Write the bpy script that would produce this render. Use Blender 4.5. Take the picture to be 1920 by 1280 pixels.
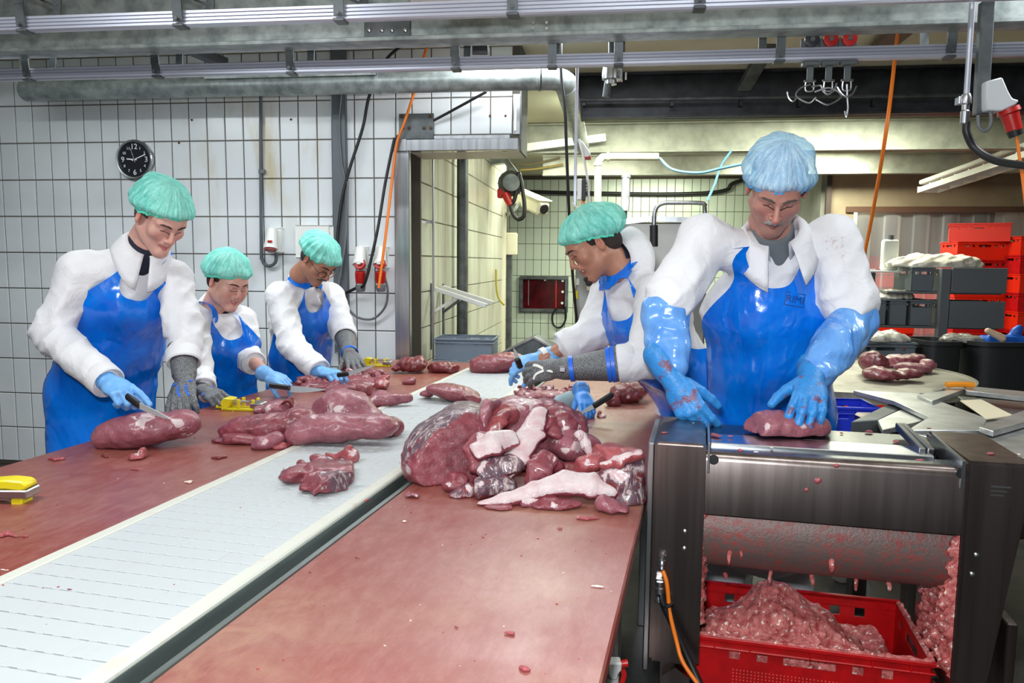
import bpy, bmesh, math, random
import numpy as np
from mathutils import Vector, Matrix, noise as mnoise
from mathutils.bvhtree import BVHTree
random.seed(7)
SC = bpy.context.scene
COL = SC.collection
for o in list(bpy.data.objects): bpy.data.objects.remove(o)
rad = math.radians
# ------------------------------------------------------------------ camera
FPX, CH, PITCH, ROLL = 1430.0, 1.5, rad(5.95), 0.0087
cf = Vector((0, math.cos(PITCH), -math.sin(PITCH)))
_u = Vector((0, math.sin(PITCH), math.cos(PITCH))); _r = Vector((1, 0, 0))
cr = _r*math.cos(ROLL)+_u*math.sin(ROLL); cu = _u*math.cos(ROLL)-_r*math.sin(ROLL)
CAM0 = Vector((0, 0, CH))
cd = bpy.data.cameras.new('camera'); cam = bpy.data.objects.new('camera', cd); COL.objects.link(cam)
cam.matrix_world = Matrix(((cr.x, cu.x, -cf.x, 0), (cr.y, cu.y, -cf.y, 0), (cr.z, cu.z, -cf.z, CH), (0, 0, 0, 1)))
cd.sensor_width = 36; cd.lens = FPX*36/1920; cd.clip_start = .02; cd.clip_end = 100
SC.camera = cam
# ------------------------------------------------------------------ world, exposure, lights
SC.view_settings.view_transform = 'Standard'; SC.view_settings.look = 'None'
SC.view_settings.exposure = 0.0; SC.view_settings.gamma = 1; SC.view_settings.use_curve_mapping = False
w = bpy.data.worlds.new('world'); SC.world = w; w.use_nodes = True
w.node_tree.nodes['Background'].inputs[0].default_value = (.80, .86, .90, 1)
w.node_tree.nodes['Background'].inputs[1].default_value = .13
def area(name, loc, target, sx, sy, power, col):
    l = bpy.data.lights.new(name, 'AREA'); l.shape = 'RECTANGLE'; l.size = sx; l.size_y = sy; l.energy = power; l.color = col
    o = bpy.data.objects.new(name, l); COL.objects.link(o); o.location = loc
    o.rotation_euler = (Vector(target)-Vector(loc)).to_track_quat('-Z', 'Y').to_euler(); return o
COOL = (.92, .97, 1.0); WARM = (.97, 1.0, .80)
area('flash_lamp', (-.06, -.02, 1.66), (-.03, 3, 1.35), .10, .07, 42, COOL)
for i, (x, y, p) in enumerate([(-1.8, 1.3, 44), (.6, 1.0, 16), (-2.6, 3.7, 35), (-.9, 3.95, 20), (.35, 4.5, 36), (2.4, 2.4, 30)]):
    area('ceiling_tube_light', (x, y, 2.78), (x, y, 0), 1.3, .22, p, COOL)
for i, (x, y, p) in enumerate([(.8, 6.6, 60), (2.9, 6.6, 85), (.8, 8.8, 60), (3.4, 8.8, 85), (2.0, 11.0, 62), (4.9, 11.6, 150)]):
    area('ceiling_tube_light', (x, y, 2.74), (x, y+.5, 0), 1.3, .22, p, WARM)
# ------------------------------------------------------------------ frames
def rz(a): return Matrix.Rotation(a, 4, 'Z')
WF = Matrix.Identity(4)
RF = rz(-rad(7.5))           # the room: its back walls run along local x
TF = rz(-rad(13.8))          # the table line and the skinning machine: local y runs along the belt
def ray(x, y): return cf + cr*((x-960)/FPX) + cu*((640-y)/FPX)
def P(x, y, Y):
    d = ray(x, y); return CAM0 + d*(Y/d.y)
def T(x, y, z):
    d = ray(x, y); return CAM0 + d*((z-CH)/d.z)
def FP(F, x, y, yl):         # the point of a frame's plane local y = yl
    d = F.inverted() @ ray(x, y); q = d*(yl/d.y); q.z += CH; return q
def FX(F, x, y, xl):
    d = F.inverted() @ ray(x, y); q = d*(xl/d.x); q.z += CH; return q
def FZ(F, x, y, z): return F.inverted() @ T(x, y, z)
def R(x, y, yl): return FP(RF, x, y, yl)
def mpp(Y): return Y/FPX     # metres per pixel at depth Y
def lin(c):
    r = []
    for v in c[:3]:
        v = v/255.0; r.append(v/12.92 if v <= .04045 else ((v+.055)/1.055)**2.4)
    return (r[0], r[1], r[2], 1)
# ------------------------------------------------------------------ materials
class NT:
    def __init__(s, name):
        s.m = bpy.data.materials.new(name); s.m.use_nodes = True; s.t = s.m.node_tree; s.n = s.t.nodes
        s.b = s.n['Principled BSDF']; s.out = s.n['Material Output']
    def new(s, t, **kw):
        n = s.n.new(t)
        for k, v in kw.items(): setattr(n, k, v)
        return n
    def link(s, a, b): s.t.links.new(a, b)
    def setv(s, k, v): s.b.inputs[k].default_value = v
    def coord(s, kind='Object', scale=(1, 1, 1)):
        if kind == 'Position': o = s.new('ShaderNodeNewGeometry').outputs['Position']
        else: o = s.new('ShaderNodeTexCoord').outputs[kind]
        mp = s.new('ShaderNodeMapping'); mp.inputs['Scale'].default_value = scale; s.link(o, mp.inputs[0]); return mp.outputs[0]
    def noise(s, vec, scale, detail=3, rough=.55, dist=0):
        n = s.new('ShaderNodeTexNoise'); n.inputs['Scale'].default_value = scale; n.inputs['Detail'].default_value = detail
        n.inputs['Roughness'].default_value = rough; n.inputs['Distortion'].default_value = dist
        s.link(vec, n.inputs['Vector']); return n.outputs['Fac']
    def ramp(s, fac, lo, hi, a=(0, 0, 0, 1), b=(1, 1, 1, 1)):
        r = s.new('ShaderNodeValToRGB'); e = r.color_ramp.elements
        e[0].position = lo; e[0].color = a; e[1].position = hi; e[1].color = b; s.link(fac, r.inputs[0]); return r.outputs[0]
    def mix(s, fac, a, b, mode='MIX'):
        n = s.new('ShaderNodeMix', data_type='RGBA', blend_type=mode)
        for i, v in ((0, fac), (6, a), (7, b)):
            if hasattr(v, 'links'): s.link(v, n.inputs[i])
            else: n.inputs[i].default_value = v
        return n.outputs[2]
    def math(s, op, a, b=0.0):
        n = s.new('ShaderNodeMath', operation=op)
        for i, v in ((0, a), (1, b)):
            if hasattr(v, 'links'): s.link(v, n.inputs[i])
            else: n.inputs[i].default_value = v
        return n.outputs[0]
    def bump(s, h, strength=.3, dist=.01, prev=None):
        n = s.new('ShaderNodeBump'); n.inputs['Strength'].default_value = strength; n.inputs['Distance'].default_value = dist
        s.link(h, n.inputs['Height'])
        if prev: s.link(prev, n.inputs['Normal'])
        return n.outputs[0]
MATS = {}
def M(name, col, rough=.5, metal=0, spec=.5, var=None, bump=None, sub=0, coat=0, stretch=(1, 1, 1), trans=0, alpha=None, kind='Object', rnd=0, sheen=0):
    """var=(scale, colour2, lo, hi): noise mix; bump=(scale, strength, distance)"""
    if name in MATS: return MATS[name]
    t = NT(name); c = lin(col); t.setv('Base Color', c); t.setv('Roughness', rough); t.setv('Metallic', metal); t.setv('Specular IOR Level', spec)
    vec = t.coord(kind, stretch)
    cs = None
    if var:
        f = t.noise(vec, var[0], 4, .6); f = t.ramp(f, var[2], var[3]); cs = t.mix(f, c, lin(var[1]))
    if rnd:
        oi = t.new('ShaderNodeObjectInfo'); v = t.math('MULTIPLY_ADD', oi.outputs['Random'], rnd); v.node.inputs[2].default_value = 1-rnd/2
        cb = t.new('ShaderNodeCombineColor')
        for i in range(3): t.link(v, cb.inputs[i])
        cs = t.mix(1.0, cs if cs else c, cb.outputs[0], 'MULTIPLY')
    if cs: t.link(cs, t.b.inputs['Base Color'])
    if bump: t.link(t.bump(t.noise(vec, bump[0], 4, .6), bump[1], bump[2]), t.b.inputs['Normal'])
    if sub: t.setv('Subsurface Weight', sub); t.setv('Subsurface Radius', (.012, .004, .003)); t.setv('Subsurface Scale', 1.0)
    if coat: t.setv('Coat Weight', coat); t.setv('Coat Roughness', .12)
    if trans: t.setv('Transmission Weight', trans)
    if alpha is not None: t.setv('Alpha', alpha)
    if sheen: t.setv('Sheen Weight', sheen)
    MATS[name] = t.m; return t.m
# ------------------------------------------------------------------ objects
WM = {}
def put(o, mat=None, label=None, cat=None, group=None, kind=None):
    if label: o['label'] = label
    if cat: o['category'] = cat
    if group: o['group'] = group
    if kind: o['kind'] = kind
    if mat is not None: o.data.materials.append(mat)
    return o
def thing(name, label, cat, F=WF, loc=(0, 0, 0), group=None, kind=None):
    o = bpy.data.objects.new(name, None); o.empty_display_size = .1; COL.objects.link(o)
    m = F @ Matrix.Translation(Vector(loc)); o.matrix_world = m; WM[o.name] = m.copy()
    return put(o, None, label, cat, group, kind)
def mesh_object(name, verts, faces, mat, parent=None, F=WF, smooth=None, label=None, cat=None, group=None, kind=None, origin=None, attr=None):
    V = np.asarray(verts, float).reshape(-1, 3)
    if parent is None:
        if origin is None: lo = V.min(0); hi = V.max(0); origin = ((lo[0]+hi[0])/2, (lo[1]+hi[1])/2, lo[2])
        mw = F @ Matrix.Translation(Vector(origin)); V = V-np.array(origin)
    else:
        mw = WM[parent.name]; A = np.array(mw.inverted() @ F); V = V@A[:3, :3].T+A[:3, 3]
    me = bpy.data.meshes.new(name); me.from_pydata(V.tolist(), [], [tuple(f) for f in faces] if not isinstance(faces, np.ndarray) else faces.tolist()); me.update()
    if smooth is not None:
        me.polygons.foreach_set('use_smooth', [True]*len(me.polygons))
        if smooth < 180: me.set_sharp_from_angle(angle=rad(smooth))
    if attr is not None:
        a = me.color_attributes.new('Col', 'FLOAT_COLOR', 'POINT'); a.data.foreach_set('color', np.asarray(attr, np.float32).ravel())
    o = bpy.data.objects.new(name, me); COL.objects.link(o)
    if parent is None: o.matrix_world = mw
    else: o.parent = parent
    WM[o.name] = mw.copy()
    return put(o, mat, label, cat, group, kind)
def dup(root, name=None, label=None, F=None, loc=None, mw=None, group=None):
    r = root.copy(); COL.objects.link(r)
    m = mw if mw is not None else F @ Matrix.Translation(Vector(loc)); r.matrix_world = m; WM[r.name] = m.copy()
    if label: r['label'] = label
    if group: r['group'] = group
    for ch in list(root.children):
        c = ch.copy(); COL.objects.link(c); c.parent = r
        for g in list(ch.children):
            d = g.copy(); COL.objects.link(d); d.parent = c
    return r
def catmull(pts, n=6):
    p = [Vector(q) for q in pts]
    if len(p) < 3 or n < 2: return p
    out = []
    for i in range(len(p)-1):
        a = p[i-1] if i else p[0]*2-p[1]; b, c = p[i], p[i+1]; d = p[i+2] if i+2 < len(p) else p[-1]*2-p[-2]
        for k in range(n):
            t = k/n; out.append(.5*((2*b)+(c-a)*t+(2*a-5*b+4*c-d)*t*t+(3*b-a-3*c+d)*t**3))
    return out+[p[-1]]
class MB:
    def __init__(s): s.v = []; s.f = []
    def add(s, v, f):
        n = len(s.v); s.v += [tuple(q) for q in v]; s.f += [tuple(i+n for i in q) for q in f]; return s
    def bm(s, b):
        b.verts.ensure_lookup_table(); b.verts.index_update()
        s.add([v.co.copy() for v in b.verts], [[v.index for v in f.verts] for f in b.faces]); b.free(); return s
    def box(s, lo, hi, bev=0, seg=1, rot=None):
        lo = Vector(lo); hi = Vector(hi); b = bmesh.new(); bmesh.ops.create_cube(b, size=1)
        c = (lo+hi)/2; d = hi-lo
        for v in b.verts: v.co = Vector((v.co.x*d.x, v.co.y*d.y, v.co.z*d.z))
        if bev: bmesh.ops.bevel(b, geom=b.edges[:], offset=min(bev, .45*min(abs(d.x), abs(d.y), abs(d.z))), segments=seg, affect='EDGES', profile=.5)
        m = Matrix.Translation(c)
        if rot is not None: m = m @ rot.to_4x4()
        bmesh.ops.transform(b, matrix=m, verts=b.verts); return s.bm(b)
    def bar(s, a, b_, w, t, up=(0, 0, 1), bev=0):      # rectangular bar from a to b, w across, t along up
        a = Vector(a); b_ = Vector(b_); y = (b_-a); L = y.length; y.normalize(); x = y.cross(Vector(up)); x.normalize(); z = x.cross(y)
        rot = Matrix((x, y, z)).transposed()
        c = (a+b_)/2; h = Vector((w/2, L/2, t/2)); return s.box(c-h, c+h, bev, 1, rot)
    def poly(s, pts, off, bev=0):                      # outline pts (3D, planar) extruded by the vector off
        b = bmesh.new(); vs = [b.verts.new(Vector(p)) for p in pts]; f = b.faces.new(vs)
        r = bmesh.ops.extrude_face_region(b, geom=[f]); vv = [e for e in r['geom'] if isinstance(e, bmesh.types.BMVert)]
        for v in vv: v.co += Vector(off)
        bmesh.ops.recalc_face_normals(b, faces=b.faces[:])
        if bev: bmesh.ops.bevel(b, geom=b.edges[:], offset=bev, segments=1, affect='EDGES')
        return s.bm(b)
    def tube(s, pts, r, n=8, sm=5, cap=True, flat=None):
        pts = catmull(pts, sm); N = len(pts); t0 = (pts[1]-pts[0]).normalized()
        u = t0.orthogonal().normalized(); V = []; Fc = []
        for i, p in enumerate(pts):
            t = (pts[min(i+1, N-1)]-pts[max(i-1, 0)]).normalized(); u = (u-t*u.dot(t)).normalized(); w_ = t.cross(u)
            rr = r[0]+(r[1]-r[0])*i/(N-1) if isinstance(r, (tuple, list)) else r
            for k in range(n):
                a = 2*math.pi*k/n; V.append(p+u*math.cos(a)*rr+w_*math.sin(a)*rr)
        for i in range(N-1):
            for k in range(n): Fc.append((i*n+k, i*n+(k+1) % n, (i+1)*n+(k+1) % n, (i+1)*n+k))
        if cap: Fc.append(tuple(range(n-1, -1, -1))); Fc.append(tuple((N-1)*n+k for k in range(n)))
        return s.add(V, Fc)
    def lathe(s, a, axis, prof, n=20, cap=True):       # prof: (distance along axis, radius)
        a = Vector(a); ax = Vector(axis).normalized(); u = ax.orthogonal().normalized(); w_ = ax.cross(u); V = []; Fc = []
        for d, r in prof:
            for k in range(n):
                t = 2*math.pi*k/n; V.append(a+ax*d+(u*math.cos(t)+w_*math.sin(t))*r)
        for i in range(len(prof)-1):
            for k in range(n): Fc.append((i*n+k, i*n+(k+1) % n, (i+1)*n+(k+1) % n, (i+1)*n+k))
        if cap: Fc.append(tuple(range(n-1, -1, -1))); Fc.append(tuple((len(prof)-1)*n+k for k in range(n)))
        return s.add(V, Fc)
    def cyl(s, a, b, r, n=16, r2=None):
        a = Vector(a); b = Vector(b); return s.lathe(a, b-a, [(0, r), ((b-a).length, r if r2 is None else r2)], n)
    def ball(s, c, r, n=10):
        c = Vector(c); r = Vector(r) if not isinstance(r, (int, float)) else Vector((r, r, r)); V = []; Fc = []; m = n//2
        for i in range(m+1):
            ph = math.pi*i/m
            for k in range(n):
                t = 2*math.pi*k/n; V.append((c.x+r.x*math.sin(ph)*math.cos(t), c.y+r.y*math.sin(ph)*math.sin(t), c.z+r.z*math.cos(ph)))
        for i in range(m):
            for k in range(n): Fc.append((i*n+k, (i+1)*n+k, (i+1)*n+(k+1) % n, i*n+(k+1) % n))
        return s.add(V, Fc)
    def build(s, name, mat, parent=None, F=WF, smooth=35, **kw):
        return mesh_object(name, s.v, s.f, mat, parent, F, smooth, **kw)
def text_mesh(txt, size, M4, depth=.001):
    c = bpy.data.curves.new('lettering', 'FONT'); c.body = txt; c.size = size; c.align_x = 'CENTER'; c.align_y = 'CENTER'; c.extrude = depth; c.resolution_u = 3
    o = bpy.data.objects.new('lettering', c); COL.objects.link(o); dg = bpy.context.evaluated_depsgraph_get()
    me = bpy.data.meshes.new_from_object(o.evaluated_get(dg)); v = [M4 @ x.co for x in me.vertices]; f = [tuple(p.vertices) for p in me.polygons]
    bpy.data.objects.remove(o); bpy.data.meshes.remove(me); return v, f
# ------------------------------------------------------------------ implicit solids (bodies, clothes, gloves, meat)
def A3(v): return np.array(v, float)
def wob(p, k, seed, n=5):
    rs = np.random.RandomState(seed); o = np.zeros(p.shape[:-1])
    for i in range(n):
        d = rs.normal(size=3); d /= np.linalg.norm(d); o += np.sin((p@(d*k*(.7+.6*rs.rand())))+rs.rand()*6.28)
    return o/n
class S:
    def __init__(s, h, k=.02): s.h = h; s.k = k; s.pr = []; s.disp = None
    def _a(s, lo, hi, fn, k, op): s.pr.append((A3(lo), A3(hi), fn, s.k if k is None else k, op)); return s
    def rc(s, a, b, ra, rb=None, k=None, op='+'):
        a = A3(a); b = A3(b); rb = ra if rb is None else rb; ba = b-a; L = max(ba@ba, 1e-9); m = max(ra, rb)
        def fn(p):
            t = np.clip(((p-a)@ba)/L, 0, 1); q = p-a-t[..., None]*ba; return np.sqrt((q*q).sum(-1))-(ra+(rb-ra)*t)
        return s._a(np.minimum(a, b)-m, np.maximum(a, b)+m, fn, k, op)
    def chain(s, pts, k=None, op='+'):                 # pts: (point, radius)
        for (a, ra), (b, rb) in zip(pts, pts[1:]): s.rc(a, b, ra, rb, k, op)
        return s
    def el(s, c, r, rot=None, k=None, op='+'):
        c = A3(c); r = A3(r); Rm = np.eye(3) if rot is None else np.array(rot, float)[:3, :3]; m = r.max()
        def fn(p):
            q = (p-c)@Rm; k0 = np.sqrt(((q/r)**2).sum(-1)); k1 = np.sqrt(((q/(r*r))**2).sum(-1)); return k0*(k0-1)/np.maximum(k1, 1e-9)
        return s._a(c-m, c+m, fn, k, op)
    def fc(s, a, b, wa, wb, xd, k=None, op='+'):       # flattened capsule, wa=(half width, half depth); xd = width direction
        a = A3(a); b = A3(b); n = b-a; L = np.linalg.norm(n); n /= L; x = A3(xd); x = x-n*(x@n); x /= np.linalg.norm(x); y = np.cross(n, x)
        wa = A3(wa); wb = A3(wb); m = max(wa.max(), wb.max())
        def fn(p):
            q = p-a; z = q@n; t = np.clip(z/L, 0, 1); e = z-t*L; W = wa+(wb-wa)*t[..., None]; mn = W.min(-1)
            return (np.sqrt(((q@x)/W[..., 0])**2+((q@y)/W[..., 1])**2+(e/mn)**2)-1)*mn
        return s._a(np.minimum(a, b)-m, np.maximum(a, b)+m, fn, k, op)
    def box(s, c, hf, rot=None, rd=.005, k=None, op='+'):
        c = A3(c); hf = A3(hf); Rm = np.eye(3) if rot is None else np.array(rot, float)[:3, :3]; m = np.linalg.norm(hf)
        def fn(p):
            q = np.abs((p-c)@Rm)-(hf-rd); return np.sqrt((np.maximum(q, 0)**2).sum(-1))+np.minimum(q.max(-1), 0)-rd
        return s._a(c-m, c+m, fn, k, op)
    def plane(s, pt, n):                               # cut away everything on the side n points to
        pt = A3(pt); n = A3(n); n /= np.linalg.norm(n); s.pr.append((None, None, lambda p: (p-pt)@n, 0, 'x')); return s
    def field(s):
        adds = [q for q in s.pr if q[4] == '+']; pad = s.h*3+.012
        lo = np.min([q[0] for q in adds], 0)-pad; hi = np.max([q[1] for q in adds], 0)+pad; h = s.h
        n = np.ceil((hi-lo)/h).astype(int)+1
        ax = [lo[i]+h*np.arange(n[i]) for i in range(3)]
        D = np.full(n, 1.0)
        for q in s.pr:
            if q[0] is None: sl = [slice(0, n[i]) for i in range(3)]
            else:
                mg = q[3]+h*3+.01; i0 = np.clip(np.floor((q[0]-mg-lo)/h).astype(int), 0, n); i1 = np.clip(np.ceil((q[1]+mg-lo)/h).astype(int)+1, 0, n); sl = [slice(i0[i], i1[i]) for i in range(3)]
            if any(z.stop <= z.start for z in sl): continue
            p = np.stack(np.meshgrid(*[ax[i][sl[i]] for i in range(3)], indexing='ij'), -1); d = q[2](p); sl = tuple(sl); e = D[sl]; k = q[3]
            if q[4] == '+':
                if k > 0:
                    hh = np.maximum(k-np.abs(e-d), 0)/k; D[sl] = np.minimum(e, d)-hh*hh*k*.25
                else: D[sl] = np.minimum(e, d)
            elif q[4] == '-':
                d = -d
                if k > 0: hh = np.maximum(k-np.abs(e-d), 0)/k; D[sl] = np.maximum(e, d)+hh*hh*k*.25
                else: D[sl] = np.maximum(e, d)   # 'x' and 'c' cuts
            else: D[sl] = np.maximum(e, d)   # 'x' and 'c' cuts
        if s.disp is not None:
            near = np.abs(D) < .05; idx = np.argwhere(near); p = lo+idx*h; D[near] += s.disp(p)
            for q in s.pr:
                if q[4] == 'x': D[near] = np.maximum(D[near], q[2](p))
        return D, lo
    def mesh(s):
        D, lo = s.field(); h = s.h; I = D < 0
        c = np.zeros(np.array(D.shape)-1, int)
        for i in (0, 1):
            for j in (0, 1):
                for k in (0, 1): c += I[i:D.shape[0]-1+i, j:D.shape[1]-1+j, k:D.shape[2]-1+k]
        act = np.argwhere((c > 0) & (c < 8)); idx = np.full(c.shape, -1); idx[tuple(act.T)] = np.arange(len(act))
        acc = np.zeros((len(act), 3)); cnt = np.zeros(len(act))
        cs = [(i, j, k) for i in (0, 1) for j in (0, 1) for k in (0, 1)]
        for a in cs:
            for b in cs:
                if sum(b)-sum(a) == 1 and all(b[i] >= a[i] for i in range(3)):
                    da = D[tuple((act+a).T)]; db = D[tuple((act+b).T)]; x = (da < 0) != (db < 0); t = np.where(x, da/np.where(x, da-db, 1), 0)
                    pt = A3(a)+t[:, None]*(A3(b)-A3(a)); acc[x] += pt[x]; cnt[x] += 1
        V = lo+h*(act+acc/cnt[:, None]); Fs = []
        for axn in range(3):
            o1, o2 = [(1, 2), (2, 0), (0, 1)][axn]; sh = [slice(None)]*3; sa = list(sh); sb = list(sh); sa[axn] = slice(0, -1); sb[axn] = slice(1, None)
            e = np.argwhere(I[tuple(sa)] != I[tuple(sb)]); ok = (e[:, o1] > 0) & (e[:, o2] > 0) & (e[:, o1] < D.shape[o1]-1) & (e[:, o2] < D.shape[o2]-1); e = e[ok]
            u1 = np.zeros(3, int); u1[o1] = 1; u2 = np.zeros(3, int); u2[o2] = 1
            q = np.stack([idx[tuple((e-u1-u2).T)], idx[tuple((e-u2).T)], idx[tuple(e.T)], idx[tuple((e-u1).T)]], 1)
            flip = ~I[tuple(e.T)]; q[flip] = q[flip][:, ::-1]; Fs.append(q)
        return V, np.concatenate(Fs)
def relax(V, Fq, it=1, lam=.5):
    for _ in range(it):
        acc = np.zeros_like(V); n = np.zeros(len(V))
        for a, b in ((0, 1), (1, 2), (2, 3), (3, 0)):
            np.add.at(acc, Fq[:, a], V[Fq[:, b]]); np.add.at(acc, Fq[:, b], V[Fq[:, a]]); np.add.at(n, Fq[:, a], 1); np.add.at(n, Fq[:, b], 1)
        V = V+(acc/np.maximum(n, 1)[:, None]-V)*lam
    return V
def vnorm(V, Fq):
    fn = np.cross(V[Fq[:, 2]]-V[Fq[:, 0]], V[Fq[:, 3]]-V[Fq[:, 1]]); N = np.zeros_like(V)
    for i in range(4): np.add.at(N, Fq[:, i], fn)
    return N/np.maximum(np.linalg.norm(N, axis=1), 1e-12)[:, None]
# ------------------------------------------------------------------ the room
m_tile = M('glazed_tile', (224, 229, 232), .22, var=(1.3, (206, 211, 214), .4, .75), kind='Position', rnd=.07)
def stain_tile():
    t = NT('glazed_tile_stained'); g = t.new('ShaderNodeNewGeometry').outputs['Position']
    oi = t.new('ShaderNodeObjectInfo'); v = t.math('MULTIPLY_ADD', oi.outputs['Random'], .06); v.node.inputs[2].default_value = .95
    cb = t.new('ShaderNodeCombineColor')
    for i in range(3): t.link(v, cb.inputs[i])
    base = t.mix(1.0, lin((224, 229, 232)), cb.outputs[0], 'MULTIPLY')
    mp = t.new('ShaderNodeMapping'); mp.inputs['Scale'].default_value = (2.6, 2.6, .8); t.link(g, mp.inputs[0])
    n = t.noise(mp.outputs[0], 1.6, 5, .6)
    m = t.ramp(n, .53, .72)
    wz = t.new('ShaderNodeSeparateXYZ'); t.link(g, wz.inputs[0])
    dx = t.ramp(t.math('ABSOLUTE', t.math('ADD', wz.outputs[0], 1.72)), .0, .75, (1, 1, 1, 1), (0, 0, 0, 1))
    dz = t.ramp(t.math('ABSOLUTE', t.math('SUBTRACT', wz.outputs[2], 2.2)), .15, .62, (1, 1, 1, 1), (0, 0, 0, 1))
    f = t.math('MULTIPLY', t.math('MULTIPLY', m, dx), dz)
    t.link(t.mix(f, base, lin((196, 180, 138))), t.b.inputs['Base Color']); t.setv('Roughness', .2); MATS['st'] = t.m; return t.m
m_tile_st = stain_tile()
m_tile_warm = M('glazed_tile_beige', (200, 200, 184), .25, var=(3.5, (158, 154, 134), .45, .8), stretch=(1, 1, .25), kind='Position', rnd=.07)
m_tile_far = M('glazed_tile_far', (196, 208, 192), .3, rnd=.08)
m_grout = M('dark_grout', (82, 76, 66), .9)
m_plaster = M('grey_plaster', (150, 150, 142), .9, var=(2, (120, 120, 112), .4, .7))
m_ceil = M('cream_ceiling_panel', (228, 222, 196), .6, var=(1.2, (214, 208, 180), .4, .7))
m_floor = M('dark_quarry_floor', (62, 60, 56), .45, var=(6, (38, 37, 35), .4, .65), bump=(120, .25, .003))
m_galv = M('galvanised_steel', (166, 174, 172), .40, .3, var=(14, (104, 114, 113), .34, .72), bump=(40, .06, .002))
m_galvp = M('pale_galvanised_beam', (176, 178, 164), .5, .15, var=(6, (142, 146, 134), .35, .7))
m_galvd = M('dull_galvanised_steel', (112, 118, 120), .5, .6, var=(6, (74, 78, 80), .35, .65))
m_steel = M('brushed_stainless', (196, 198, 202), .30, 1.0, var=(30, (172, 175, 180), .4, .6), stretch=(1, 1, .05))
m_alu = M('anodised_aluminium', (186, 189, 202), .33, .4)
m_dark = M('painted_dark_beam', (58, 62, 68), .5, .2, var=(8, (38, 41, 46), .35, .65))
m_black = M('black_rubber', (22, 23, 25), .45)
m_orange = M('orange_cable', (232, 120, 28), .4)
m_greyc = M('grey_cable', (104, 108, 112), .45)
m_white = M('white_plastic', (228, 230, 226), .35)
m_red = M('red_plastic', (176, 26, 22), .35)
m_redc = M('red_crate_plastic', (186, 8, 14), .38, var=(20, (160, 6, 12), .4, .65))
m_redo = M('orange_red_crate_plastic', (216, 36, 10), .4, rnd=.3)
m_cream = M('cream_pvc', (214, 210, 188), .4)
def tilewall(name, F, fn, us, vs, parent, mat, keep=None, gap=.006, proud=.006, stuff_name=None):
    """tiles as single parts sharing one mesh per size; fn(u, v, d) gives the frame point at depth d in front of the wall"""
    cache = {}; rest = MB(); n = 0
    for j in range(len(vs)-1):
        for i in range(len(us)-1):
            u0, u1, v0, v1 = us[i]+gap/2, us[i+1]-gap/2, vs[j]+gap/2, vs[j+1]-gap/2
            b = .0035; hw, hh = (u1-u0)/2, (v1-v0)/2
            def geo(uc, vc):
                q = [(-hw, -hh, 0), (hw, -hh, 0), (hw, hh, 0), (-hw, hh, 0), (-hw+b, -hh+b, proud), (hw-b, -hh+b, proud), (hw-b, hh-b, proud), (-hw+b, hh-b, proud)]
                return [fn(uc+x, vc+y, d) for x, y, d in q]
            fc = [(4, 5, 6, 7), (0, 1, 5, 4), (1, 2, 6, 5), (2, 3, 7, 6), (3, 0, 4, 7)]
            uc, vc = (u0+u1)/2, (v0+v1)/2
            if keep is not None and not keep(uc, vc): rest.add(geo(uc, vc), fc); continue
            k = (round(hw, 4), round(hh, 4)); n += 1; mm = mat(uc, vc) if callable(mat) else mat
            A = WM[parent.name].inverted() @ F; c = A @ Vector(fn(uc, vc, 0)); k = k+(mm.name,)
            if k not in cache:
                me = bpy.data.meshes.new('tile'); me.from_pydata([(A @ Vector(p))-c for p in geo(uc, vc)], [], fc); me.update(); me.materials.append(mm); cache[k] = me
            o = bpy.data.objects.new('tile', cache[k]); COL.objects.link(o); o.parent = parent; o.location = c
    if rest.v: rest.build('distant_tiles', mat if not callable(mat) else mat(0, 0), parent, F, None, kind='stuff')
    return n
def struct(name, mb, mat, F=RF, smooth=35, label=None):
    return mb.build(name, mat, None, F, smooth, kind='structure')
WY = 4.95
xj = R(743, 450, WY).x; zl = R(860, 284, WY).z; xe = R(974, 230, WY).x; zlt = R(860, 262, WY).z; xc = R(770, 450, WY).x
CEIL = 2.86
struct('floor', MB().box((-6, -2.5, -.1), (7, 13, 0)), m_floor)
# left tiled wall with its opening
wl = struct('wall_left', MB().box((-5.2, WY, 0), (xj, WY+.25, CEIL)), m_grout)
us = [-4.287+.129*k for k in range(-2, 22)]+[xj+.002]; vs = [0.02]+[1.789+.2527*k for k in range(-6, 5)]+[CEIL]
tilewall('tile', RF, lambda u, v, d: (u, WY-d, v), us, vs, wl, lambda u, v: m_tile_st if (-3.0 < u < -1.9 and v > 1.5) else m_tile)
wn = struct('wall_lintel', MB().box((xj, WY, zlt+.01), (xe, WY+.34, CEIL)), m_grout)
us2 = [xj+.002]+[-4.287+.129*k for k in range(23, 28) if -4.287+.129*k < xe-.05]; us2.append(xe-.045)
tilewall('tile', RF, lambda u, v, d: (u, WY-d, v), us2, [zlt+.03, 1.789+.2527*3, CEIL], wn, m_tile)
mb = MB().box((xe-.04, WY-.012, zlt+.03), (xe+.004, WY+.002, CEIL-.3)); mb.build('corner_strip', m_steel, wn, RF)
MB().box((xe-.032, WY-.02, zlt+.05), (xe-.018, WY-.012, CEIL-.34)).build('white_strip', m_white, wn, RF)
MB().box((xe, WY+.002, zl-.1+.1), (xe+.012, WY+.34, CEIL)).build('side_panel', m_galvd, wn, RF)
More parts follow.
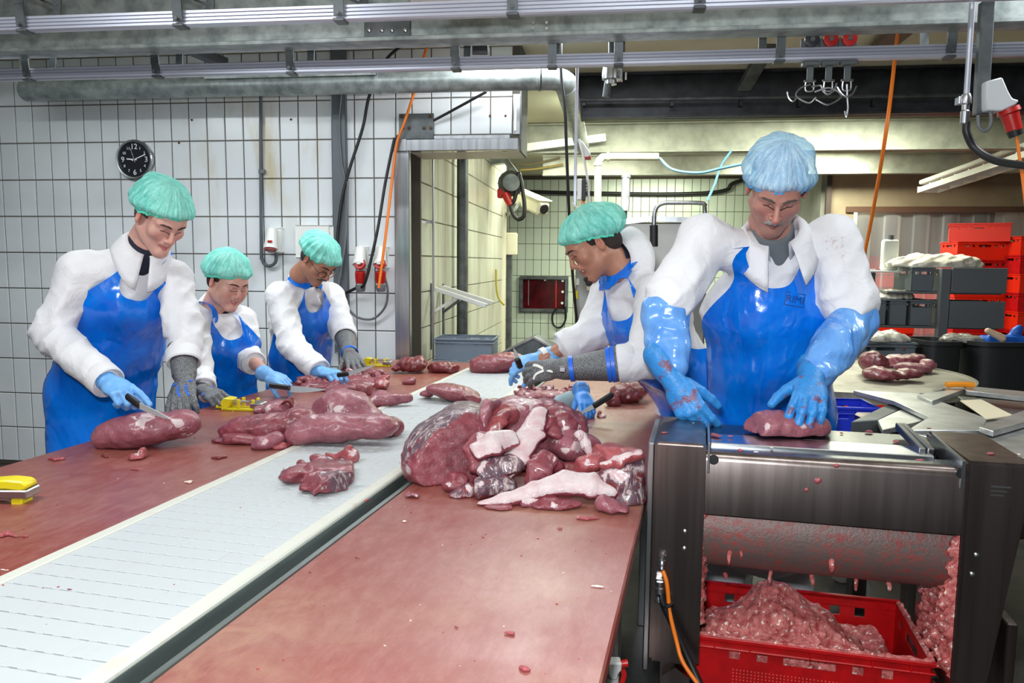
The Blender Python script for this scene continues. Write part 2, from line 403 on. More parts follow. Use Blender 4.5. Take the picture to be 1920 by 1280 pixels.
# stainless jamb and lintel of the opening
d1 = MB(); d1.box((xj-.004, WY-.03, 0), (xc, WY+.02, zlt-.008), .004)
dj = struct('trim_1', d1, m_steel)
d1 = MB(); d1.box((xj, WY-.05, zl), (xe, WY-.004, zlt), .004); d1.box((xj-.002, WY-.03, zl), (R(766, 270, WY).x, WY-.052, zlt+.002), .002)
d1.box((xj+.1, WY-.02, zlt), (xe-.06, WY-.007, zlt+.025))
struct('trim_2', d1, m_steel)
MB().box((xc, WY+.02, zl-.003), (xe, WY+.34, zl)).build('soffit', m_cream, wn, RF)
# wall of the passage behind the opening
FY = 12.2
wp = struct('wall_passage', MB().box((xc-.25, WY+.26, 0), (xc, 9.7, CEIL)), m_grout)
tilewall('tile', RF, lambda u, v, d: (xc+d, u, v), [WY+.27+.25*k for k in range(0, 18)], [.02]+[1.789+.2527*k for k in range(-6, 5)], wp, m_tile_warm)
# far wall
wf = struct('wall_far', MB().box((-2.2, FY, 0), (5.55, FY+.2, CEIL)), m_grout)
x0 = R(925, 500, FY).x
usf = [x0+.129*k for k in range(-6, 44)]; vsf = [.02]+[1.789+.2527*k for k in range(-6, 5)]
def keepf(u, v):
    q = (u, v); xr = R(1160, 420, FY).x; return (x0 < u < xr and .75 < v < 2.62) or (u >= xr and 1.9 < v < 2.62 and u < R(1400, 400, FY).x)
print('far tiles', tilewall('tile', RF, lambda u, v, d: (u, FY-d, v), usf, vsf, wf, m_tile_far, keepf))
# right-hand part of the back wall: a doorway closed by a strip curtain, with a cladding panel over it
DY = 10.0
xd0 = R(1552, 400, DY).x; xd1 = R(1601, 400, DY).x; zd = R(1700, 395, DY).z
wb = struct('wall_back', MB().box((xd0, DY, 0), (xd1, DY+.12, CEIL)).box((xd1, DY, zd), (6.6, DY+.12, CEIL)), M('taupe_cladding', (150, 136, 112), .6, var=(2, (128, 114, 92), .4, .7)))
MB().box((xd0-.04, DY-.06, 0), (xd0+.02, DY, CEIL)).build('corner_post', M('brown_post', (60, 48, 42), .6), wb, RF)
MB().box((xd1-.1, DY-.03, zd-.02), (6.6, DY-.002, zd+.05)).build('curtain_rail', M('rusty_rail', (92, 66, 52), .6), wb, RF)
struct('wall_side', MB().box((xd0-.06, DY+.12, 0), (xd0+.06, 12.9, CEIL)), m_plaster)
struct('wall_right', MB().box((6.6, -2.4, 0), (6.8, 12.4, CEIL)), m_plaster)
struct('ceiling', MB().box((-6, -2.4, CEIL), (7, 12.4, CEIL+.1)), m_ceil)
struct('wall_storeroom', MB().box((xd0-.2, 12.9, 0), (6.6, 13.0, CEIL)), M('storeroom_cream_panel', (240, 222, 200), .6))
# ------------------------------------------------------------------ rails, beams, ducts overhead
def zfix(px, py, z): return FZ(RF, px, py, z)
ZR = 2.30
yB = zfix(960, 117, ZR).y; yA = zfix(960, 15, ZR).y
def rail(name, yl, zc, label):
    t = thing(name, label, 'rail', RF, (0, yl, zc-.025))
    pr = []; h = .024; d = .014
    zs = [(-h, d), (-h, -d*.4), (-.019, -d), (-.0125, -d), (-.011, -d+.006), (-.009, -d+.006), (-.0075, -d), (-.001, -d), (.0005, -d+.006), (.0025, -d+.006), (.004, -d), (.011, -d), (.0125, -d+.006), (.0145, -d+.006), (.016, -d), (h, -d), (h, d)]
    MB().poly([(-4.2, yl+b, zc+a) for a, b in zs], (8.4, 0, 0)).build('rail_profile', m_alu, t, RF, 25)
    return t
rB = rail('aluminium_rail', yB, ZR, 'lower aluminium overhead rail carrying the meat hooks')
rA = rail('aluminium_rail', yA, ZR, 'upper aluminium overhead rail nearest the top edge of the photo')
def clamps(root, yl, spots, zc, reach):
    for px, ytop, tilt in spots:
        x = R(px, 100, yl).x; w = .017
        zt = R(px, ytop, yl).z if reach is None else reach
        b = MB(); b.bar((x+tilt*.0, yl-.022, zc-.012), (x, yl-.03, zc+.06), .034, .006, (0, -1, 0)); b.bar((x, yl-.03, zc+.06), (x, yl-.026, zt), .036, .006, (0, -1, 0), .001)
        b.box((x-w, yl-.03, zt-.006), (x+w, yl+.09, zt)); b.bar((x+tilt, yl+.085, zt), (x+tilt, yl+.07, zc+.02), .03, .006, (0, -1, 0)); b.bar((x, yl+.085, zt-.01), (x+tilt, yl+.085, zt-.03), .02, .006)
        b.box((x-w*1.1, yl-.03, zc-.03), (x+w*1.1, yl+.02, zc-.02), .002); b.lathe((x, yl-.034, zc-.006), (0, -1, 0), [(0, .007), (.006, .007)], 6)
        b.build('rail_clamp', m_galvd, root, RF)
clamps(rB, yB, [(55, 82, .05), (297, 72, .05), (548, 66, .05), (856, 63, .03), (1036, 57, .01), (1160, 55, .01), (1461, 40, -.05), (1778, 28, -.06)], ZR, None)
clamps(rA, yA, [(52, -20, .06), (343, -22, .06), (641, -24, .05), (962, -28, .01), (1308, -40, -.02)], ZR, None)
# galvanised channel beam between the rails
yc = yB-.16
zt, zb = R(960, 26, yc).z, R(960, 70, yc).z
cb = thing('channel_beam', 'long galvanised channel beam running between the two overhead rails', 'beam', RF, (0, yc, zb))
MB().box((-4.4, yc, zb), (4.4, yc+.012, zt+.04), .002).box((-4.4, yc-.07+.07, zb), (4.4, yc+.1, zb+.01), .002).box((-4.4, yc-.05, zb-.012), (4.4, yc+.004, zb+.004), .002).build('web', m_galv, cb, RF)
xs0, xs1 = R(684, 55, yc).x, R(770, 55, yc).x
MB().box((xs0, yc-.008, zb+.008), (xs1, yc-.001, zt), .001).build('splice_plate', m_galvd, cb, RF)
for px in (692, 716, 735, 760): MB().lathe(R(px, 57, yc-.008), (0, -1, 0), [(0, .009), (.006, .008), (.009, .003)], 8).build('bolt', m_steel, cb, RF)
for px, py in ((1000, 43), (1025, 43), (1000, 54), (1025, 54)): MB().lathe(R(px, py, yc), (0, -1, 0), [(0, .007), (.005, .006)], 8).build('bolt', m_steel, cb, RF)
# the beam behind the upper rail, and a white fixture on it
y2 = yA+.55; z2 = R(300, 34, y2).z
bm2 = MB().box((-4.6, y2, z2), (R(870, 5, y2).x, y2+.02, CEIL-.02)).box((-4.6, y2-.05, z2), (R(870, 5, y2).x, y2+.05, z2+.012)).build('deep_beam', m_galv, None, RF, label='deep grey galvanised beam at the top left behind the upper rail', cat='beam')
q0, q1 = R(768, 3, yA+.25), R(955, 1, yA+.25)
lt = thing('light_fitting', 'white tube light fitting cut by the top edge above the upper rail', 'lamp', RF, (q0.x, yA+.25, q0.z))
MB().box((q0.x, yA+.2, q0.z), (q1.x, yA+.32, q0.z+.06), .006).build('housing', m_white, lt, RF)
# diagonal braces under the ceiling on the left
for (a, b_, nm, lb) in (((150, 8), (420, 118), 'roof_brace', 'dark diagonal roof brace left of the white tile wall top'), ((900, 92), (905, 50), 'roof_brace', 'brown roof brace above the corner of the lintel')):
    pa, pb = R(a[0], a[1], 3.5), R(b_[0], b_[1], 4.4)
    MB().bar(pa, pb, .07, .05, bev=.003).build(nm, m_dark, None, RF, label=lb, cat='beam')
# round duct along the tile wall with an elbow and a run to the back
yd = 4.62; zd0 = R(600, 157, yd).z; rd = .066
dc = thing('ventilation_duct', 'round galvanised duct along the white tile wall, turning back at an elbow', 'duct', RF, (R(500, 150, yd).x, yd, zd0-rd))
xa, xb = R(45, 172, yd).x, R(1015, 150, yd).x
def pipe_prof(L): return [(0, rd), (L, rd)]
MB().lathe((xa, yd, zd0), (1, 0, 0), [(0, rd*.93), (.01, rd), (xb-xa, rd)], 28).build('straight_pipe', m_galv, dc, RF)
xm = R(711, 155, yd).x
MB().lathe((xm-.01, yd, zd0), (1, 0, 0), [(0, rd), (.002, rd+.005), (.018, rd+.005), (.02, rd)], 28, False).build('joint_collar', m_galv, dc, RF)
x1 = R(395, 150, yd).x; b = MB().box((x1, yd-rd-.012, zd0+.026), (xm, yd-rd+.012, zd0+.052), .002)
b.build('seam_strip', m_galv, dc, RF)
for k in range(9): MB().ball((x1+.02+(xm-x1-.04)*k/8, yd-rd-.013, zd0+.04), .005, 6).build('rivet', m_steel, dc, RF)
el = [(xb, yd, zd0), (xb+.07, yd+.012, zd0), (xb+.12, yd+.06, zd0), (xb+.132, yd+.14, zd0)]
MB().tube(el, rd, 24, 6).build('elbow', m_galv, dc, RF)
MB().lathe((xb+.132, yd+.13, zd0), (0, 1, 0), [(0, rd), (.003, rd+.006), (.02, rd+.006), (.022, rd), (2.5, rd)], 24).build('receding_pipe', m_galv, dc, RF)
MB().lathe((xb-.02, yd, zd0), (1, 0, 0), [(0, rd), (.002, rd+.005), (.015, rd+.005), (.017, rd)], 28, False).build('joint_collar', m_galv, dc, RF)
# transverse beams towards the back
def ibeam(yl, ztop, zbot, xl, xr, mat, label, fw=.14, name='steel_beam'):
    b = MB().box((xl, yl-.008, zbot), (xr, yl+.008, ztop)).box((xl, yl-fw/2, zbot), (xr, yl+fw/2, zbot+.016), .002).box((xl, yl-fw/2, ztop-.016), (xr, yl+fw/2, ztop), .002)
    t = thing(name, label, 'beam', RF, ((xl+xr)/2, yl, zbot)); b.build('beam_section', mat, t, RF); return t
db = ibeam(5.75, CEIL-.005, R(1450, 216, 5.68).z, R(1062, 200, 5.75).x, 5.9, m_dark, 'dark painted steel beam above the two nearest workers on the right')
p0, p1 = R(1085, 187, 5.6), R(1800, 178, 5.6)
MB().tube([p0, p1], .012, 8, 1).build('conduit', m_galvd, db, RF)
for px in (1095, 1260, 1390, 1500, 1640): MB().box(R(px, 190, 5.62)-Vector((.012, 0, .03)), R(px, 190, 5.62)+Vector((.012, .06, .02))).build('conduit_clip', m_black, db, RF)
b1 = ibeam(7.7, R(1400, 228, 7.7).z, R(1400, 283, 7.63).z, R(990, 250, 7.7).x, 6.4, m_galvp, 'pale galvanised beam spanning the hall behind the dark beam')
b2 = ibeam(9.65, R(1400, 289, 9.65).z, R(1400, 327, 9.6).z, -.9, 6.4, m_galvp, 'farthest galvanised beam running just above the back tile wall')
# sloping ceiling strut at the right of the valve
pa, pb = R(1455, 60, 5.0), R(1395, 165, 5.55)
MB().bar(pa, pb, .09, .05, bev=.003).build('ceiling_strut', m_galvd, None, RF, label='slanting galvanised strut between channel beam and dark beam', cat='beam')
pa, pb = R(1690, 58, 4.6), R(1640, 100, 5.2)
MB().bar(pa, pb, .13, .03, bev=.003).build('ceiling_strut', M('brown_panel', (104, 84, 72), .6), None, RF, label='brown ceiling board behind the orange hanging cable', cat='beam')
# ceiling light fittings over the hall (housing and lit tube cover)
m_emit = NT('lit_tube'); m_emit.setv('Base Color', (1, 1, 1, 1)); m_emit.setv('Emission Color', (1, .95, .75, 1)); m_emit.setv('Emission Strength', 2.2); m_emit = m_emit.m
for k, (x, yl) in enumerate([(.5, 6.55), (2.2, 6.6), (3.9, 6.65), (1.3, 8.75), (3.0, 8.75), (4.7, 8.75)]):
    t = thing('tube_lamp', ['left', 'middle', 'right', 'left', 'middle', 'right'][k % 3]+' ceiling tube lamp '+('between dark beam and pale beam' if k < 3 else 'between the two pale galvanised beams'), 'lamp', RF, (x, yl, CEIL-.07), 'ceiling tube lamps')
    MB().box((x-.7, yl-.08, CEIL-.045), (x+.7, yl+.08, CEIL-.002), .006).build('housing', m_white, t, RF)
    for dy in (-.04, .04): MB().cyl((x-.66, yl+dy, CEIL-.062), (x+.66, yl+dy, CEIL-.062), .015, 8).build('tube', m_emit, t, RF)
# fluorescent fitting hanging at the right
pa, pb = P(1740, 352, 9.0), P(1965, 276, 6.9)
fx = thing('hanging_tube_fitting', 'white hanging fluorescent fitting with grille at the upper right', 'lamp', WF, (pa+pb)/2)
d = (pb-pa).normalized(); sd = d.cross(Vector((0, 0, 1))).normalized()
b = MB(); b.bar(pa+Vector((0, 0, .06)), pb+Vector((0, 0, .06)), .22, .05, bev=.01); b.build('housing', m_white, fx)
for s_ in (-1, 1): MB().bar(pa+sd*.115*s_+Vector((0, 0, -.03)), pb+sd*.115*s_+Vector((0, 0, -.03)), .012, .06).build('side_rail', m_white, fx)
for k in range(9):
    c = pa.lerp(pb, k/8); MB().bar(c-sd*.115+Vector((0, 0, -.02)), c+sd*.115+Vector((0, 0, -.02)), .02, .07).build('cross_bar', m_white, fx)
for s_ in (-.05, .05): MB().cyl(pa+sd*s_, pb+sd*s_, .014, 8).build('tube', M('unlit_tube', (236, 236, 226), .2), fx)
# valve between rail and dark beam
yv = 4.2
vv = thing('pipe_valve', 'metal ball valve hanging just above the lower rail in the middle', 'valve', RF, R(1145, 185, yv))
MB().tube([Vector((R(1146, 60, yv).x, yv, CEIL)), R(1146, 130, yv)], .017, 12, 1).build('threaded_pipe', m_galvd, vv, RF)
MB().lathe(R(1146, 122, yv), (0, 0, -1), [(0, .025), (.01, .045), (.05, .05), (.075, .048), (.08, .032), (.1, .032), (.102, .02)], 12).build('valve_body', m_steel, vv, RF)
MB().box(R(1158, 130, yv), R(1166, 148, yv)+Vector((0, .05, 0)), .004).box(R(1172, 135, yv), R(1175, 148, yv)+Vector((0, .02, 0))).build('lever', m_steel, vv, RF)
MB().tube([R(1140, 155, yv), R(1136, 182, yv)], .02, 10, 1).build('outlet_pipe', m_galvd, vv, RF)
# hook trolleys on the lower rail
def trolley(px, wheelmat, label, hook, hz):
    x = R(px, 120, yB).x; t = thing('hook_trolley', label, 'meat hook', RF, (x, yB, R(px, 200, yB).z), 'hook trolleys')
    wx = R(px, 78, yB).x; zw = ZR+.024+.026
    w = MB().lathe((wx, yB-.03, zw), (0, 1, 0), [(0, .018), (.002, .027), (.02, .027), (.024, .022)], 20); w.build('wheel', wheelmat, t, RF)
    MB().lathe((wx, yB-.034, zw), (0, 1, 0), [(0, .009), (.01, .011)], 12).build('bearing', m_steel, t, RF)
    MB().box((wx-.035, yB+.002, zw-.03), (wx+.035, yB+.014, zw+.012), .004).build('side_plate', m_galvd, t, RF)
    z0 = ZR-.026
    MB().box((x-.032, yB-.02, z0-.018), (x+.032, yB+.02, z0-.001), .003).box((x-.012, yB-.006, z0-.075), (x+.012, yB+.006, z0-.016), .002).build('hanger', m_galvd, t, RF)
    z1 = z0-.075
    MB().tube([(x-.014, yB, z1+.005), (x-.015, yB, z1-.03), (x, yB, z1-.036), (x+.015, yB, z1-.03), (x+.014, yB, z1+.005)], .0028, 6, 4).cyl((x-.022, yB, z1+.003), (x+.022, yB, z1+.003), .0045, 8).build('shackle', m_steel, t, RF)
    MB().tube([R(p, q, yB) if len((p, q)) == 2 else None for p, q in hook], .0035, 6, 6).build('hook', m_steel, t, RF)
    if hz:
        MB().tube([R(p, q, yB-.02) for p, q in hz], .0035, 6, 6).build('hook', m_steel, t, RF)
trolley(1520, M('black_wheel', (46, 50, 54), .4), 'leftmost hook trolley on the lower rail, with a dark wheel', [(1520, 158), (1500, 166), (1493, 180), (1516, 193), (1530, 183)], [(1476, 172), (1479, 184), (1487, 190), (1495, 182)])
trolley(1555, m_red, 'middle hook trolley on the lower rail, with a red wheel and wide hooks', [(1522, 163), (1538, 160), (1543, 170), (1552, 177), (1563, 170), (1569, 156)], [(1530, 187), (1553, 196), (1578, 180), (1556, 165), (1528, 172)])
trolley(1590, M('bright_red_wheel', (196, 32, 30), .4), 'rightmost hook trolley on the lower rail, red wheel and long vertical hook', [(1588, 158), (1589, 185), (1590, 205), (1587, 219), (1584, 208)], [(1570, 163), (1578, 175), (1588, 181), (1599, 175), (1606, 161)])
# cables
def cable(name, label, pts, r, mat, cat='cable', F=RF, n=8, sm=8): return MB().tube(pts, r, n, sm).build(name, mat, None, F, 60, label=label, cat=cat)
cable('orange_cable', 'orange cable hanging down in front of the dark beam behind the nearest man', [zfix(1686, 40, CEIL), zfix(1684, 56, 2.72), R(1663, 235, 3.9), R(1636, 400, 4.3), R(1612, 520, 4.6)], .009, m_orange)
# drop with air pipe, strut and red plug at the right edge
yh = 2.62
rod = thing('air_line', 'thin metal air pipe with coupling and black hose at the upper right', 'pipe', RF, R(1815, 235, yh))
MB().tube([R(1823, 6, yh), R(1812, 180, yh)], .0085, 10, 1).build('metal_pipe', m_alu, rod, RF)
MB().lathe(R(1812, 176, yh), (0, 0, -1), [(0, .012), (.012, .016), (.03, .016), (.034, .011), (.05, .011), (.054, .014), (.09, .013), (.094, .009)], 12).build('coupling', m_steel, rod, RF)
MB().box(R(1800, 182, yh), R(1806, 192, yh)+Vector((0, .03, 0)), .003).build('lever', m_steel, rod, RF)
MB().tube([R(1812, 228, yh), R(1813, 250, yh), R(1830, 280, yh), R(1870, 302, yh-.05), R(1935, 312, yh-.15)], .012, 10, 8).build('hose', m_black, rod, RF, 60)
st = thing('socket_post', 'grey channel post carrying a white industrial socket at the upper right', 'post', RF, R(1840, 215, yh+.1))
MB().bar(R(1850, 4, yh+.1), R(1838, 216, yh+.1), .04, .03, (0, -1, 0), .003).build('channel', m_galvd, st, RF)
sk = thing('industrial_socket', 'white socket box with red plug hanging from the channel post', 'socket', RF, R(1865, 210, yh+.04))
yq = yh+.05
MB().poly([R(1850, 152, yq), R(1880, 144, yq), R(1891, 170, yq), R(1899, 184, yq), R(1912, 188, yq), R(1905, 196, yq), R(1878, 208, yq), R(1850, 206, yq)], (0, .06, 0), .004).build('box', M('light_grey_plastic', (206, 210, 214), .4), sk, RF)
MB().lathe(R(1890, 203, yq+.03), R(1903, 246, yq+.03)-R(1890, 203, yq+.03), [(0, .032), (.015, .034), (.02, .027), (.075, .023)], 14).build('red_plug', m_red, sk, RF)
MB().lathe(R(1901, 243, yq+.03), R(1906, 256, yq+.03)-R(1901, 243, yq+.03), [(0, .023), (.022, .021)], 12).build('plug_cap', m_black, sk, RF)
MB().tube([R(1857, 206, yq+.02), R(1858, 232, yq+.02), R(1848, 245, yq+.02), R(1836, 238, yq+.02), R(1834, 216, yq+.02)], .006, 8, 6).build('grey_lead', m_greyc, sk, RF, 60)
MB().tube([R(1906, 256, yq+.03), R(1911, 290, yq+.03), R(1918, 340, yq+.02), R(1925, 400, yq)], .005, 8, 5).build('orange_lead', m_orange, sk, RF, 60)
# drop strip with control box over the bent man
yr = 4.4
dp = thing('control_drop', 'white metal drop strip with a small control box above the bent man', 'post', RF, R(1080, 388, yr))
MB().box(R(1075, 385, yr), R(1085, 120, yr)+Vector((0, .02, 0)), .002).build('strip', m_alu, dp, RF)
MB().box(R(1082, 374, yr-.03), R(1091, 335, yr-.03)+Vector((0, .06, 0)), .002).build('box_cover', m_white, dp, RF)
MB().box(R(1091, 375, yr-.03), R(1098, 335, yr-.03)+Vector((0, .07, 0)), .002).build('box_body', m_dark, dp, RF)
for k in range(5): MB().box(R(1098, 345+k*6, yr-.01), R(1100, 342+k*6, yr-.01)+Vector((0, .02, 0))).build('terminal', m_black, dp, RF)
MB().tube([R(1086, 260, yr), R(1095, 300, yr), R(1102, 340, yr), R(1105, 392, yr)], .007, 8, 6).tube([R(1094, 380, yr), R(1090, 388, yr), R(1080, 388, yr), R(1073, 380, yr)], .004, 6, 5).build('white_lead', m_white, dp, RF, 60)
MB().box(R(1090, 386, yr), R(1096, 376, yr)+Vector((0, .03, 0)), .003).build('orange_plug', m_orange, dp, RF)
MB().poly([R(1083, 262, yr), R(1092, 264, yr), R(1108, 288, yr), R(1106, 293, yr), R(1095, 297, yr), R(1088, 280, yr)], (0, .05, 0), .004).build('socket', m_white, dp, RF)
MB().box(R(1095, 298, yr), R(1108, 293, yr)+Vector((0, .05, 0)), .002).build('socket_lid', m_red, dp, RF)
cable('black_cable', 'thin black cable falling past the duct elbow beside the drop strip', [Vector((R(1050, 135, 4.45).x, 4.45, CEIL)), R(1052, 135, 4.45), R(1059, 200, 4.45), R(1063, 300, 4.5), R(1068, 420, 4.6), R(1074, 520, 4.7), R(1082, 610, 4.8)], .009, m_black)
# ------------------------------------------------------------------ cutting table with the belt
ZT = .86
def board_mat():
    t = NT('red_cutting_board'); v = t.coord('Object'); vs = t.coord('Object', (1, .35, 1))
    a = t.ramp(t.noise(v, 2.2, 6, .62, .6), .36, .66); b = t.ramp(t.noise(vs, 46, 4, .75), .42, .70); c = t.ramp(t.noise(v, 5.5, 5, .7, 1.2), .55, .74)
    col = t.mix(a, lin((132, 56, 46)), lin((138, 80, 72))); col = t.mix(t.math('MULTIPLY', b, .35), col, lin((170, 124, 116)))
    col = t.mix(t.math('MULTIPLY', c, .35), col, lin((120, 62, 52)))
    st = t.math('MULTIPLY', t.ramp(t.noise(v, 1.1, 4, .6, .4), .52, .66), t.ramp(t.noise(v, 9, 5, .7, 1.5), .35, .65)); col = t.mix(t.math('MULTIPLY', st, .5), col, lin((176, 140, 112)))
    t.link(col, t.b.inputs['Base Color']); r = t.ramp(t.noise(v, 7, 4, .6), .3, .8, (.28, .28, .28, 1), (.46, .46, .46, 1)); t.link(r, t.b.inputs['Roughness'])
    t.setv('Specular IOR Level', .9)
    t.link(t.bump(t.noise(vs, 90, 4, .7), .12, .002), t.b.inputs['Normal']); return t.m
m_board = board_mat()
SE = 4.62; S0 = -.15
def belt_mat():
    t = NT('white_belt_plastic'); v = t.coord('Object', (1, .5, 1)); n = t.ramp(t.noise(v, 26, 4, .7), .55, .8)
    t.link(t.mix(t.math('MULTIPLY', n, .3), lin((188, 193, 195)), lin((176, 167, 162))), t.b.inputs['Base Color']); t.setv('Roughness', .45); return t.m
m_belt = belt_mat(); m_guide = M('worn_white_guide', (204, 204, 194), .45, var=(14, (192, 170, 154), .55, .8))
tb = thing('cutting_table', 'long red topped cutting table with a white belt conveyor down its middle', 'table', TF, (-1.1, 2.2, 0))
TL0, TL1, TR0, TR1 = -2.072, -1.352, -.792, -.127
MB().box((TL0, S0, ZT-.035), (TL1, SE, ZT), .004).build('cutting_board', m_board, tb, TF)
MB().box((TR0, S0, ZT-.035), (TR1, SE, ZT), .004).build('cutting_board', m_board, tb, TF)
BE = 4.36
MB().box((TL1, BE, ZT-.036), (TR0, SE, ZT-.001), .003).build('end_board', m_board, tb, TF)
# belt modules: rows of two plates with stepped joints and hinge slots
g0, g1 = TL1+.004, TL1+.036; h0, h1 = -.896, -.858
MB().box((g0, S0, ZT-.03), (g1, BE, ZT+.004), .003).build('guide_strip', m_guide, tb, TF)
MB().box((h0, S0, ZT-.05), (h1, BE, ZT+.005), .004).build('guide_strip', m_guide, tb, TF)
bw0, bw1 = g1+.001, h0-.001; pitch = .0508; rnd = random.Random(3); mods = {}
n = int((BE-S0)/pitch)
blt = MB()
for k in range(n):
    s0 = S0+k*pitch; s1 = s0+pitch
    cut = bw0+(bw1-bw0)*((.28, .62, .80, .45)[k % 4])
    m = MB()
    for a, b in ((bw0, cut), (cut, bw1)):
        key = (round(b-a, 3), )
        # plate with castellated front edge: hinge slots across the joint
        pl = MB().box((a+.0006, s0+.003, ZT-.018), (b-.0006, s1-.0012, ZT+.001), .0008)
        w = .0185; kk = int((b-a)/w)
        for q in range(kk):
            if q % 2 == 0: pl.box((a+q*w+.001, s0-.0006, ZT-.016), (a+(q+1)*w-.001, s0+.004, ZT+.001))
        A = WM[tb.name].inverted() @ TF; c = Vector((a, s0, ZT-.018))
        if (k % 4, a == bw0) not in mods:
            o = pl.build('belt_plate', m_belt, tb, TF, None); mods[(k % 4, a == bw0)] = (o.data, s0)
        else:
            me, sref = mods[(k % 4, a == bw0)]
            o = bpy.data.objects.new('belt_plate', me); COL.objects.link(o); o.parent = tb; o.location = (0, s0-sref, 0)
MB().box((bw0-.002, S0, ZT-.04), (bw1+.002, BE, ZT-.02)).build('belt_bed', M('belt_bed_grey', (90, 88, 84), .8), tb, TF)  # bed under the belt plates, one even grey
m_gut = M('gutter_steel', (150, 160, 158), .35, .8, var=(5, (104, 112, 110), .4, .7), stretch=(1, .2, 1))
gt = MB().box((h1, S0, ZT-.07), (TR0-.001, SE-.3, ZT-.055)); gt.box((TR0-.006, S0, ZT-.06), (TR0-.001, BE, ZT+.001)); gt.box((h1+.0005, S0, ZT-.06), (h1+.003, BE, ZT-.004))
gt.box((h1+.024, S0, ZT-.055), (TR0-.006, BE, ZT-.02), .002)
gt.build('gutter', m_gut, tb, TF)
MB().box((TL0+.03, S0+.02, ZT-.11), (TL0+.08, SE-.05, ZT-.036)).box((TR1-.08, S0+.02, ZT-.11), (TR1-.03, SE-.05, ZT-.036)).box((TL1-.03, S0+.02, ZT-.11), (TL1, SE-.05, ZT-.036)).build('under_frame', m_steel, tb, TF)
for s_ in (.4, 1.75, 3.1, 4.4):
    for t_ in (TL0+.055, TR1-.055): MB().box((t_-.025, s_-.025, 0), (t_+.025, s_+.025, ZT-.1), .003).build('leg', m_steel, tb, TF)
# ------------------------------------------------------------------ skinning machine in front of the nearest man
MF = 1.948; ZM = 1.02
m_mach = M('machine_stainless', (150, 138, 134), .30, 1.0, var=(24, (126, 114, 110), .38, .62), stretch=(1, 1, .04), bump=(40, .02, .001))
m_machtop = M('machine_top_stainless', (176, 178, 180), .32, 1.0, var=(10, (170, 172, 176), .4, .65))
m_deck = M('deck_stainless', (128, 132, 134), .26, 1.0, var=(10, (106, 110, 112), .4, .65))
m_bolt = M('bolt_steel', (190, 190, 192), .3, 1.0)
def m(px, py, s=MF): return FP(TF, px, py, s)
zl0 = m(1270, 830).z; print('mach top', zl0)
xa, xb2 = m(1226, 900).x, m(1322, 900).x; xq0, xq1 = xb2, m(1812, 900).x; xr1 = xq1+.145
zb0 = .455; DEP = .50
mc = thing('skinning_machine', 'stainless steel meat skinning machine at the front right, its drum clogged with mince', 'machine', TF, ((xa+xr1)/2, MF+.25, 0))
def col(x0, x1, y0, y1, z0, z1, bev=.006): return MB().box((x0, y0, z0), (x1, y1, z1), bev, 2)
yT = FZ(TF, 1275, 781, zl0).y
print('top depth', MF, yT)
DEP = yT-MF
# columns as tapered prisms
def column(name, x0, x1, x0b, x1b):
    b = bmesh.new(); q = []
    for (u0, u1, z) in ((x0b, x1b, zb0), (x0, x1, zl0)):
        q.append([b.verts.new(p) for p in ((u0, MF, z), (u1, MF, z), (u1, MF+DEP, z), (u0, MF+DEP, z))])
    b.faces.new(q[0][::-1]); b.faces.new(q[1])
    for i in range(4): b.faces.new((q[0][i], q[0][(i+1) % 4], q[1][(i+1) % 4], q[1][i]))
    bmesh.ops.bevel(b, geom=b.edges[:], offset=.007, segments=2, affect='EDGES'); return MB().bm(b).build(name, m_mach, mc, TF, 30)
c1 = column('left_column', xa, xb2, xa, xb2)
c2 = column('right_column', xq1, xr1, xq1, xr1-.075)
MB().box((xa-.017, MF+.006, zb0-.03), (xa-.001, MF+DEP-.01, zl0-.006), .003).build('side_flange', m_machtop, mc, TF)
MB().box((xr1-.03, MF+.02, zb0-.1), (xr1-.006, MF+DEP, zb0+.2), .003).build('side_flange', m_mach, mc, TF)
zp0, zp1 = m(1550, 983).z, zl0-.022
# front panel with rolled lip
prof = [(MF+.03, zp0), (MF+.004, zp0), (MF+.004, zp1-.02), (MF+.008, zp1-.007), (MF+.018, zp1), (MF+.04, zp1+.001), (MF+.04, zp0+.02)]
MB().poly([(xq0+.001, y, z) for y, z in prof], (xq1-xq0-.002, 0, 0)).build('front_panel', m_mach, mc, TF, 40)
yr0 = FZ(TF, 1540, 828, zp1).y; yr1 = FZ(TF, 1540, 845, zp1).y
MB().box((xq0+.001, MF+.04, zp1-.03), (xq1-.001, yr1+.004, zp1-.004)).build('front_deck', m_deck, mc, TF)
MB().box((xq0+.012, yr1-.0, zp1-.02), (xq1-.04, yr0, zp1+.004), .002).build('blade_holder', M('bright_stainless', (224, 228, 232), .22, 1.0, var=(40, (196, 200, 205), .4, .6), stretch=(.1, 1, 1)), mc, TF)
MB().box((xq0+.001, yr0+.002, zp1-.03), (xq1-.001, MF+DEP+.02, zp1+.003), .004).build('feed_deck', m_deck, mc, TF)
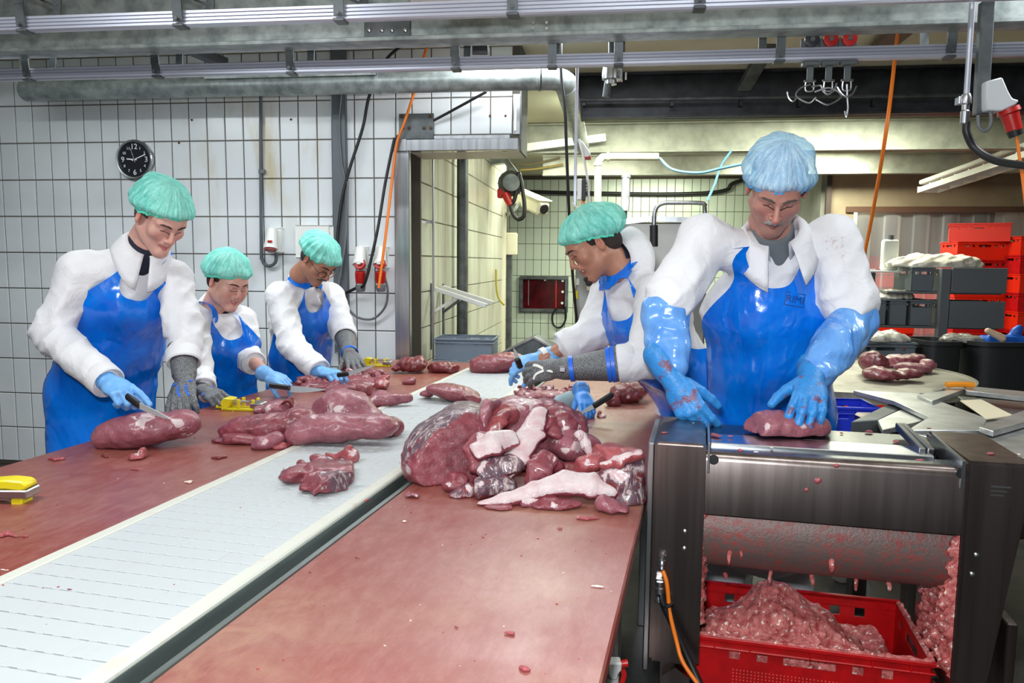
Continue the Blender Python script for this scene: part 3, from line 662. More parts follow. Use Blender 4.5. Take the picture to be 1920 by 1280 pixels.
# guide plates at both ends of the cutting gap
for nm, pts in (('end_plate', [(1326, 792), (1331, 790), (1331, 846), (1326, 868)]),):
    x = xq0+.004; MB().box((x, MF-.004, zp1-.05), (x+.006, MF+DEP*.8, zl0+.005), .001).build(nm, m_machtop, mc, TF)
x = xq1-.012
MB().poly([(x, MF+.0, zp1-.045), (x, MF-.004, zl0-.0), (x, MF+DEP*.72, zl0+.012), (x, MF+DEP*.75, zl0-.02), (x, MF+.2, zp1-.01)], (.008, 0, 0)).build('end_plate', m_machtop, mc, TF)
for k in range(2): MB().bar((x-.045+.02*k, MF+.15, zp1+.004), (x-.06+.012*k, MF+.34, zp1+.03), .016, .02, bev=.002).build('guide_finger', m_machtop, mc, TF)
for px, s_ in ((1338, 0), (1805, 0)):
    c = m(px, 862 if px < 1500 else 888); MB().lathe((c.x, MF+.0055, c.z), (0, -1, 0), [(0, .012), (.003, .013)], 16).build('notch', m_black, mc, TF)
# drum, inner back, meat-coated inner walls
zdr = m(1550, 1045).z
mt_c = NT('mince_smeared_steel'); v = mt_c.coord('Object'); vz = mt_c.coord('Object', (1, 1, .3))
f = mt_c.math('MULTIPLY', mt_c.ramp(mt_c.noise(v, 60, 5, .75), .46, .58), mt_c.ramp(mt_c.noise(vz, 12, 3, .6), .35, .6))
mt_c.link(mt_c.mix(f, lin((116, 98, 94)), lin((146, 62, 58))), mt_c.b.inputs['Base Color']); mt_c.link(mt_c.math('MULTIPLY', mt_c.math('SUBTRACT', 1.0, f), .35), mt_c.b.inputs['Metallic']); mt_c.setv('Roughness', .42)
mt_c.link(mt_c.bump(mt_c.noise(v, 120, 4, .8), .5, .003), mt_c.b.inputs['Normal']); mt_c = mt_c.m
ydr = MF+.145; rdr = .115
pr2 = [(ydr+rdr*math.cos(a), zdr+.02+rdr*math.sin(a)) for a in [math.pi*(.55+.95*k/16) for k in range(17)]]
MB().poly([(xq0, y, z) for y, z in pr2], (xq1-xq0-.004, 0, 0)).build('drum_cover', mt_c, mc, TF, 40)
MB().box((xq0, MF+.04, zp0), (xq1, MF+.05, zp0+.06)).box((xq0, MF+.06, zp0+.06), (xq1, MF+DEP-.02, zp1-.035)).build('inner_housing', m_galvd, mc, TF)
def mince_mesh(name, region, parent, F, k=1.0, seed=1, thick=.008, nx=60, nz=60, label=None, mat=None):
    """rough sheet of mince over a surface; region(u,v) -> (point, normal)"""
    rs = random.Random(seed); V = []; 
    for j in range(nz+1):
        for i in range(nx+1):
            p, nn = region(i/nx, j/nz); p = Vector(p); q = p*95
            d = thick*(.5+.9*mnoise.noise(p*40+Vector((seed, 0, 0)))+.6*mnoise.noise(q))
            e = min(i, nx-i, j, nz-j)
            V.append(p+Vector(nn)*(max(d, 0.0005) if e > 0 else -.002))
    Fc = [(j*(nx+1)+i, j*(nx+1)+i+1, (j+1)*(nx+1)+i+1, (j+1)*(nx+1)+i) for j in range(nz) for i in range(nx)]
    return mesh_object(name, V, Fc, mat, parent, F, 60)
mi = NT('mince'); v = mi.coord('Object')
c_ = mi.mix(mi.ramp(mi.noise(v, 55, 4, .7), .38, .62), lin((166, 62, 62)), lin((208, 124, 118)))
c_ = mi.mix(mi.ramp(mi.noise(v, 75, 3, .6), .60, .66), c_, lin((240, 218, 208))); c_ = mi.mix(mi.ramp(mi.noise(v, 22, 3, .6), .62, .74), c_, lin((214, 150, 140)))
mi.link(c_, mi.b.inputs['Base Color']); mi.setv('Roughness', .38); mi.setv('Specular IOR Level', .5); mi.setv('Subsurface Weight', .1); mi.setv('Subsurface Radius', (.01, .003, .003))
mi.link(mi.bump(mi.noise(v, 160, 4, .7), .8, .004), mi.b.inputs['Normal']); m_mince = mi.m
mince_mesh('mince_coating', lambda u, v: ((xq1-.003-.012*v*0, MF+.012+.24*u, zb0+.05+(zp0-.005-zb0-.05)*v), (-1, 0, 0)), mc, TF, seed=2, thick=.020, mat=m_mince).data.flip_normals()
mince_mesh('mince_coating', lambda u, v: ((xq0+.0, MF+.03+.18*u, zb0+.1+(zp0-.005-zb0-.1)*v), (1, 0, 0)), mc, TF, seed=3, thick=.012, nx=24, nz=60, mat=m_mince)
# mince hanging from the drum
rs = random.Random(5)
for k, (px, py0, py1, w_) in enumerate([(1561, 985, 1063, 9), (1432, 985, 1030, 6), (1365, 985, 1050, 7), (1391, 980, 1040, 6), (1477, 985, 1003, 4), (1616, 990, 1035, 4), (1653, 992, 1012, 4), (1712, 1000, 1040, 6), (1485, 985, 1010, 3), (1520, 1072, 1095, 4), (1605, 1078, 1104, 4), (1665, 1085, 1105, 4), (1445, 1070, 1090, 3), (1360, 1075, 1082, 4)]):
    yy = MF+.05 if py0 < 1050 else MF+.12; a = m(px, py0, yy); b = m(px+rs.uniform(-4, 4), py1, yy-.01); w = w_*mpp(yy)
    s = S(.0035, .006); nn = 7
    for q in range(nn):
        t_ = q/(nn-1); p = a.lerp(b, t_); s.el((p.x+rs.uniform(-.4, .4)*w, p.y, p.z), (w*(.9-.35*t_)*rs.uniform(.7, 1.2), w*.5, abs(a.z-b.z)/nn*.9+.003), k=.006)
    V, Fq = s.mesh(); mesh_object('hanging_mince', V, Fq, m_mince, mc, TF, 180)
# screws, plate, connectors
for px, py in ((1284, 996), (1283, 1028), (1831, 1040), (1823, 1076)):
    c = m(px, py); MB().lathe((c.x, MF, c.z), (0, -1, 0), [(0, .006), (.002, .0058), (.004, .002)], 12).box((c.x-.004, MF-.0046, c.z-.0006), (c.x+.004, MF-.003, c.z+.0006)).build('screw', m_bolt, mc, TF)
q = [m(*p) for p in ((1846, 950), (1898, 953), (1905, 900), (1855, 898))]
pl = MB().poly([(p.x, MF-.0015, p.z) for p in q], (0, .0012, 0)).build('rating_plate', m_mach, mc, TF)
MB().box((q[0].x+.01, MF-.0022, q[2].z-.02), (q[1].x-.006, MF-.0016, q[2].z-.016)).box((q[0].x+.01, MF-.0022, q[2].z-.03), (q[1].x-.014, MF-.0016, q[2].z-.027)).box((q[0].x+.01, MF-.0022, q[2].z-.04), (q[1].x-.02, MF-.0016, q[2].z-.037)).build('plate_lines', m_machtop, pl, TF)
p = m(1242, 1050); MB().lathe((p.x, MF-.02, p.z+.008), (.0, -.15, -1), [(0, .008), (.004, .010), (.012, .010), (.014, .008), (.022, .009), (.026, .006)], 12).build('air_fitting', m_bolt, mc, TF)
MB().tube([(p.x, MF+.01, p.z+.014), (p.x, MF-.015, p.z+.016), (p.x, MF-.021, p.z+.004)], .006, 8, 4).build('air_fitting', m_bolt, mc, TF)
MB().tube([(p.x, MF-.022, p.z-.012), m(1250, 1092, MF-.03), m(1254, 1130, MF-.03), m(1256, 1150, MF-.035), m(1268, 1200, MF-.05), m(1280, 1240, MF-.07), m(1310, 1285, MF-.09), m(1340, 1330, MF-.1)], .0055, 10, 8).build('orange_hose', m_orange, mc, TF, 60)
p = m(1238, 1085); MB().lathe((p.x, MF-.018, p.z), (.02, -.1, -1), [(0, .009), (.014, .009), (.016, .012), (.03, .012), (.032, .010), (.038, .014), (.05, .014), (.052, .010)], 12).build('cable_gland', m_bolt, mc, TF)
MB().box((p.x-.012, MF-.02, p.z-.01), (p.x+.012, MF+.002, p.z+.01), .003).build('cable_gland', m_bolt, mc, TF)
MB().tube([m(1239, 1112, MF-.026), m(1243, 1130, MF-.03), m(1262, 1170, MF-.032), m(1284, 1220, MF-.04), m(1302, 1260, MF-.055), m(1325, 1310, MF-.08)], .0095, 12, 8).build('black_hose', m_black, mc, TF, 60)
MB().lathe(m(1251, 1131, MF-.034), (.3, 0, -1), [(0, .016), (.002, .0165), (.005, .016)], 14).build('cable_tie', m_black, mc, TF)
# legs, castors, lower shelf
for x_, y_ in ((xa+.05, MF+.06), (xa+.05, MF+DEP-.06), (xr1-.14, MF+.06), (xr1-.14, MF+DEP-.06)):
    MB().box((x_-.025, y_-.025, .12), (x_+.025, y_+.025, zb0+.01), .003).build('leg', m_mach, mc, TF)
    MB().cyl((x_-.015, y_, .06), (x_+.015, y_, .06), .06, 18).box((x_-.02, y_-.012, .06), (x_+.02, y_+.012, .125)).build('castor', m_black, mc, TF)
MB().poly([m(1240, 1280, MF+.01), m(1240, 1268, MF+.01), m(1266, 1251, MF+.01), m(1292, 1272, MF+.01), m(1292, 1310, MF+.01), m(1240, 1310, MF+.01)], (0, .03, 0)).build('foot_bracket', m_mach, mc, TF)
ZS = .265
MB().box((xa+.02, MF+.02, ZS-.02), (xr1-.1, MF+DEP-.02, ZS-.002)).build('lower_shelf', m_mach, mc, TF)
# ------------------------------------------------------------------ red meat crates
def crate(name, label, F, c, rzang, wd, dp, ht, mat, near=False, group=None):
    """crate with its floor centre at c (frame F), turned by rzang, width wd, depth dp; open grips"""
    Fl = F @ Matrix.Translation(Vector(c)) @ rz(rzang); t = thing(name, label, 'crate', Fl, (0, 0, 0), group); th = .004; hw, hd = wd/2, dp/2
    MB().box((-hw+.012, -hd+.012, 0), (hw-.012, hd-.012, .006)).build('crate_floor', mat, t, Fl)
    def wall(L, side, holes, nm):
        # a wall of length L in the plane y=0 (local), holes = [(x0,x1,z0,z1)], mapped by side()
        holes = [q for q in holes if abs(q[0]) < L/2-.01 and abs(q[1]) < L/2-.01]; xs = sorted(set([-L/2, L/2]+[h for q in holes for h in q[:2]])); zs = sorted(set([0, ht]+[h for q in holes for h in q[2:]])); b = MB()
        for i in range(len(xs)-1):
            for j in range(len(zs)-1):
                xm_, zm_ = (xs[i]+xs[i+1])/2, (zs[j]+zs[j+1])/2
                if any(q[0] < xm_ < q[1] and q[2] < zm_ < q[3] for q in holes): continue
                b.box((xs[i], 0, zs[j]), (xs[i+1], th, zs[j+1]))
        b.v = [side(v) for v in b.v]; return b.build(nm, mat, t, Fl, None)
    hz0, hz1 = ht*.70, ht*.84
    lh = [(-.065, .065, hz0, hz1)]+[(s_*x_-.014, s_*x_+.014, hz0, hz1) for s_ in (-1, 1) for x_ in (.118, .188)]
    sh = [(-.06, .06, hz0, hz1)]+([(s_*.12-.014, s_*.12+.014, hz0, hz1) for s_ in (-1, 1)] if dp > .32 else [])
    wall(wd-.02, lambda v: (v[0], -hd+.01+v[1], v[2]), lh, 'long_side'); wall(wd-.02, lambda v: (v[0], hd-.01-v[1], v[2]), lh, 'long_side')
    wall(dp-.02, lambda v: (-hw+.01+v[1], v[0], v[2]), sh, 'short_side'); wall(dp-.02, lambda v: (hw-.01-v[1], v[0], v[2]), sh, 'short_side')
    r = MB()
    for z0, z1, e in ((ht-.012, ht, 0), (ht-.034, ht-.028, .002)):
        r.box((-hw+e, -hd+e, z0), (hw-e, -hd+.014, z1), .002).box((-hw+e, hd-.014, z0), (hw-e, hd-e, z1), .002).box((-hw+e, -hd+.014, z0), (-hw+.014, hd-.014, z1), .002).box((hw-.014, -hd+.014, z0), (hw-e, hd-.014, z1), .002)
    r.build('rim', mat, t, Fl, 30)
    b = MB()
    for x_ in ([-.24, -.15, .0, .15, .24] if near else [-.15, .15]):
        b.box((x_*wd/.6-.002, -hd+.002, ht-.03), (x_*wd/.6+.002, -hd+.012, ht-.01)).box((x_*wd/.6-.002, hd-.012, ht-.03), (x_*wd/.6+.002, hd-.002, ht-.01))
    b.build('rib', mat, t, Fl, None, kind='stuff')
    if near:
        b = MB()
        for i in range(42):
            for j in range(12): 
                x_ = -.19+.38*i/41; z_ = .012+.10*j/11; b.box((x_-.0016, -hd+.0085, z_-.0016), (x_+.0016, -hd+.0102, z_+.0016))
        g = b.build('grid_dots', M('pale_red_dot', (214, 84, 78), .5), t, Fl, None); g['kind'] = 'stuff'
    return t, Fl
cxa, cxb = m(1311, 1195, MF+.06), m(1766, 1247, MF+.06)
cz = m(1538, 1222, MF+.06).z; print('crate', cxa, cxb, cz)
cw = .60
ck, ckF = crate('meat_crate', 'red plastic crate full of mince under the skinning machine', TF, ((cxa.x+cxb.x)/2-.012, MF+.06+.2, cz-.2), 0, cw, .38, .20, m_redc, True)
# the mince heap
s = S(.0048, .03); rs = random.Random(9)
zf = cz-.194
L0 = (ckF.inverted() @ TF)
def cl(px, py, dy): return L0 @ m(px, py, MF+.06+dy)
s.box((-.02, -.005, .075), (.255, .165, .055), None, .03)
s.el(cl(1450, 1180, .16), (.115, .11, .125)); s.el(cl(1400, 1205, .14), (.10, .10, .105)); s.el(cl(1520, 1205, .15), (.09, .09, .10)); s.el(cl(1360, 1205, .12), (.07, .1, .085)); s.el(cl(1590, 1230, .12), (.05, .08, .045))
s.el(cl(1460, 1140, .18), (.07, .06, .055))
def dsp(p): return .007*wob(p, 150, 1, 7)+.005*wob(p, 330, 2, 7)+.012*wob(p, 60, 3, 6)
s.disp = dsp; s.plane((0, 0, .008), (0, 0, -1)); s.plane((.284, 0, 0), (1, 0, 0)); s.plane((-.284, 0, 0), (-1, 0, 0)); s.plane((0, -.172, 0), (0, -1, 0)); s.plane((0, .172, 0), (0, 1, 0))
V, Fq = s.mesh()
mesh_object('mince_heap', V, Fq, m_mince, None, ckF, 180, label='heap of pale red mince filling the red crate under the machine', cat='meat', kind='stuff')
# mince along the crate rim
mince_mesh('mince_smear', lambda u, v: ((-.29+.58*u, -.186+.016*v, .2005), (0, 0, 1)), ck, ckF, seed=6, thick=.007, nx=140, nz=5, mat=m_mince)
mince_mesh('mince_smear', lambda u, v: ((.284+.014*v, -.18+.35*u, .2005), (0, 0, 1)), ck, ckF, seed=7, thick=.012, nx=80, nz=5, mat=m_mince).data.flip_normals()
# spray bottle under the table edge
sb = thing('spray_bottle', 'white spray bottle head with red trigger below the red board edge', 'bottle', WF, P(1155, 1280, 1.6)-Vector((0, 0, .25)))
pb_ = P(1155, 1272, 1.6)
YB = 1.6
MB().poly([P(1140, 1243, YB), P(1166, 1243, YB), P(1166, 1258, YB), P(1160, 1263, YB), P(1158, 1275, YB), P(1146, 1275, YB), P(1140, 1262, YB)], (0, .03, 0), .003).build('spray_head', m_white, sb)
MB().cyl(P(1165, 1251, YB)+Vector((0, .015, 0)), P(1179, 1249, YB)+Vector((0, .015, 0)), .0085, 12).build('nozzle', m_red, sb)
MB().tube([P(1168, 1260, YB)+Vector((0, .015, 0)), P(1172, 1272, YB)+Vector((0, .015, 0)), P(1166, 1292, YB)+Vector((0, .015, 0))], .006, 8, 5).build('trigger', m_red, sb)
c = P(1150, 1275, YB)+Vector((0, .015, 0)); MB().lathe(c, (0, 0, -1), [(0, .014), (.02, .014), (.03, .03), (.06, .042), (.24, .042), (.245, .03)], 16).build('bottle_body', m_white, sb)
sh = thing('low_shelf', 'dark low shelf beneath the gap between table and machine', 'shelf', WF, c-Vector((0, 0, .30)))
MB().box((c.x-.12, c.y-.07, c.z-.262), (c.x+.08, c.y+.12, c.z-.246), .003).build('shelf_plate', m_mach, sh)
for dx, dy in ((-.1, -.05), (.06, -.05), (-.1, .1), (.06, .1)): MB().box((c.x+dx-.01, c.y+dy-.01, 0), (c.x+dx+.01, c.y+dy+.01, c.z-.262)).build('leg', m_mach, sh)
# ------------------------------------------------------------------ things on the white tile wall
yw = WY-.006
ck_ = thing('wall_clock', 'round black wall clock with white numerals and silver rim on the tile wall', 'clock', RF, R(255, 340, yw))
cc = R(256, 300, yw); RC = .134
MB().lathe((cc.x, yw, cc.z), (0, -1, 0), [(0, RC), (.03, RC), (.036, RC-.006), (.034, RC-.016), (.026, RC-.018)], 48, False).build('rim', m_steel, ck_, RF, 40)
MB().lathe((cc.x, yw, cc.z), (0, -1, 0), [(0, RC-.017), (.022, RC-.017)], 48).build('dial', M('black_dial', (30, 33, 40), .25), ck_, RF, 40)
m_dialw = M('dial_white', (232, 234, 238), .5)
for k, tx in enumerate(['12', '1', '2', '3', '4', '5', '6', '7', '8', '9', '10', '11']):
    a = math.pi/2-k*math.pi/6; big = k % 3 == 0
    M4 = Matrix.Translation((cc.x+math.cos(a)*.086, yw-.0235, cc.z+math.sin(a)*.086)) @ Matrix.Rotation(math.pi/2, 4, 'X')
    v, f = text_mesh(tx, .052 if big else .027, M4, .0008); mesh_object('numeral', v, f, m_dialw, ck_, RF)
def hand_(ang, L, w, nm):
    d = Vector((math.sin(ang), 0, math.cos(ang))); o_ = Vector((cc.x, yw-.027, cc.z)); MB().bar(o_-d*.018, o_+d*L, w, .0015, (0, -1, 0)).build(nm, m_dialw, ck_, RF)
hand_(rad(68), .09, .006, 'minute_hand'); hand_(rad(-85), .055, .008, 'hour_hand'); hand_(rad(-18), .08, .0015, 'second_hand')
MB().lathe((cc.x, yw-.024, cc.z), (0, -1, 0), [(0, .006), (.006, .005)], 12).build('pin', m_steel, ck_, RF)
# conduit with white socket
cn = thing('cable_conduit', 'dark grey conduit running down the tile wall to the closed white socket', 'conduit', RF, R(490, 500, yw))
MB().tube([R(489, 120, yw-.02), R(489, 300, yw-.02), R(490, 470, yw-.02), R(491, 484, yw-.02), R(497, 496, yw-.025), R(508, 498, yw-.03), R(517, 490, yw-.035), R(518, 474, yw-.04)], .011, 10, 6).build('conduit_pipe', M('conduit_grey', (84, 90, 98), .5), cn, RF, 60)
MB().box(R(484, 325, yw-.03), R(495, 317, yw-.03)+Vector((0, .03, 0)), .003).build('clip', m_greyc, cn, RF)
def cee(name, label, px, py, w, h, redtop, plug):
    t = thing(name, label, 'socket', RF, R(px, py+h/2, yw)); y = yw-.001
    q = lambda a, b, d=0: R(px+a, py+b, y-d)
    MB().box(q(-w*.1, h*.5), q(w*.62, -h*.5)-Vector((0, .03, 0)), .006).build('mounting_box', m_white, t, RF)
    a, b = q(0, -h*.5, .05), q(-w*.08, h*.34, .09)
    MB().lathe(a, b-a, [(0, .026), (.008, .034), ((b-a).length*.75, .041), ((b-a).length, .047), ((b-a).length+.006, .047)], 20).build('socket_body', m_white, t, RF)
    if plug:
        c = q(-w*.1, h*.36, .12); MB().lathe(c+Vector((0, .02, .0)), (0, -.9, .35), [(0, .038), (.012, .040), (.02, .036)], 20).build('red_lid', m_red, t, RF)
        MB().box(c+Vector((-.014, -.022, .0)), c+Vector((.014, -.012, .024)), .003).build('white_label', m_white, t, RF)
        d = q(-w*.1+2, h*.5+8, .11); e = q(-w*.1+2, h*.5+33, .09)
        MB().lathe(d, e-d, [(0, .034), (.03, .035), (.075, .030)], 16).build('red_plug', m_red, t, RF)
        f = q(-w*.1+2, h*.5+33, .088); g = q(-w*.1+3, h*.5+46, .086); MB().lathe(f, g-f, [(0, .034), (.01, .034), (.03, .031), (.044, .026)], 16).build('plug_nut', m_greyc, t, RF)
    else:
        MB().lathe(b, b-a, [(.006, .040), (.016, .038)], 18).build('socket_lid', M('faded_red', (168, 74, 66), .4), t, RF); c = q(-w*.25, h*.1, .13)
        MB().box(c, c+Vector((.03, .01, .014))).build('red_mark', m_red, t, RF)
    return t
cee('industrial_socket', 'closed white socket on the tile wall to the left of the man with glasses', 510, 450, 34, 44, False, False)
s1 = cee('industrial_socket', 'left red plug in the white socket pair beside the steel door jamb', 676, 482, 24, 38, True, True)
s2 = cee('industrial_socket', 'right red plug of the pair with the orange cable, next to the door jamb', 714, 482, 24, 38, True, True)
db_ = thing('junction_box', 'flat white junction box on the tile wall behind the man with glasses', 'box', RF, R(592, 480, yw))
MB().box(R(561, 482, yw-.002), R(622, 423, yw-.002)-Vector((0, .05, 0)), .006).build('cover', m_white, db_, RF); MB().box(R(623, 480, yw-.002), R(629, 425, yw-.002)-Vector((0, .035, 0)), .003).build('flange', m_white, db_, RF)
ch = thing('cable_channel', 'wide grey vertical cable channel on the tile wall left of the sockets', 'conduit', RF, R(640, 640, yw))
MB().box(R(631, 660, yw-.002), R(649, 84, yw-.002)-Vector((0, .03, 0)), .004).build('channel', M('channel_grey', (98, 104, 110), .45, .3), ch, RF)
for off, pts in ((.04, [(640, 178), (636, 230), (640, 300), (648, 350), (647, 440), (640, 520)]), (.05, [(652, 340), (650, 420), (644, 480), (634, 540)])):
    MB().tube([R(a, b, yw-off) for a, b in pts], .007, 8, 6).build('lead', m_greyc, ch, RF, 60)
cable('black_cable', 'black cable swinging from the ceiling to the grey channel on the tile wall', [R(754, 84, yw-.2), R(722, 115, yw-.12), R(693, 178, yw-.06), R(680, 240, yw-.05), R(656, 315, yw-.05), R(642, 370, yw-.05), R(634, 430, yw-.05), R(630, 480, yw-.05)], .010, m_black)
cable('black_cable', 'black cable dropping to the left red plug beside the door jamb', [R(740, 258, yw-.05), R(733, 290, yw-.05), R(722, 345, yw-.07), R(708, 430, yw-.12), R(690, 510, yw-.14), R(681, 536, yw-.12), R(672, 538, yw-.10), R(655, 546, yw-.06), R(640, 552, yw-.05)], .010, m_black)
cable('black_cable', 'short black cable slanting from the metal plate up to the duct', [R(813, 226, yw-.04), R(850, 206, yw-.06), R(912, 172, yw-.1)], .009, m_black)
cable('grey_cable', 'grey cable looping below the right red plug beside the door jamb', [R(722, 520, yw-.07), R(727, 545, yw-.06), R(722, 575, yw-.04), R(700, 597, yw-.03), R(672, 595, yw-.03), R(652, 578, yw-.04), R(640, 560, yw-.05)], .008, m_greyc)
cable('orange_cable', 'orange cable hanging on the tile wall beside the steel door jamb', [R(803, 80, yw-.2), R(793, 112, yw-.14), R(775, 178, yw-.07), R(758, 230, yw-.07), R(744, 270, yw-.07), R(735, 340, yw-.09), R(722, 450, yw-.14), R(710, 540, yw-.16)], .009, m_orange)
mp_ = thing('anchor_plate', 'square dark metal plate bolted above the steel lintel corner', 'plate', RF, R(780, 262, yw))
MB().box(R(748, 261, yw-.022), R(813, 212, yw-.022)+Vector((0, .015, 0)), .002).build('plate', m_galvd, mp_, RF)
for px, py in ((753, 218), (807, 218), (755, 240), (767, 240), (795, 240), (808, 240)): MB().lathe(R(px, py, yw-.022), (0, -1, 0), [(0, .013), (.004, .012), (.005, .006), (.009, .005)], 10).build('bolt', M('rusty_bolt', (84, 62, 52), .5, .5), mp_, RF)
for px, py in ((360, 225), (336, 268), (546, 224), (625, 405), (919, 217), (948, 217)):
    MB().lathe(R(px, py, WY-.005), (0, -1, 0), [(0, .008), (.006, .007)], 8).build('anchor_bolt', M('rust', (88, 52, 30), .8), wl if px < 700 else wn, RF)
# white pipe end at top left
cable('drain_pipe', 'white plastic pipe stub at the top left behind the rails', [R(46, 90, 4.75), R(47, 168, 4.75)], .034, m_cream, 'pipe', n=14, sm=1)
# ------------------------------------------------------------------ passage: pipes, bracket, crates
def px_(px, py, x): return FX(RF, px, py, x)
pz = thing('wall_pipe', 'thick dark galvanised pipe standing against the passage wall', 'pipe', RF, (px_(867, 640, xc+.07).x, px_(867, 640, xc+.07).y, 0))
yy = px_(867, 500, xc+.08).y; MB().cyl((xc+.08, yy, 0), (xc+.08, yy, 2.7), .047, 18).build('pipe_shaft', m_galvd, pz, RF)
yy2 = R(919, 500, 8.6)
p2 = thing('wall_pipe', 'second galvanised pipe at the far end of the passage wall', 'pipe', RF, (yy2.x, 8.6, 0)); MB().cyl((yy2.x, 8.6, 0), (yy2.x, 8.6, 2.8), .055, 18).build('pipe_shaft', m_galv, p2, RF)
y3 = R(937, 500, 9.2); p3 = thing('wall_pipe', 'pale pipe casing right of the second passage pipe', 'pipe', RF, (y3.x, 9.2, 0)); MB().cyl((y3.x, 9.2, 0), (y3.x, 9.2, 2.75), .07, 18).build('pipe_shaft', m_cream, p3, RF)
y4 = R(952, 560, 9.6); p4_ = thing('wall_pipe', 'dark galvanised post beneath the grey wall box', 'post', RF, (y4.x, 9.6, 0)); MB().box((y4.x-.055, 9.55, 0), (y4.x+.05, 9.65, R(952, 478, 9.6).z), .004).build('post_shaft', m_galvd, p4_, RF)
bx = thing('junction_box', 'pale grey wall box on the post left of the back wall tiles', 'box', RF, R(957, 479, 9.5)); MB().box(R(946, 478, 9.5), R(969, 436, 9.5)+Vector((0, .1, 0)), .01).build('cover', m_cream, bx, RF)
cable('yellow_hose', 'thin yellow hose hanging on the passage post', [R(930, 505, 8.4), R(931, 540, 8.4), R(936, 560, 8.4), R(946, 572, 8.4)], .012, M('yellow_hose', (176, 160, 56), .5))
th_ = thing('thin_pipe', 'thin metal pipe with a clip running down the passage wall', 'pipe', RF, R(812, 640, 5.6))
yt = px_(812, 500, xc+.05).y; MB().cyl((xc+.05, yt, 0), (xc+.05, yt, R(812, 295, yt).z), .008, 8).box((xc, yt-.02, R(812, 416, yt).z-.01), (xc+.06, yt+.02, R(812, 416, yt).z+.01)).build('pipe_shaft', m_steel, th_, RF)
# wall bracket
ys = px_(818, 560, xc+.05).y
bk = thing('wall_bracket', 'folding white steel bracket on the passage wall above the grey crates', 'bracket', RF, R(815, 620, ys))
MB().box(R(806, 655, ys), R(809, 531, ys)+Vector((0, .03, 0))).box(R(829, 655, ys+.3), R(832, 532, ys+.3)+Vector((0, .03, 0))).build('upright', m_galvd, bk, RF)
for dy, px0, py0, px1, py1 in ((0, 814, 541, 912, 573), (.3, 830, 538, 924, 568)):
    MB().bar(R(px0, py0, ys+dy), R(px1, py1, ys+dy-.1), .03, .03, bev=.003).build('arm', m_white, bk, RF)
MB().bar(R(814, 583, ys), R(858, 558, ys), .02, .02).build('brace', m_white, bk, RF); MB().bar(R(830, 586, ys+.3), R(862, 562, ys+.3), .02, .02).build('brace', m_galvd, bk, RF)
m_gcr = M('grey_crate_plastic', (112, 124, 138), .45, rnd=.2)
def grey_crate(label, F, c, ang, wd, dp, ht, mat=None, group=None): return crate('grey_crate', label, F, c, ang, wd, dp, ht, mat or m_gcr, False, group)
cq = R(876, 650, 5.28)
ZC = .68
st_ = thing('crate_trolley', 'steel trolley frame carrying grey crates behind the table end', 'trolley', RF, (cq.x, 5.28, 0))
MB().box((cq.x-.24, 5.10, ZC-.06), (cq.x+.24, 5.46, ZC-.03), .004).build('deck', m_steel, st_, RF)
for dx in (-.21, .21):
    for dy in (5.13, 5.43): MB().box((cq.x+dx-.02, dy-.02, 0), (cq.x+dx+.02, dy+.02, ZC-.05)).build('leg', m_steel, st_, RF)
zc0 = ZC-.03
grey_crate('lower grey crate of the stack behind the table end', RF, (cq.x-.0, 5.28, zc0), 0, .44, .32, .17)
grey_crate('upper grey crate of the stack behind the table end, below the bracket', RF, (cq.x-.0, 5.28, zc0+.172), .02, .42, .31, .15)
# tilted steel tray beyond the belt
ty = 5.3
ht_ = thing('steel_hood', 'grey sheet steel scale hood behind the far end of the belt', 'tray', RF, R(1000, 700, ty))
MB().poly([R(940, 662, ty), R(1000, 632, ty), R(1042, 655, ty), R(1042, 720, ty), R(940, 720, ty)], (0, .3, 0), .004).build('hood_plate', m_galvd, ht_, RF)
MB().bar(R(940, 662, ty-.004), R(1000, 632, ty-.004), .02, .012).bar(R(1000, 632, ty-.004), R(1042, 655, ty-.004), .02, .012).build('hood_edge', m_steel, ht_, RF)
b_ = R(990, 720, ty).z; MB().box((R(950, 700, ty).x, ty+.02, 0), (R(955, 700, ty).x+.03, ty+.28, b_)).box((R(1020, 700, ty).x, ty+.02, 0), (R(1028, 700, ty).x+.03, ty+.28, b_)).build('leg', m_galvd, ht_, RF)
# ------------------------------------------------------------------ far wall: window frame, hoses, camera, hood
yf = FY-.02
wf_ = thing('serving_hatch', 'grey framed hatch with dark red interior on the back tile wall', 'hatch', RF, R(1020, 585, yf))
a, b = R(974, 584, yf), R(1066, 518, yf)
fr = MB(); w = .055
fr.box((a.x, yf-.05, a.z), (b.x, yf, a.z+w), .006).box((a.x, yf-.05, b.z-w), (b.x, yf, b.z), .006).box((a.x, yf-.05, a.z+w), (a.x+w, yf, b.z-w), .006).box((b.x-w, yf-.05, a.z+w), (b.x, yf, b.z-w), .006); fr.build('hatch_frame', m_galvd, wf_, RF)
MB().box((a.x+w, yf-.012, a.z+w), (b.x-w, yf-.002, b.z-w)).build('pane', M('dark_red_pane', (78, 14, 22), .15, var=(5, (40, 8, 14), .4, .65)), wf_, RF)
MB().box(R(1041, 577, yf-.02), R(1044, 523, yf-.02)+Vector((0, .006, 0))).build('red_strip', m_red, wf_, RF)
MB().box(R(990, 572, yf-.02), R(992, 524, yf-.02)+Vector((0, .006, 0))).build('grey_strip', m_greyc, wf_, RF)
for px, py in ((1055, 526), (1055, 547), (1054, 568), (1022, 524)): MB().lathe(R(px, py, yf-.02), (0, -1, 0), [(0, .022), (.01, .02)], 10).build('button', m_white, wf_, RF)
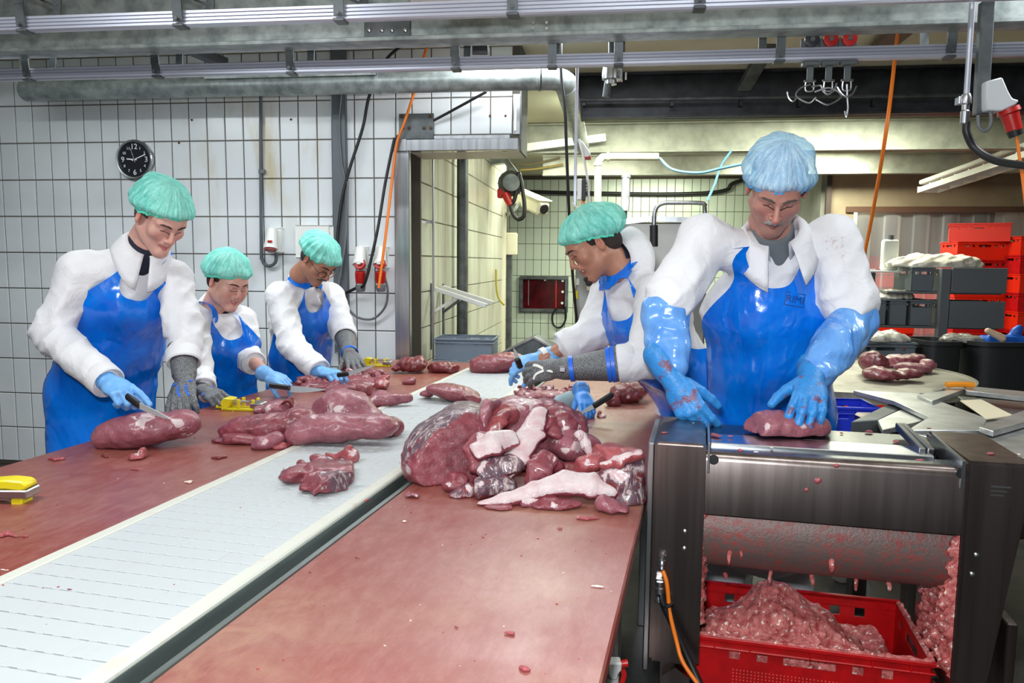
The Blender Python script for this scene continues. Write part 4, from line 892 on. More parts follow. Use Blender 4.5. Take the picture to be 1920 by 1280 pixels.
cable('black_cable', 'black cable loop hanging below the dark red hatch', [R(1060, 575, yf-.06), R(1061, 595, yf-.06), R(1055, 610, yf-.06), R(1046, 614, yf-.06), R(1037, 607, yf-.06), R(1036, 590, yf-.06), R(1044, 578, yf-.06)], .016, m_black)
cable('black_pipe', 'black horizontal line of cable along the back tile wall', [R(985, 359, yf-.05), R(1048, 361, yf-.05), R(1110, 362, yf-.05), R(1230, 364, yf-.05), R(1320, 362, yf-.05), R(1362, 356, yf-.05), R(1372, 345, yf-.05), R(1400, 335, yf-.05)], .03, m_black, 'pipe')
# camera housing
yk = 9.0
cm = thing('surveillance_camera', 'cream surveillance camera housing pointing right by the passage end', 'camera', RF, R(990, 395, yk))
pa, pb = R(966, 366, yk+.2), R(1020, 392, yk-.2)
MB().bar(pa, pb, .17, .16, bev=.03).build('housing', m_cream, cm, RF); MB().bar(pa+Vector((0, 0, .09)), pb+Vector((.02, -.02, .09)), .2, .015, bev=.004).build('sun_shield', m_cream, cm, RF)
MB().lathe(pb, pb-pa, [(0, .06), (.012, .055)], 14).build('lens_window', m_black, cm, RF); MB().tube([R(975, 380, yk), R(962, 398, yk), R(950, 402, yk+.3)], .025, 8, 4).build('arm', m_galv, cm, RF)
kb = thing('cable_hub', 'grey fan housing with hanging red plug and black cable loops by the passage end', 'socket', RF, R(950, 400, 8.3)); yk = 8.25
MB().lathe(R(957, 345, yk), (.2, -1, 0), [(0, .13), (.06, .14), (.1, .10), (.16, .09)], 16).build('housing', m_galvd, kb, RF)
MB().box(R(932, 371, yk-.1), R(948, 353, yk-.1)+Vector((0, .08, 0)), .01).build('red_socket', m_red, kb, RF)
MB().lathe(R(947, 362, yk-.1), R(957, 384, yk-.1)-R(947, 362, yk-.1), [(0, .04), (.06, .045), (.14, .035)], 12).build('red_plug', m_red, kb, RF)
MB().tube([R(956, 383, yk-.1), R(962, 402, yk-.1), R(972, 411, yk-.1), R(982, 404, yk-.1), R(983, 380, yk-.1), R(977, 340, yk-.1), R(972, 325, yk-.1), R(970, 350, yk-.1), R(964, 375, yk-.1), R(957, 384, yk-.1)], .022, 8, 8).build('black_lead', m_black, kb, RF, 60)
MB().bar(R(900, 308, yk), R(950, 300, yk), .12, .06).bar(R(948, 300, yk), R(968, 326, yk), .08, .06).build('arm', m_galv, kb, RF)
# white pipe pieces under the pale beam
wp_ = thing('bent_pipe', 'cream pipe with an elbow standing behind the bent man', 'pipe', RF, R(1122, 400, 7.0))
MB().tube([Vector((R(1120, 400, 7.0).x, 7.0, 0)), R(1120, 400, 7.0), R(1121, 330, 7.0), R(1122, 305, 7.0), R(1128, 297, 7.0), R(1140, 294, 7.0), R(1235, 294, 7.0)], .033, 14, 6).build('pipe_run', m_cream, wp_, RF, 60)
for px, py, ax in ((1138, 294, (1, 0, 0)), (1121, 311, (0, 0, 1))): MB().lathe(R(px, py, 7.0), ax, [(0, .036), (.002, .04), (.02, .04), (.022, .036)], 14).build('joint', m_cream, wp_, RF)
yq_ = 7.56
cable('cable_trunking', 'white cable trunking lying slanted under the pale beam', [R(985, 277, yq_), R(1136, 258, yq_)], .05, m_white, 'conduit', n=4, sm=1)
for k, (pts, c, nm) in enumerate([([(1236, 296), (1262, 318), (1310, 324), (1350, 316), (1390, 308)], (116, 170, 206), 'blue_hose'), ([(1372, 281), (1352, 310), (1340, 345), (1326, 376)], (116, 170, 206), 'blue_hose')]):
    cable(nm, ['light blue air hose drooping under the farthest beam', 'light blue hose falling toward the steel cabinet handle'][k], [R(a, b, 7.0 if k == 0 else 7.64) for a, b in pts], .012, M('blue_hose', c, .4), 'hose')
cable('brown_cable', 'thin brown cable sagging left of the duct under the pale beam', [R(965, 308, 9.55), R(1000, 307, 9.55), R(1050, 296, 9.55)], .012, M('brown_cable', (96, 84, 60), .6))
cable('brown_cable', 'lower brown cable sagging left of the duct', [R(975, 319, 9.55), R(1010, 316, 9.55), R(1056, 308, 9.55)], .014, M('ochre_cable', (128, 110, 56), .6))
yl_ = 9.58
hd = thing('tank_lamp', 'pale metal cylinder hanging between the bent man and the nearest man', 'lamp', RF, R(1172, 400, yl_))
MB().lathe(R(1174, 333, yl_), R(1172, 396, yl_)-R(1174, 333, yl_), [(-.04, .06), (0, .06), (.0, .045), (.03, .054), (.23, .054), (.26, .048), (.29, .054), (.40, .048)], 14).build('cylinder', m_alu, hd, RF)
MB().cyl(R(1172, 393, yl_), R(1171, 425, yl_), .026, 8).build('stem', m_black, hd, RF)
# steel cabinet with bent handle
yb_ = 5.15
cb_ = thing('steel_cabinet', 'stainless cabinet with sloping top and bent pipe handle behind the two men on the right', 'cabinet', RF, (R(1240, 600, yb_).x, yb_+.3, 0))
zc1 = R(1220, 408, yb_).z
MB().box((R(1158, 600, yb_).x, yb_, .1), (R(1322, 600, yb_).x, yb_+.6, zc1-.03), .01).build('body', M('cabinet_steel', (150, 150, 146), .4, .8), cb_, RF)
MB().bar(R(1150, 418, yb_-.02), R(1222, 410, yb_-.02), .04, .035).bar(R(1222, 410, yb_-.02), R(1322, 414, yb_-.02), .04, .035).build('rim', m_steel, cb_, RF)
MB().tube([R(1226, 425, yb_-.05), R(1227, 402, yb_-.05), R(1232, 388, yb_-.05), R(1244, 381, yb_-.05), R(1262, 380, yb_-.05), R(1316, 381, yb_-.05), R(1321, 390, yb_-.03), R(1321, 425, yb_-.02)], .014, 12, 6).build('handle_pipe', m_steel, cb_, RF, 60)
MB().cyl(R(1226, 422, yb_-.05), R(1226, 462, yb_-.05), .026, 14).build('grip', m_black, cb_, RF)
for x_ in (1168, 1312): MB().box((R(x_, 600, yb_).x-.03, yb_+.05, 0), (R(x_, 600, yb_).x+.03, yb_+.15, .12)).build('foot', m_galvd, cb_, RF)
# steel column with a control panel behind the bent man's face
yp_ = 6.4
cl_ = thing('control_column', 'grey steel column with a control panel behind the bent man\'s chin', 'column', RF, (R(1105, 560, yp_).x, yp_, 0))
MB().box((R(1078, 560, yp_).x, yp_, 0), (R(1140, 560, yp_).x, yp_+.3, R(1100, 495, yp_).z), .01).build('body', M('cabinet_steel', (150, 150, 146), .4, .8), cl_, RF)
MB().box(R(1100, 545, yp_-.02), R(1122, 505, yp_-.02)+Vector((0, .02, 0)), .004).build('panel', m_cream, cl_, RF); MB().box(R(1079, 560, yp_-.02), R(1084, 545, yp_-.02)+Vector((0, .02, 0))).build('yellow_switch', M('yellow_plastic', (226, 208, 30), .35), cl_, RF)
MB().box(R(1080, 534, yp_-.02), R(1086, 522, yp_-.02)+Vector((0, .02, 0))).build('white_switch', m_white, cl_, RF)
# ------------------------------------------------------------------ right: curtain, crates, cart, bins, turntable
cur = NT('clear_pvc'); tr = cur.new('ShaderNodeBsdfTransparent'); tr.inputs[0].default_value = (.96, .95, .93, 1); mx = cur.new('ShaderNodeMixShader'); cur.setv('Base Color', lin((222, 224, 232))); cur.setv('Roughness', .25)
cur.link(cur.ramp(cur.noise(cur.coord('Object', (1, 1, .1)), 3, 2, .5), .3, .8, (.16, .16, .16, 1), (.30, .30, .30, 1)), mx.inputs[0]); cur.link(tr.outputs[0], mx.inputs[1]); cur.link(cur.b.outputs[0], mx.inputs[2]); cur.link(mx.outputs[0], cur.out.inputs[0])
ct = thing('strip_curtain', 'clear plastic strip curtain in the doorway behind the red crates', 'curtain', RF, ((xd1+6.4)/2, DY-.05, 0))
rs = random.Random(4); x = xd1+.02; k = 0
while x < 6.5:
    w = .2; V = []; yo = DY+.02+(.012 if k % 2 else 0)
    n_ = 5
    for j in range(2):
        for i in range(n_+1): V.append((x+w*i/n_, yo+.012*math.sin(i/n_*math.pi)*(1 if k % 2 else -1)+.02*(1-j)*rs.random(), .03+(zd-.03)*j))
    mesh_object('curtain_strip', V, [(i, i+1, n_+2+i, n_+1+i) for i in range(n_)], cur.m, ct, RF, 60); x += .17; k += 1
E2 = (.60, .40, .20)
def stack(px, Yd, n, dz0, base, ang, words, mats, topang=None, grp='red crates stacked at the back'):
    c = R(px, 500, Yd)
    for k in range(n):
        z = base+k*.202
        lb = words[0]+' '+('bottom' if k == 0 else 'topmost' if k == n-1 else ['second', 'third', 'fourth', 'fifth', 'sixth', 'seventh', 'eighth'][k-1])+' crate from the floor of the '+words[1]
        a = ang+random.uniform(-.03, .03)
        if topang is not None and k == n-1: a = topang
        crate('red_crate', lb, RF, (c.x+random.uniform(-.015, .015), Yd, z), a, .60, .40, .20, mats[k % len(mats)], False, grp)
R1 = R(1800, 430, 9.2)
stack(1828, 9.25, 9, 0, .153, .10, ('red', 'left stack before the strip curtain'), [m_redc, m_redo, m_redo], -.35)
stack(1948, 9.0, 9, 0, .005, .06, ('orange red', 'right stack before the curtain'), [m_redo, m_redc])
stack(1640, 10.9, 8, 0, .005, .05, ('pale red', 'left stack behind the strip curtain'), [m_redo, m_redc], None, 'red crates behind the strip curtain')
stack(1748, 10.8, 8, 0, .005, -.04, ('dull red', 'right stack behind the strip curtain'), [m_redc, m_redo], None, 'red crates behind the strip curtain')
stack(1650, 8.4, 5, 0, .005, .1, ('bright red', 'low stack left of the tray cart'), [m_redo, m_redc])
stack(1800, 7.5, 3, 0, .005, .04, ('orange', 'low stack behind the cart post'), [m_redo])
qq = R(1828, 500, 9.25); pl_ = thing('pallet', 'low wooden pallet under the left stack of red crates', 'pallet', RF, (qq.x, 9.25, 0)); MB().box((qq.x-.32, 9.03, .10), (qq.x+.32, 9.47, .148), .003).build('deck', M('pallet_wood', (140, 112, 80), .8), pl_, RF)
for dx in (-.26, 0, .26): MB().box((qq.x+dx-.04, 9.05, 0), (qq.x+dx+.04, 9.45, .10), .003).build('block', M('pallet_wood', (140, 112, 80), .8), pl_, RF)
# tray cart
yc_ = 6.3; kc = yc_/4.4
m_tray = M('grey_tray', (104, 108, 112), .45, .1)
ca = thing('tray_cart', 'grey steel cart with two shelf levels of crates at the right', 'cart', RF, (R(1765, 640, yc_).x, yc_+.2, 0))
pst = R(1767, 560, yc_); xw = lambda px: R(px, 560, yc_).x
MB().box((pst.x-.036, yc_-.045, 0), (pst.x+.036, yc_+.02, R(1767, 503, yc_).z), .004).build('post', m_tray, ca, RF)
MB().box((xw(1668), yc_+.50, 0), (xw(1680), yc_+.54, R(1700, 505, yc_+.5).z), .004).build('post', m_tray, ca, RF)
def shelf(py, xl):
    z = R(1760, py, yc_).z; MB().box((xw(xl), yc_+.02, z-.022), (xw(1880), yc_+.54, z-.004), .003).build('shelf', m_tray, ca, RF); return z
za = shelf(546, 1664); zb_ = shelf(611, 1640)
MB().box((xw(1660), yc_+.02, .12), (xw(1870), yc_+.54, .15), .003).build('lower_frame', m_tray, ca, RF)
for x_ in (1690, 1850):
    for dy in (.06, .48): MB().cyl((xw(x_)-.015, yc_+dy, .06), (xw(x_)+.015, yc_+dy, .06), .058, 14).build('castor', m_black, ca, RF)
m_gdk = M('dark_grey_crate', (104, 112, 120), .45, rnd=.2)
hA = R(1830, 502, yc_).z-za; hB = R(1830, 564, yc_).z-zb_
MB().box((pst.x+.04, yc_-.05, za-.01), (xw(1880), yc_-.03, za+hA), .003).build('side_panel', m_tray, ca, RF)
MB().box((pst.x+.04, yc_-.05, zb_-.01), (xw(1880), yc_-.03, zb_+hB), .003).build('side_panel', m_tray, ca, RF)
def cart_crate(label, xl, xr, z, h): grey_crate(label, RF, ((xw(xl)+xw(xr))/2, yc_+.24, z), 0, xw(xr)-xw(xl), .40, h, m_gdk)
cart_crate('grey crate on the upper shelf of the tray cart, left of the post', 1709, 1756, za, hA)
cart_crate('grey crate on the upper shelf of the tray cart, right of the post', 1779, 1872, za, hA-.015)
cart_crate('grey crate at the left end of the lower cart shelf', 1641, 1669, zb_, hB)
cart_crate('grey crate second from the left on the lower cart shelf', 1671, 1708, zb_, hB)
cart_crate('grey crate beside the post on the lower cart shelf', 1710, 1756, zb_, hB)
cart_crate('grey crate on the lower cart shelf, right of the post', 1779, 1870, zb_, hB-.01)
def bag(name, label, c, r, mat, seed, F=RF, amp=.02, h=.006):
    s = S(h, .02); s.el(c, r); s.disp = lambda p: amp*wob(p, 45, seed, 6)+amp*.5*wob(p, 110, seed+1, 6); s.plane((c[0], c[1], c[2]-r[2]*.25), (0, 0, -1))
    V, Fq = s.mesh(); return mesh_object(name, V, Fq, mat, None, F, 180, label=label, cat='bag')
m_bag = M('clear_bag', (222, 218, 206), .18, 0, .7, var=(30, (190, 180, 168), .45, .65))
bag('plastic_bag', 'crumpled clear plastic bag lying on the upper crates of the tray cart', (xw(1768), yc_+.2, za+hA+.020), (.36, .18, .085), m_bag, 3, RF, .026)
bag('plastic_bag', 'white plastic bag hanging off the left end of the lower cart crates', (xw(1690), yc_+.2, zb_+hB+.016), (.16, .14, .06), m_bag, 5, RF, .024)
bt = thing('bottle', 'white plastic bottle with grey cap standing left of the tray cart crates', 'bottle', RF, R(1666, 505, yc_+.3))
bz = R(1666, 507, yc_+.3); hb = R(1666, 449, yc_+.3).z-bz.z
MB().box((bz.x-.062, bz.y-.04, bz.z), (bz.x+.062, bz.y+.04, bz.z+hb), .02, 3).build('bottle_body', M('milky_plastic', (218, 222, 216), .3), bt, RF)
MB().cyl((bz.x, bz.y, bz.z+hb), (bz.x, bz.y, bz.z+hb+.035), .026, 12).build('cap', m_greyc, bt, RF)
MB().box((xw(1642), bz.y-.1, bz.z-.016), (xw(1706), bz.y+.23, bz.z-.002), .002).build('bottle_shelf', m_white, ca, RF)
# black bins
def bin_(label, F, c, wx, wy, h, ang=0):
    Fl = F @ Matrix.Translation(Vector(c)) @ rz(ang); t = thing('black_bin', label, 'bin', Fl); b = bmesh.new(); rings = []
    for (sx, sy, z) in ((.86, .86, 0), (1, 1, h-.03), (1.06, 1.06, h-.03), (1.06, 1.06, h), (.96, .96, h), (.82, .82, .02)):
        r_ = []
        for k in range(24):
            a = 2*math.pi*k/24; ca_, sa_ = math.cos(a), math.sin(a); e = .45; r_.append(b.verts.new((wx/2*sx*math.copysign(abs(ca_)**e, ca_), wy/2*sy*math.copysign(abs(sa_)**e, sa_), z)))
        rings.append(r_)
    for i in range(5):
        for k in range(24): b.faces.new((rings[i][k], rings[i][(k+1) % 24], rings[i+1][(k+1) % 24], rings[i+1][k]))
    b.faces.new(rings[0][::-1]); b.faces.new(rings[5]); MB().bm(b).build('bin_body', M('black_bin_plastic', (34, 36, 38), .5), t, Fl, 50)
    for s_ in (-1, 1): MB().box((s_*wx*.52-.02, -.08, h-.06), (s_*wx*.52+.02, .08, h-.03), .006).build('handle', M('black_bin_plastic', (34, 36, 38), .5), t, Fl)
    return t
q = P(1846, 640, 5.2); bin_('large black bin at the right edge with blue gloves on top', WF, (3.53, 5.40, 0), .72, .5, q.z)
q2 = P(1740, 637, 5.25); bin_('black bin behind the turntable, left of the larger bin', WF, (2.95, 5.32, 0), .25, .36, q2.z)
bg = P(1818, 637, 5.3); bag('plastic_bag', 'grey clear bag bulging out of the large black bin', (bg.x, 5.38, bg.z-.01), (.16, .12, .05), M('grey_bag', (150, 146, 140), .2, var=(30, (110, 106, 100), .45, .65)), 8, WF)
gb = P(1884, 632, 5.3)
s = S(.006, .02); s.box(P(1880, 637, 5.3), (.14, .06, .03), None, .015); s.chain([(P(1895, 634, 5.3), .03), (P(1906, 622, 5.3), .03), (P(1912, 615, 5.3), .022)]); s.chain([(P(1862, 634, 5.3), .03), (P(1858, 628, 5.3), .018)]); s.disp = lambda p: .006*wob(p, 60, 3)
V, Fq = s.mesh(); mesh_object('rubber_glove', V, Fq, M('blue_rubber', (24, 92, 190), .4), None, WF, 180, label='pair of thick blue rubber gloves on the large black bin', cat='glove')
pk = S(.006, .01); pk.chain([(P(1852, 620, 5.25), .02), (P(1878, 634, 5.25), .03)]); V, Fq = pk.mesh(); mesh_object('paper_roll', V, Fq, M('pale_paper', (226, 196, 170), .6), None, WF, 180, label='pale crumpled paper stuck in the large black bin by the gloves', cat='paper')
# turntable with meat
tq = T(1600, 715, .90); tc = Vector((1.78, 4.28, .90)); TRd = .74
tt = thing('round_table', 'round stainless turntable with meat pieces behind the nearest man', 'table', WF, (tc.x, tc.y, 0))
MB().lathe((tc.x, tc.y, .845), (0, 0, 1), [(0, TRd), (.055, TRd), (.055, TRd-.012), (.047, TRd-.014)], 56).build('table_top', M('worn_steel_top', (176, 172, 156), .40, .25, var=(5, (130, 124, 108), .4, .65)), tt, WF, 30)
MB().cyl((tc.x, tc.y, .05), (tc.x, tc.y, .845), .08, 20).lathe((tc.x, tc.y, 0), (0, 0, 1), [(0, .32), (.04, .32), (.06, .1)], 28).build('pedestal', m_steel, tt, WF)
# second skinner, lying lower behind the machine
ZK = .93
sm = thing('steel_feed_table', 'angular stainless feed table of a second machine at the right edge', 'machine', WF, (T(1760, 780, ZK).x, T(1760, 780, ZK).y, 0))
m_skn = M('pale_stainless', (212, 214, 214), .34, .85, var=(8, (180, 182, 180), .4, .65))
def poly_z(pts, z, th, mat, name, parent=sm, dz=None):
    q = [T(px, py, z) for px, py in pts]
    return MB().poly(q, (0, 0, -th), .002).build(name, mat, parent, WF, 30)
poly_z([(1600, 731), (1722, 737), (1850, 784), (1842, 806), (1712, 806), (1742, 781), (1677, 751)], ZK, .02, m_skn, 'feed_plate')
poly_z([(1742, 781), (1850, 784), (1990, 800), (1990, 868), (1800, 840), (1700, 806)], ZK-.012, .02, m_skn, 'front_plate')
for nm, pts in (('frame_bar', [(1720, 740), (1802, 722), (1816, 726), (1748, 752)]), ('frame_bar', [(1802, 722), (1990, 740), (1990, 752), (1812, 732)]), ('frame_bar', [(1836, 800), (1990, 742), (1990, 772), (1862, 808)])):
    poly_z(pts, ZK+.014, .02, m_skn, nm)
poly_z([(1795, 742), (1990, 760), (1990, 790), (1880, 790), (1850, 784)], ZK-.045, .01, M('pocket_steel', (176, 178, 176), .3, .9), 'pocket_floor')
poly_z([(1800, 750), (1840, 748), (1900, 778), (1850, 784)], ZK+.004, .006, M('pale_cutting_strip', (216, 206, 178), .4), 'plastic_strip')
# hopper under the left wing
A_ = [T(1596, 790, ZK-.03), T(1645, 786, ZK-.0), T(1694, 762, ZK-.0), T(1676, 752, ZK-.0)]
MB().poly([T(1596, 790, .9), T(1676, 752, .9), T(1694, 764, .9), T(1646, 787, .9)], (0, 0, -.35), .003).build('hopper_side', m_galvd, sm)
MB().poly([T(1646, 787, .905), T(1694, 765, .905), T(1740, 786, .905), T(1655, 806, .905)], (0, 0, -.02), .002).build('hopper_plate', m_skn, sm)
lo, hi = T(1700, 806, ZK), T(1900, 745, ZK)
MB().box((lo.x+.1, lo.y+.1, .5), (hi.x+.3, hi.y-.05, ZK-.06), .01).build('machine_body', m_mach, sm)
for x_, y_ in ((lo.x+.13, lo.y+.13), (hi.x+.25, lo.y+.13), (lo.x+.13, hi.y-.1), (hi.x+.25, hi.y-.1)): MB().box((x_-.03, y_-.03, 0), (x_+.03, y_+.03, .52)).build('leg', m_mach, sm)
kn = thing('knife', 'orange handled knife lying on the second machine at the right', 'knife', WF, T(1800, 722, ZK+.02))
a, b = T(1774, 721, ZK+.03), T(1826, 722, ZK+.03)
MB().tube([a, a.lerp(b, .5)+Vector((0, 0, .003)), b], .013, 12, 5).build('handle', M('orange_plastic', (240, 146, 20), .35), kn)
MB().poly([a+Vector((-.004, -.012, -.006)), a+Vector((-.03, -.05, -.008)), a+Vector((-.12, -.1, -.01)), a+Vector((-.02, -.01, -.006))], (0, 0, -.002)).build('blade', m_steel, kn)
bc = T(1620, 775, .75)
crate('blue_crate', 'blue plastic crate behind the nearest man, below the turntable', WF, (1.43, 3.42, .70), -.1, .4, .24, .18, M('blue_crate_plastic', (30, 52, 196), .4))
bst = thing('crate_dolly', 'dark stand under the blue crate', 'stand', WF, (1.38, 3.42, 0)); MB().box((1.25, 3.31, .67), (1.61, 3.53, .697), .003).build('deck', m_galvd, bst)
for dx in (1.27, 1.59):
    for dy in (3.33, 3.51): MB().box((dx-.015, dy-.015, .1), (dx+.015, dy+.015, .672)).build('leg', m_galvd, bst); MB().cyl((dx-.018, dy-.03, .05), (dx+.006, dy+.03, .05), .05, 18).build('castor', m_white, bst)
# grey tub with a white bag behind the turntable
gq = P(1648, 676, 5.32)
grey_crate('grey crate with a white plastic bag on top, behind the turntable', WF, (gq.x+.0, 5.35, gq.z-.05), -.05, .42, .28, .19, m_gdk)
gst = thing('crate_stand', 'steel stand under the grey crate behind the turntable', 'stand', WF, (gq.x, 5.35, 0)); MB().box((gq.x-.2, 5.22, gq.z-.08), (gq.x+.2, 5.49, gq.z-.053), .003).build('deck', m_galvd, gst)
for dx in (-.18, .18):
    for dy in (5.24, 5.47): MB().box((gq.x+dx-.015, dy-.015, 0), (gq.x+dx+.015, dy+.015, gq.z-.07)).build('leg', m_galvd, gst)
bag('plastic_bag', 'white plastic bag lying on the grey crate behind the turntable', (gq.x+.0, 5.33, gq.z+.155), (.2, .13, .06), M('white_bag', (214, 212, 200), .25, var=(30, (180, 176, 166), .45, .65)), 12, WF)
# ------------------------------------------------------------------ people
zmd = zp1+.0045; YMM = T(1470, 820, zmd).y+.045; print('YMM', YMM)
def V3(p): return np.array(p, float)
def cloth_mat(name, c, c2, bs=120):
    t = NT(name); v = t.coord('Object')
    t.link(t.mix(t.ramp(t.noise(v, 7, 4, .6), .35, .7), lin(c), lin(c2)), t.b.inputs['Base Color']); t.setv('Roughness', .85); t.setv('Specular IOR Level', .25); t.setv('Sheen Weight', .15)
    b1 = t.bump(t.noise(v, 14, 3, .55, .8), .35, .02); t.link(t.bump(t.noise(v, bs*4, 2, .5), .08, .002, b1), t.b.inputs['Normal']); return t.m
m_coat = cloth_mat('white_work_coat', (226, 226, 228), (214, 214, 220))
def coat_spotted():
    t = NT('stained_work_coat'); v = t.coord('Object'); n = t.ramp(t.noise(v, 9, 3, .6), .62, .70); n2 = t.ramp(t.noise(v, 90, 3, .7), .52, .62)
    t.link(t.mix(t.math('MULTIPLY', t.math('MULTIPLY', n, n2), .55), lin((228, 228, 232)), lin((176, 132, 108))), t.b.inputs['Base Color']); t.setv('Roughness', .85); t.setv('Specular IOR Level', .25)
    t.link(t.bump(t.noise(v, 14, 3, .55, .8), .35, .02), t.b.inputs['Normal']); return t.m
m_coat5 = coat_spotted()
def film_mat(name, c, c2, rough=.18, alpha=None, strength=.5):
    t = NT(name); v = t.coord('Object'); vs = t.coord('Object', (1, 1, .45))
    n = t.noise(vs, 9, 4, .6, 1.0); t.link(t.mix(t.ramp(n, .35, .7), lin(c), lin(c2)), t.b.inputs['Base Color']); t.setv('Roughness', rough); t.setv('Specular IOR Level', .6); t.setv('Coat Weight', .35); t.setv('Coat Roughness', .08)
    cr_ = t.math('ABSOLUTE', t.math('SUBTRACT', t.noise(t.coord('Object', (1, 1, .6)), 5, 3, .55, .5), .5)); b0 = t.bump(t.ramp(cr_, 0, .10), strength*.5, .012); b1 = t.bump(t.noise(vs, 4, 2, .5, .3), strength*1.4, .05, b0); b2 = t.bump(t.noise(v, 24, 3, .55, .6), strength*.3, .006, b1); t.link(b2, t.b.inputs['Normal']); t.link(b2, t.b.inputs['Coat Normal'])
    if alpha: 
        tr = t.new('ShaderNodeBsdfTransparent'); tr.inputs[0].default_value = lin(alpha[1]); mx = t.new('ShaderNodeMixShader'); t.link(t.ramp(t.noise(v, 40, 4, .65, 1.5), .35, .7, (alpha[0],)*3+(1,), (min(1, alpha[0]+.35),)*3+(1,)), mx.inputs[0])
        t.link(tr.outputs[0], mx.inputs[1]); t.link(t.b.outputs[0], mx.inputs[2]); t.link(mx.outputs[0], t.out.inputs[0])
    return t.m
m_apron = film_mat('blue_plastic_apron', (2, 122, 232), (0, 98, 212))
m_sleeve = film_mat('blue_plastic_oversleeve', (120, 176, 236), (78, 140, 222), .22, None, .8)
m_nitrile = M('pale_blue_nitrile', (118, 178, 234), .42, var=(30, (104, 164, 224), .4, .7), bump=(50, .15, .004))
def glove_dirty():
    t = NT('blue_work_glove'); v = t.coord('Object'); n = t.ramp(t.noise(v, 22, 3, .6), .56, .64); g = t.ramp(t.noise(v, 140, 4, .7), .5, .68)
    c = t.mix(t.math('MULTIPLY', g, .45), lin((44, 136, 210)), lin((72, 84, 82))); c = t.mix(t.math('MULTIPLY', n, .8), c, lin((120, 50, 46)))
    t.link(c, t.b.inputs['Base Color']); t.setv('Roughness', .38); t.link(t.bump(t.noise(v, 110, 3, .7), .5, .004), t.b.inputs['Normal']); return t.m
m_workglove = glove_dirty()
def chain_mat():
    t = NT('steel_mesh_glove'); v = t.coord('Object'); vo = t.new('ShaderNodeTexVoronoi'); vo.inputs['Scale'].default_value = 300; t.link(v, vo.inputs['Vector'])
    n = t.ramp(t.noise(v, 26, 3, .65), .58, .70); c = t.mix(t.ramp(vo.outputs['Distance'], .1, .6), lin((156, 160, 164)), lin((90, 92, 94))); c = t.mix(t.math('MULTIPLY', n, .7), c, lin((112, 52, 46)))
    t.link(c, t.b.inputs['Base Color']); t.setv('Metallic', .35); t.setv('Roughness', .5); t.link(t.bump(vo.outputs['Distance'], .7, .002), t.b.inputs['Normal']); return t.m
m_chain = chain_mat()
m_strap = M('blue_glove_strap', (28, 104, 224), .4); m_wstrap = M('white_glove_strap', (232, 230, 222), .5)
m_navy = M('navy_shirt', (26, 30, 48), .85); m_greyshirt = M('grey_shirt', (104, 110, 116), .9); m_blackc = M('black_shirt', (20, 18, 20), .9)
m_trous = M('white_trousers', (196, 198, 202), .85); m_boot = M('white_rubber_boot', (206, 206, 200), .5)
def skin_mat(name, base, red, lip):
    t = NT(name); v = t.coord('Object'); a = t.new('ShaderNodeVertexColor'); a.layer_name = 'Col'; sp = t.new('ShaderNodeSeparateColor'); t.link(a.outputs[0], sp.inputs[0])
    c = t.mix(t.ramp(t.noise(v, 30, 4, .6), .35, .7), lin(base), lin(tuple(int(q*.93) for q in base)))
    c = t.mix(sp.outputs[1], c, lin(red)); c = t.mix(sp.outputs[0], c, lin(lip)); c = t.mix(sp.outputs[2], c, lin((92, 80, 74)))
    t.link(c, t.b.inputs['Base Color']); t.setv('Roughness', .45); t.setv('Specular IOR Level', .4); t.setv('Subsurface Weight', .15); t.setv('Subsurface Radius', (.01, .004, .002)); t.setv('Subsurface Scale', .6)
    t.link(t.bump(t.noise(v, 260, 3, .6), .12, .001), t.b.inputs['Normal']); return t.m
def cap_mat(name, c, c2, op):
    """thin non-woven fabric gathered into radial pleats; the hair shows through. Col = (cos, sin, height) of the cap's own surface"""
    t = NT(name); v = t.coord('Object'); a = t.new('ShaderNodeVertexColor'); a.layer_name = 'Col'; mp = t.new('ShaderNodeMapping'); mp.inputs['Scale'].default_value = (9, 9, 2.2); t.link(a.outputs[0], mp.inputs[0])
    pl = t.noise(mp.outputs[0], 2.2, 5, .62, .5); n1 = t.ramp(pl, .38, .66); n2 = t.ramp(t.noise(v, 18, 3, .5, .8), .30, .75); n3 = t.ramp(t.noise(t.coord('Object', (1, .3, 1)), 160, 3, .7, 1), .4, .65)
    f = t.math('ADD', t.math('ADD', t.math('MULTIPLY', n1, .5), t.math('MULTIPLY', n2, .3)), t.math('MULTIPLY', n3, .2)); t.link(t.mix(f, lin(c), lin(c2)), t.b.inputs['Base Color']); t.setv('Roughness', .7); t.setv('Specular IOR Level', .3)
    t.link(t.bump(pl, .6, .012, t.bump(t.noise(v, 40, 4, .6, 1.5), .2, .004)), t.b.inputs['Normal'])
    tr = t.new('ShaderNodeBsdfTransparent'); tr.inputs[0].default_value = (.92, .96, .96, 1); mx = t.new('ShaderNodeMixShader')
    t.link(t.math('ADD', t.math('MULTIPLY', f, .34), op), mx.inputs[0]); t.link(tr.outputs[0], mx.inputs[1]); t.link(t.b.outputs[0], mx.inputs[2]); t.link(mx.outputs[0], t.out.inputs[0]); return t.m
m_capg = cap_mat('green_hair_net', (96, 228, 208), (180, 250, 240), .56); m_capb = cap_mat('blue_hair_net', (130, 200, 246), (214, 238, 252), .54)
m_band_g = M('green_cap_band', (88, 214, 184), .7, bump=(160, .5, .003)); m_band_b = M('blue_cap_band', (82, 164, 226), .7, bump=(160, .5, .003))
def frame(o, fwd, uphint):
    f = Vector(fwd).normalized(); u = Vector(uphint); u = (u-f*u.dot(f)).normalized(); x = f.cross(u)
    return Matrix(((x.x, f.x, u.x, o[0]), (x.y, f.y, u.y, o[1]), (x.z, f.z, u.z, o[2]), (0, 0, 0, 1)))
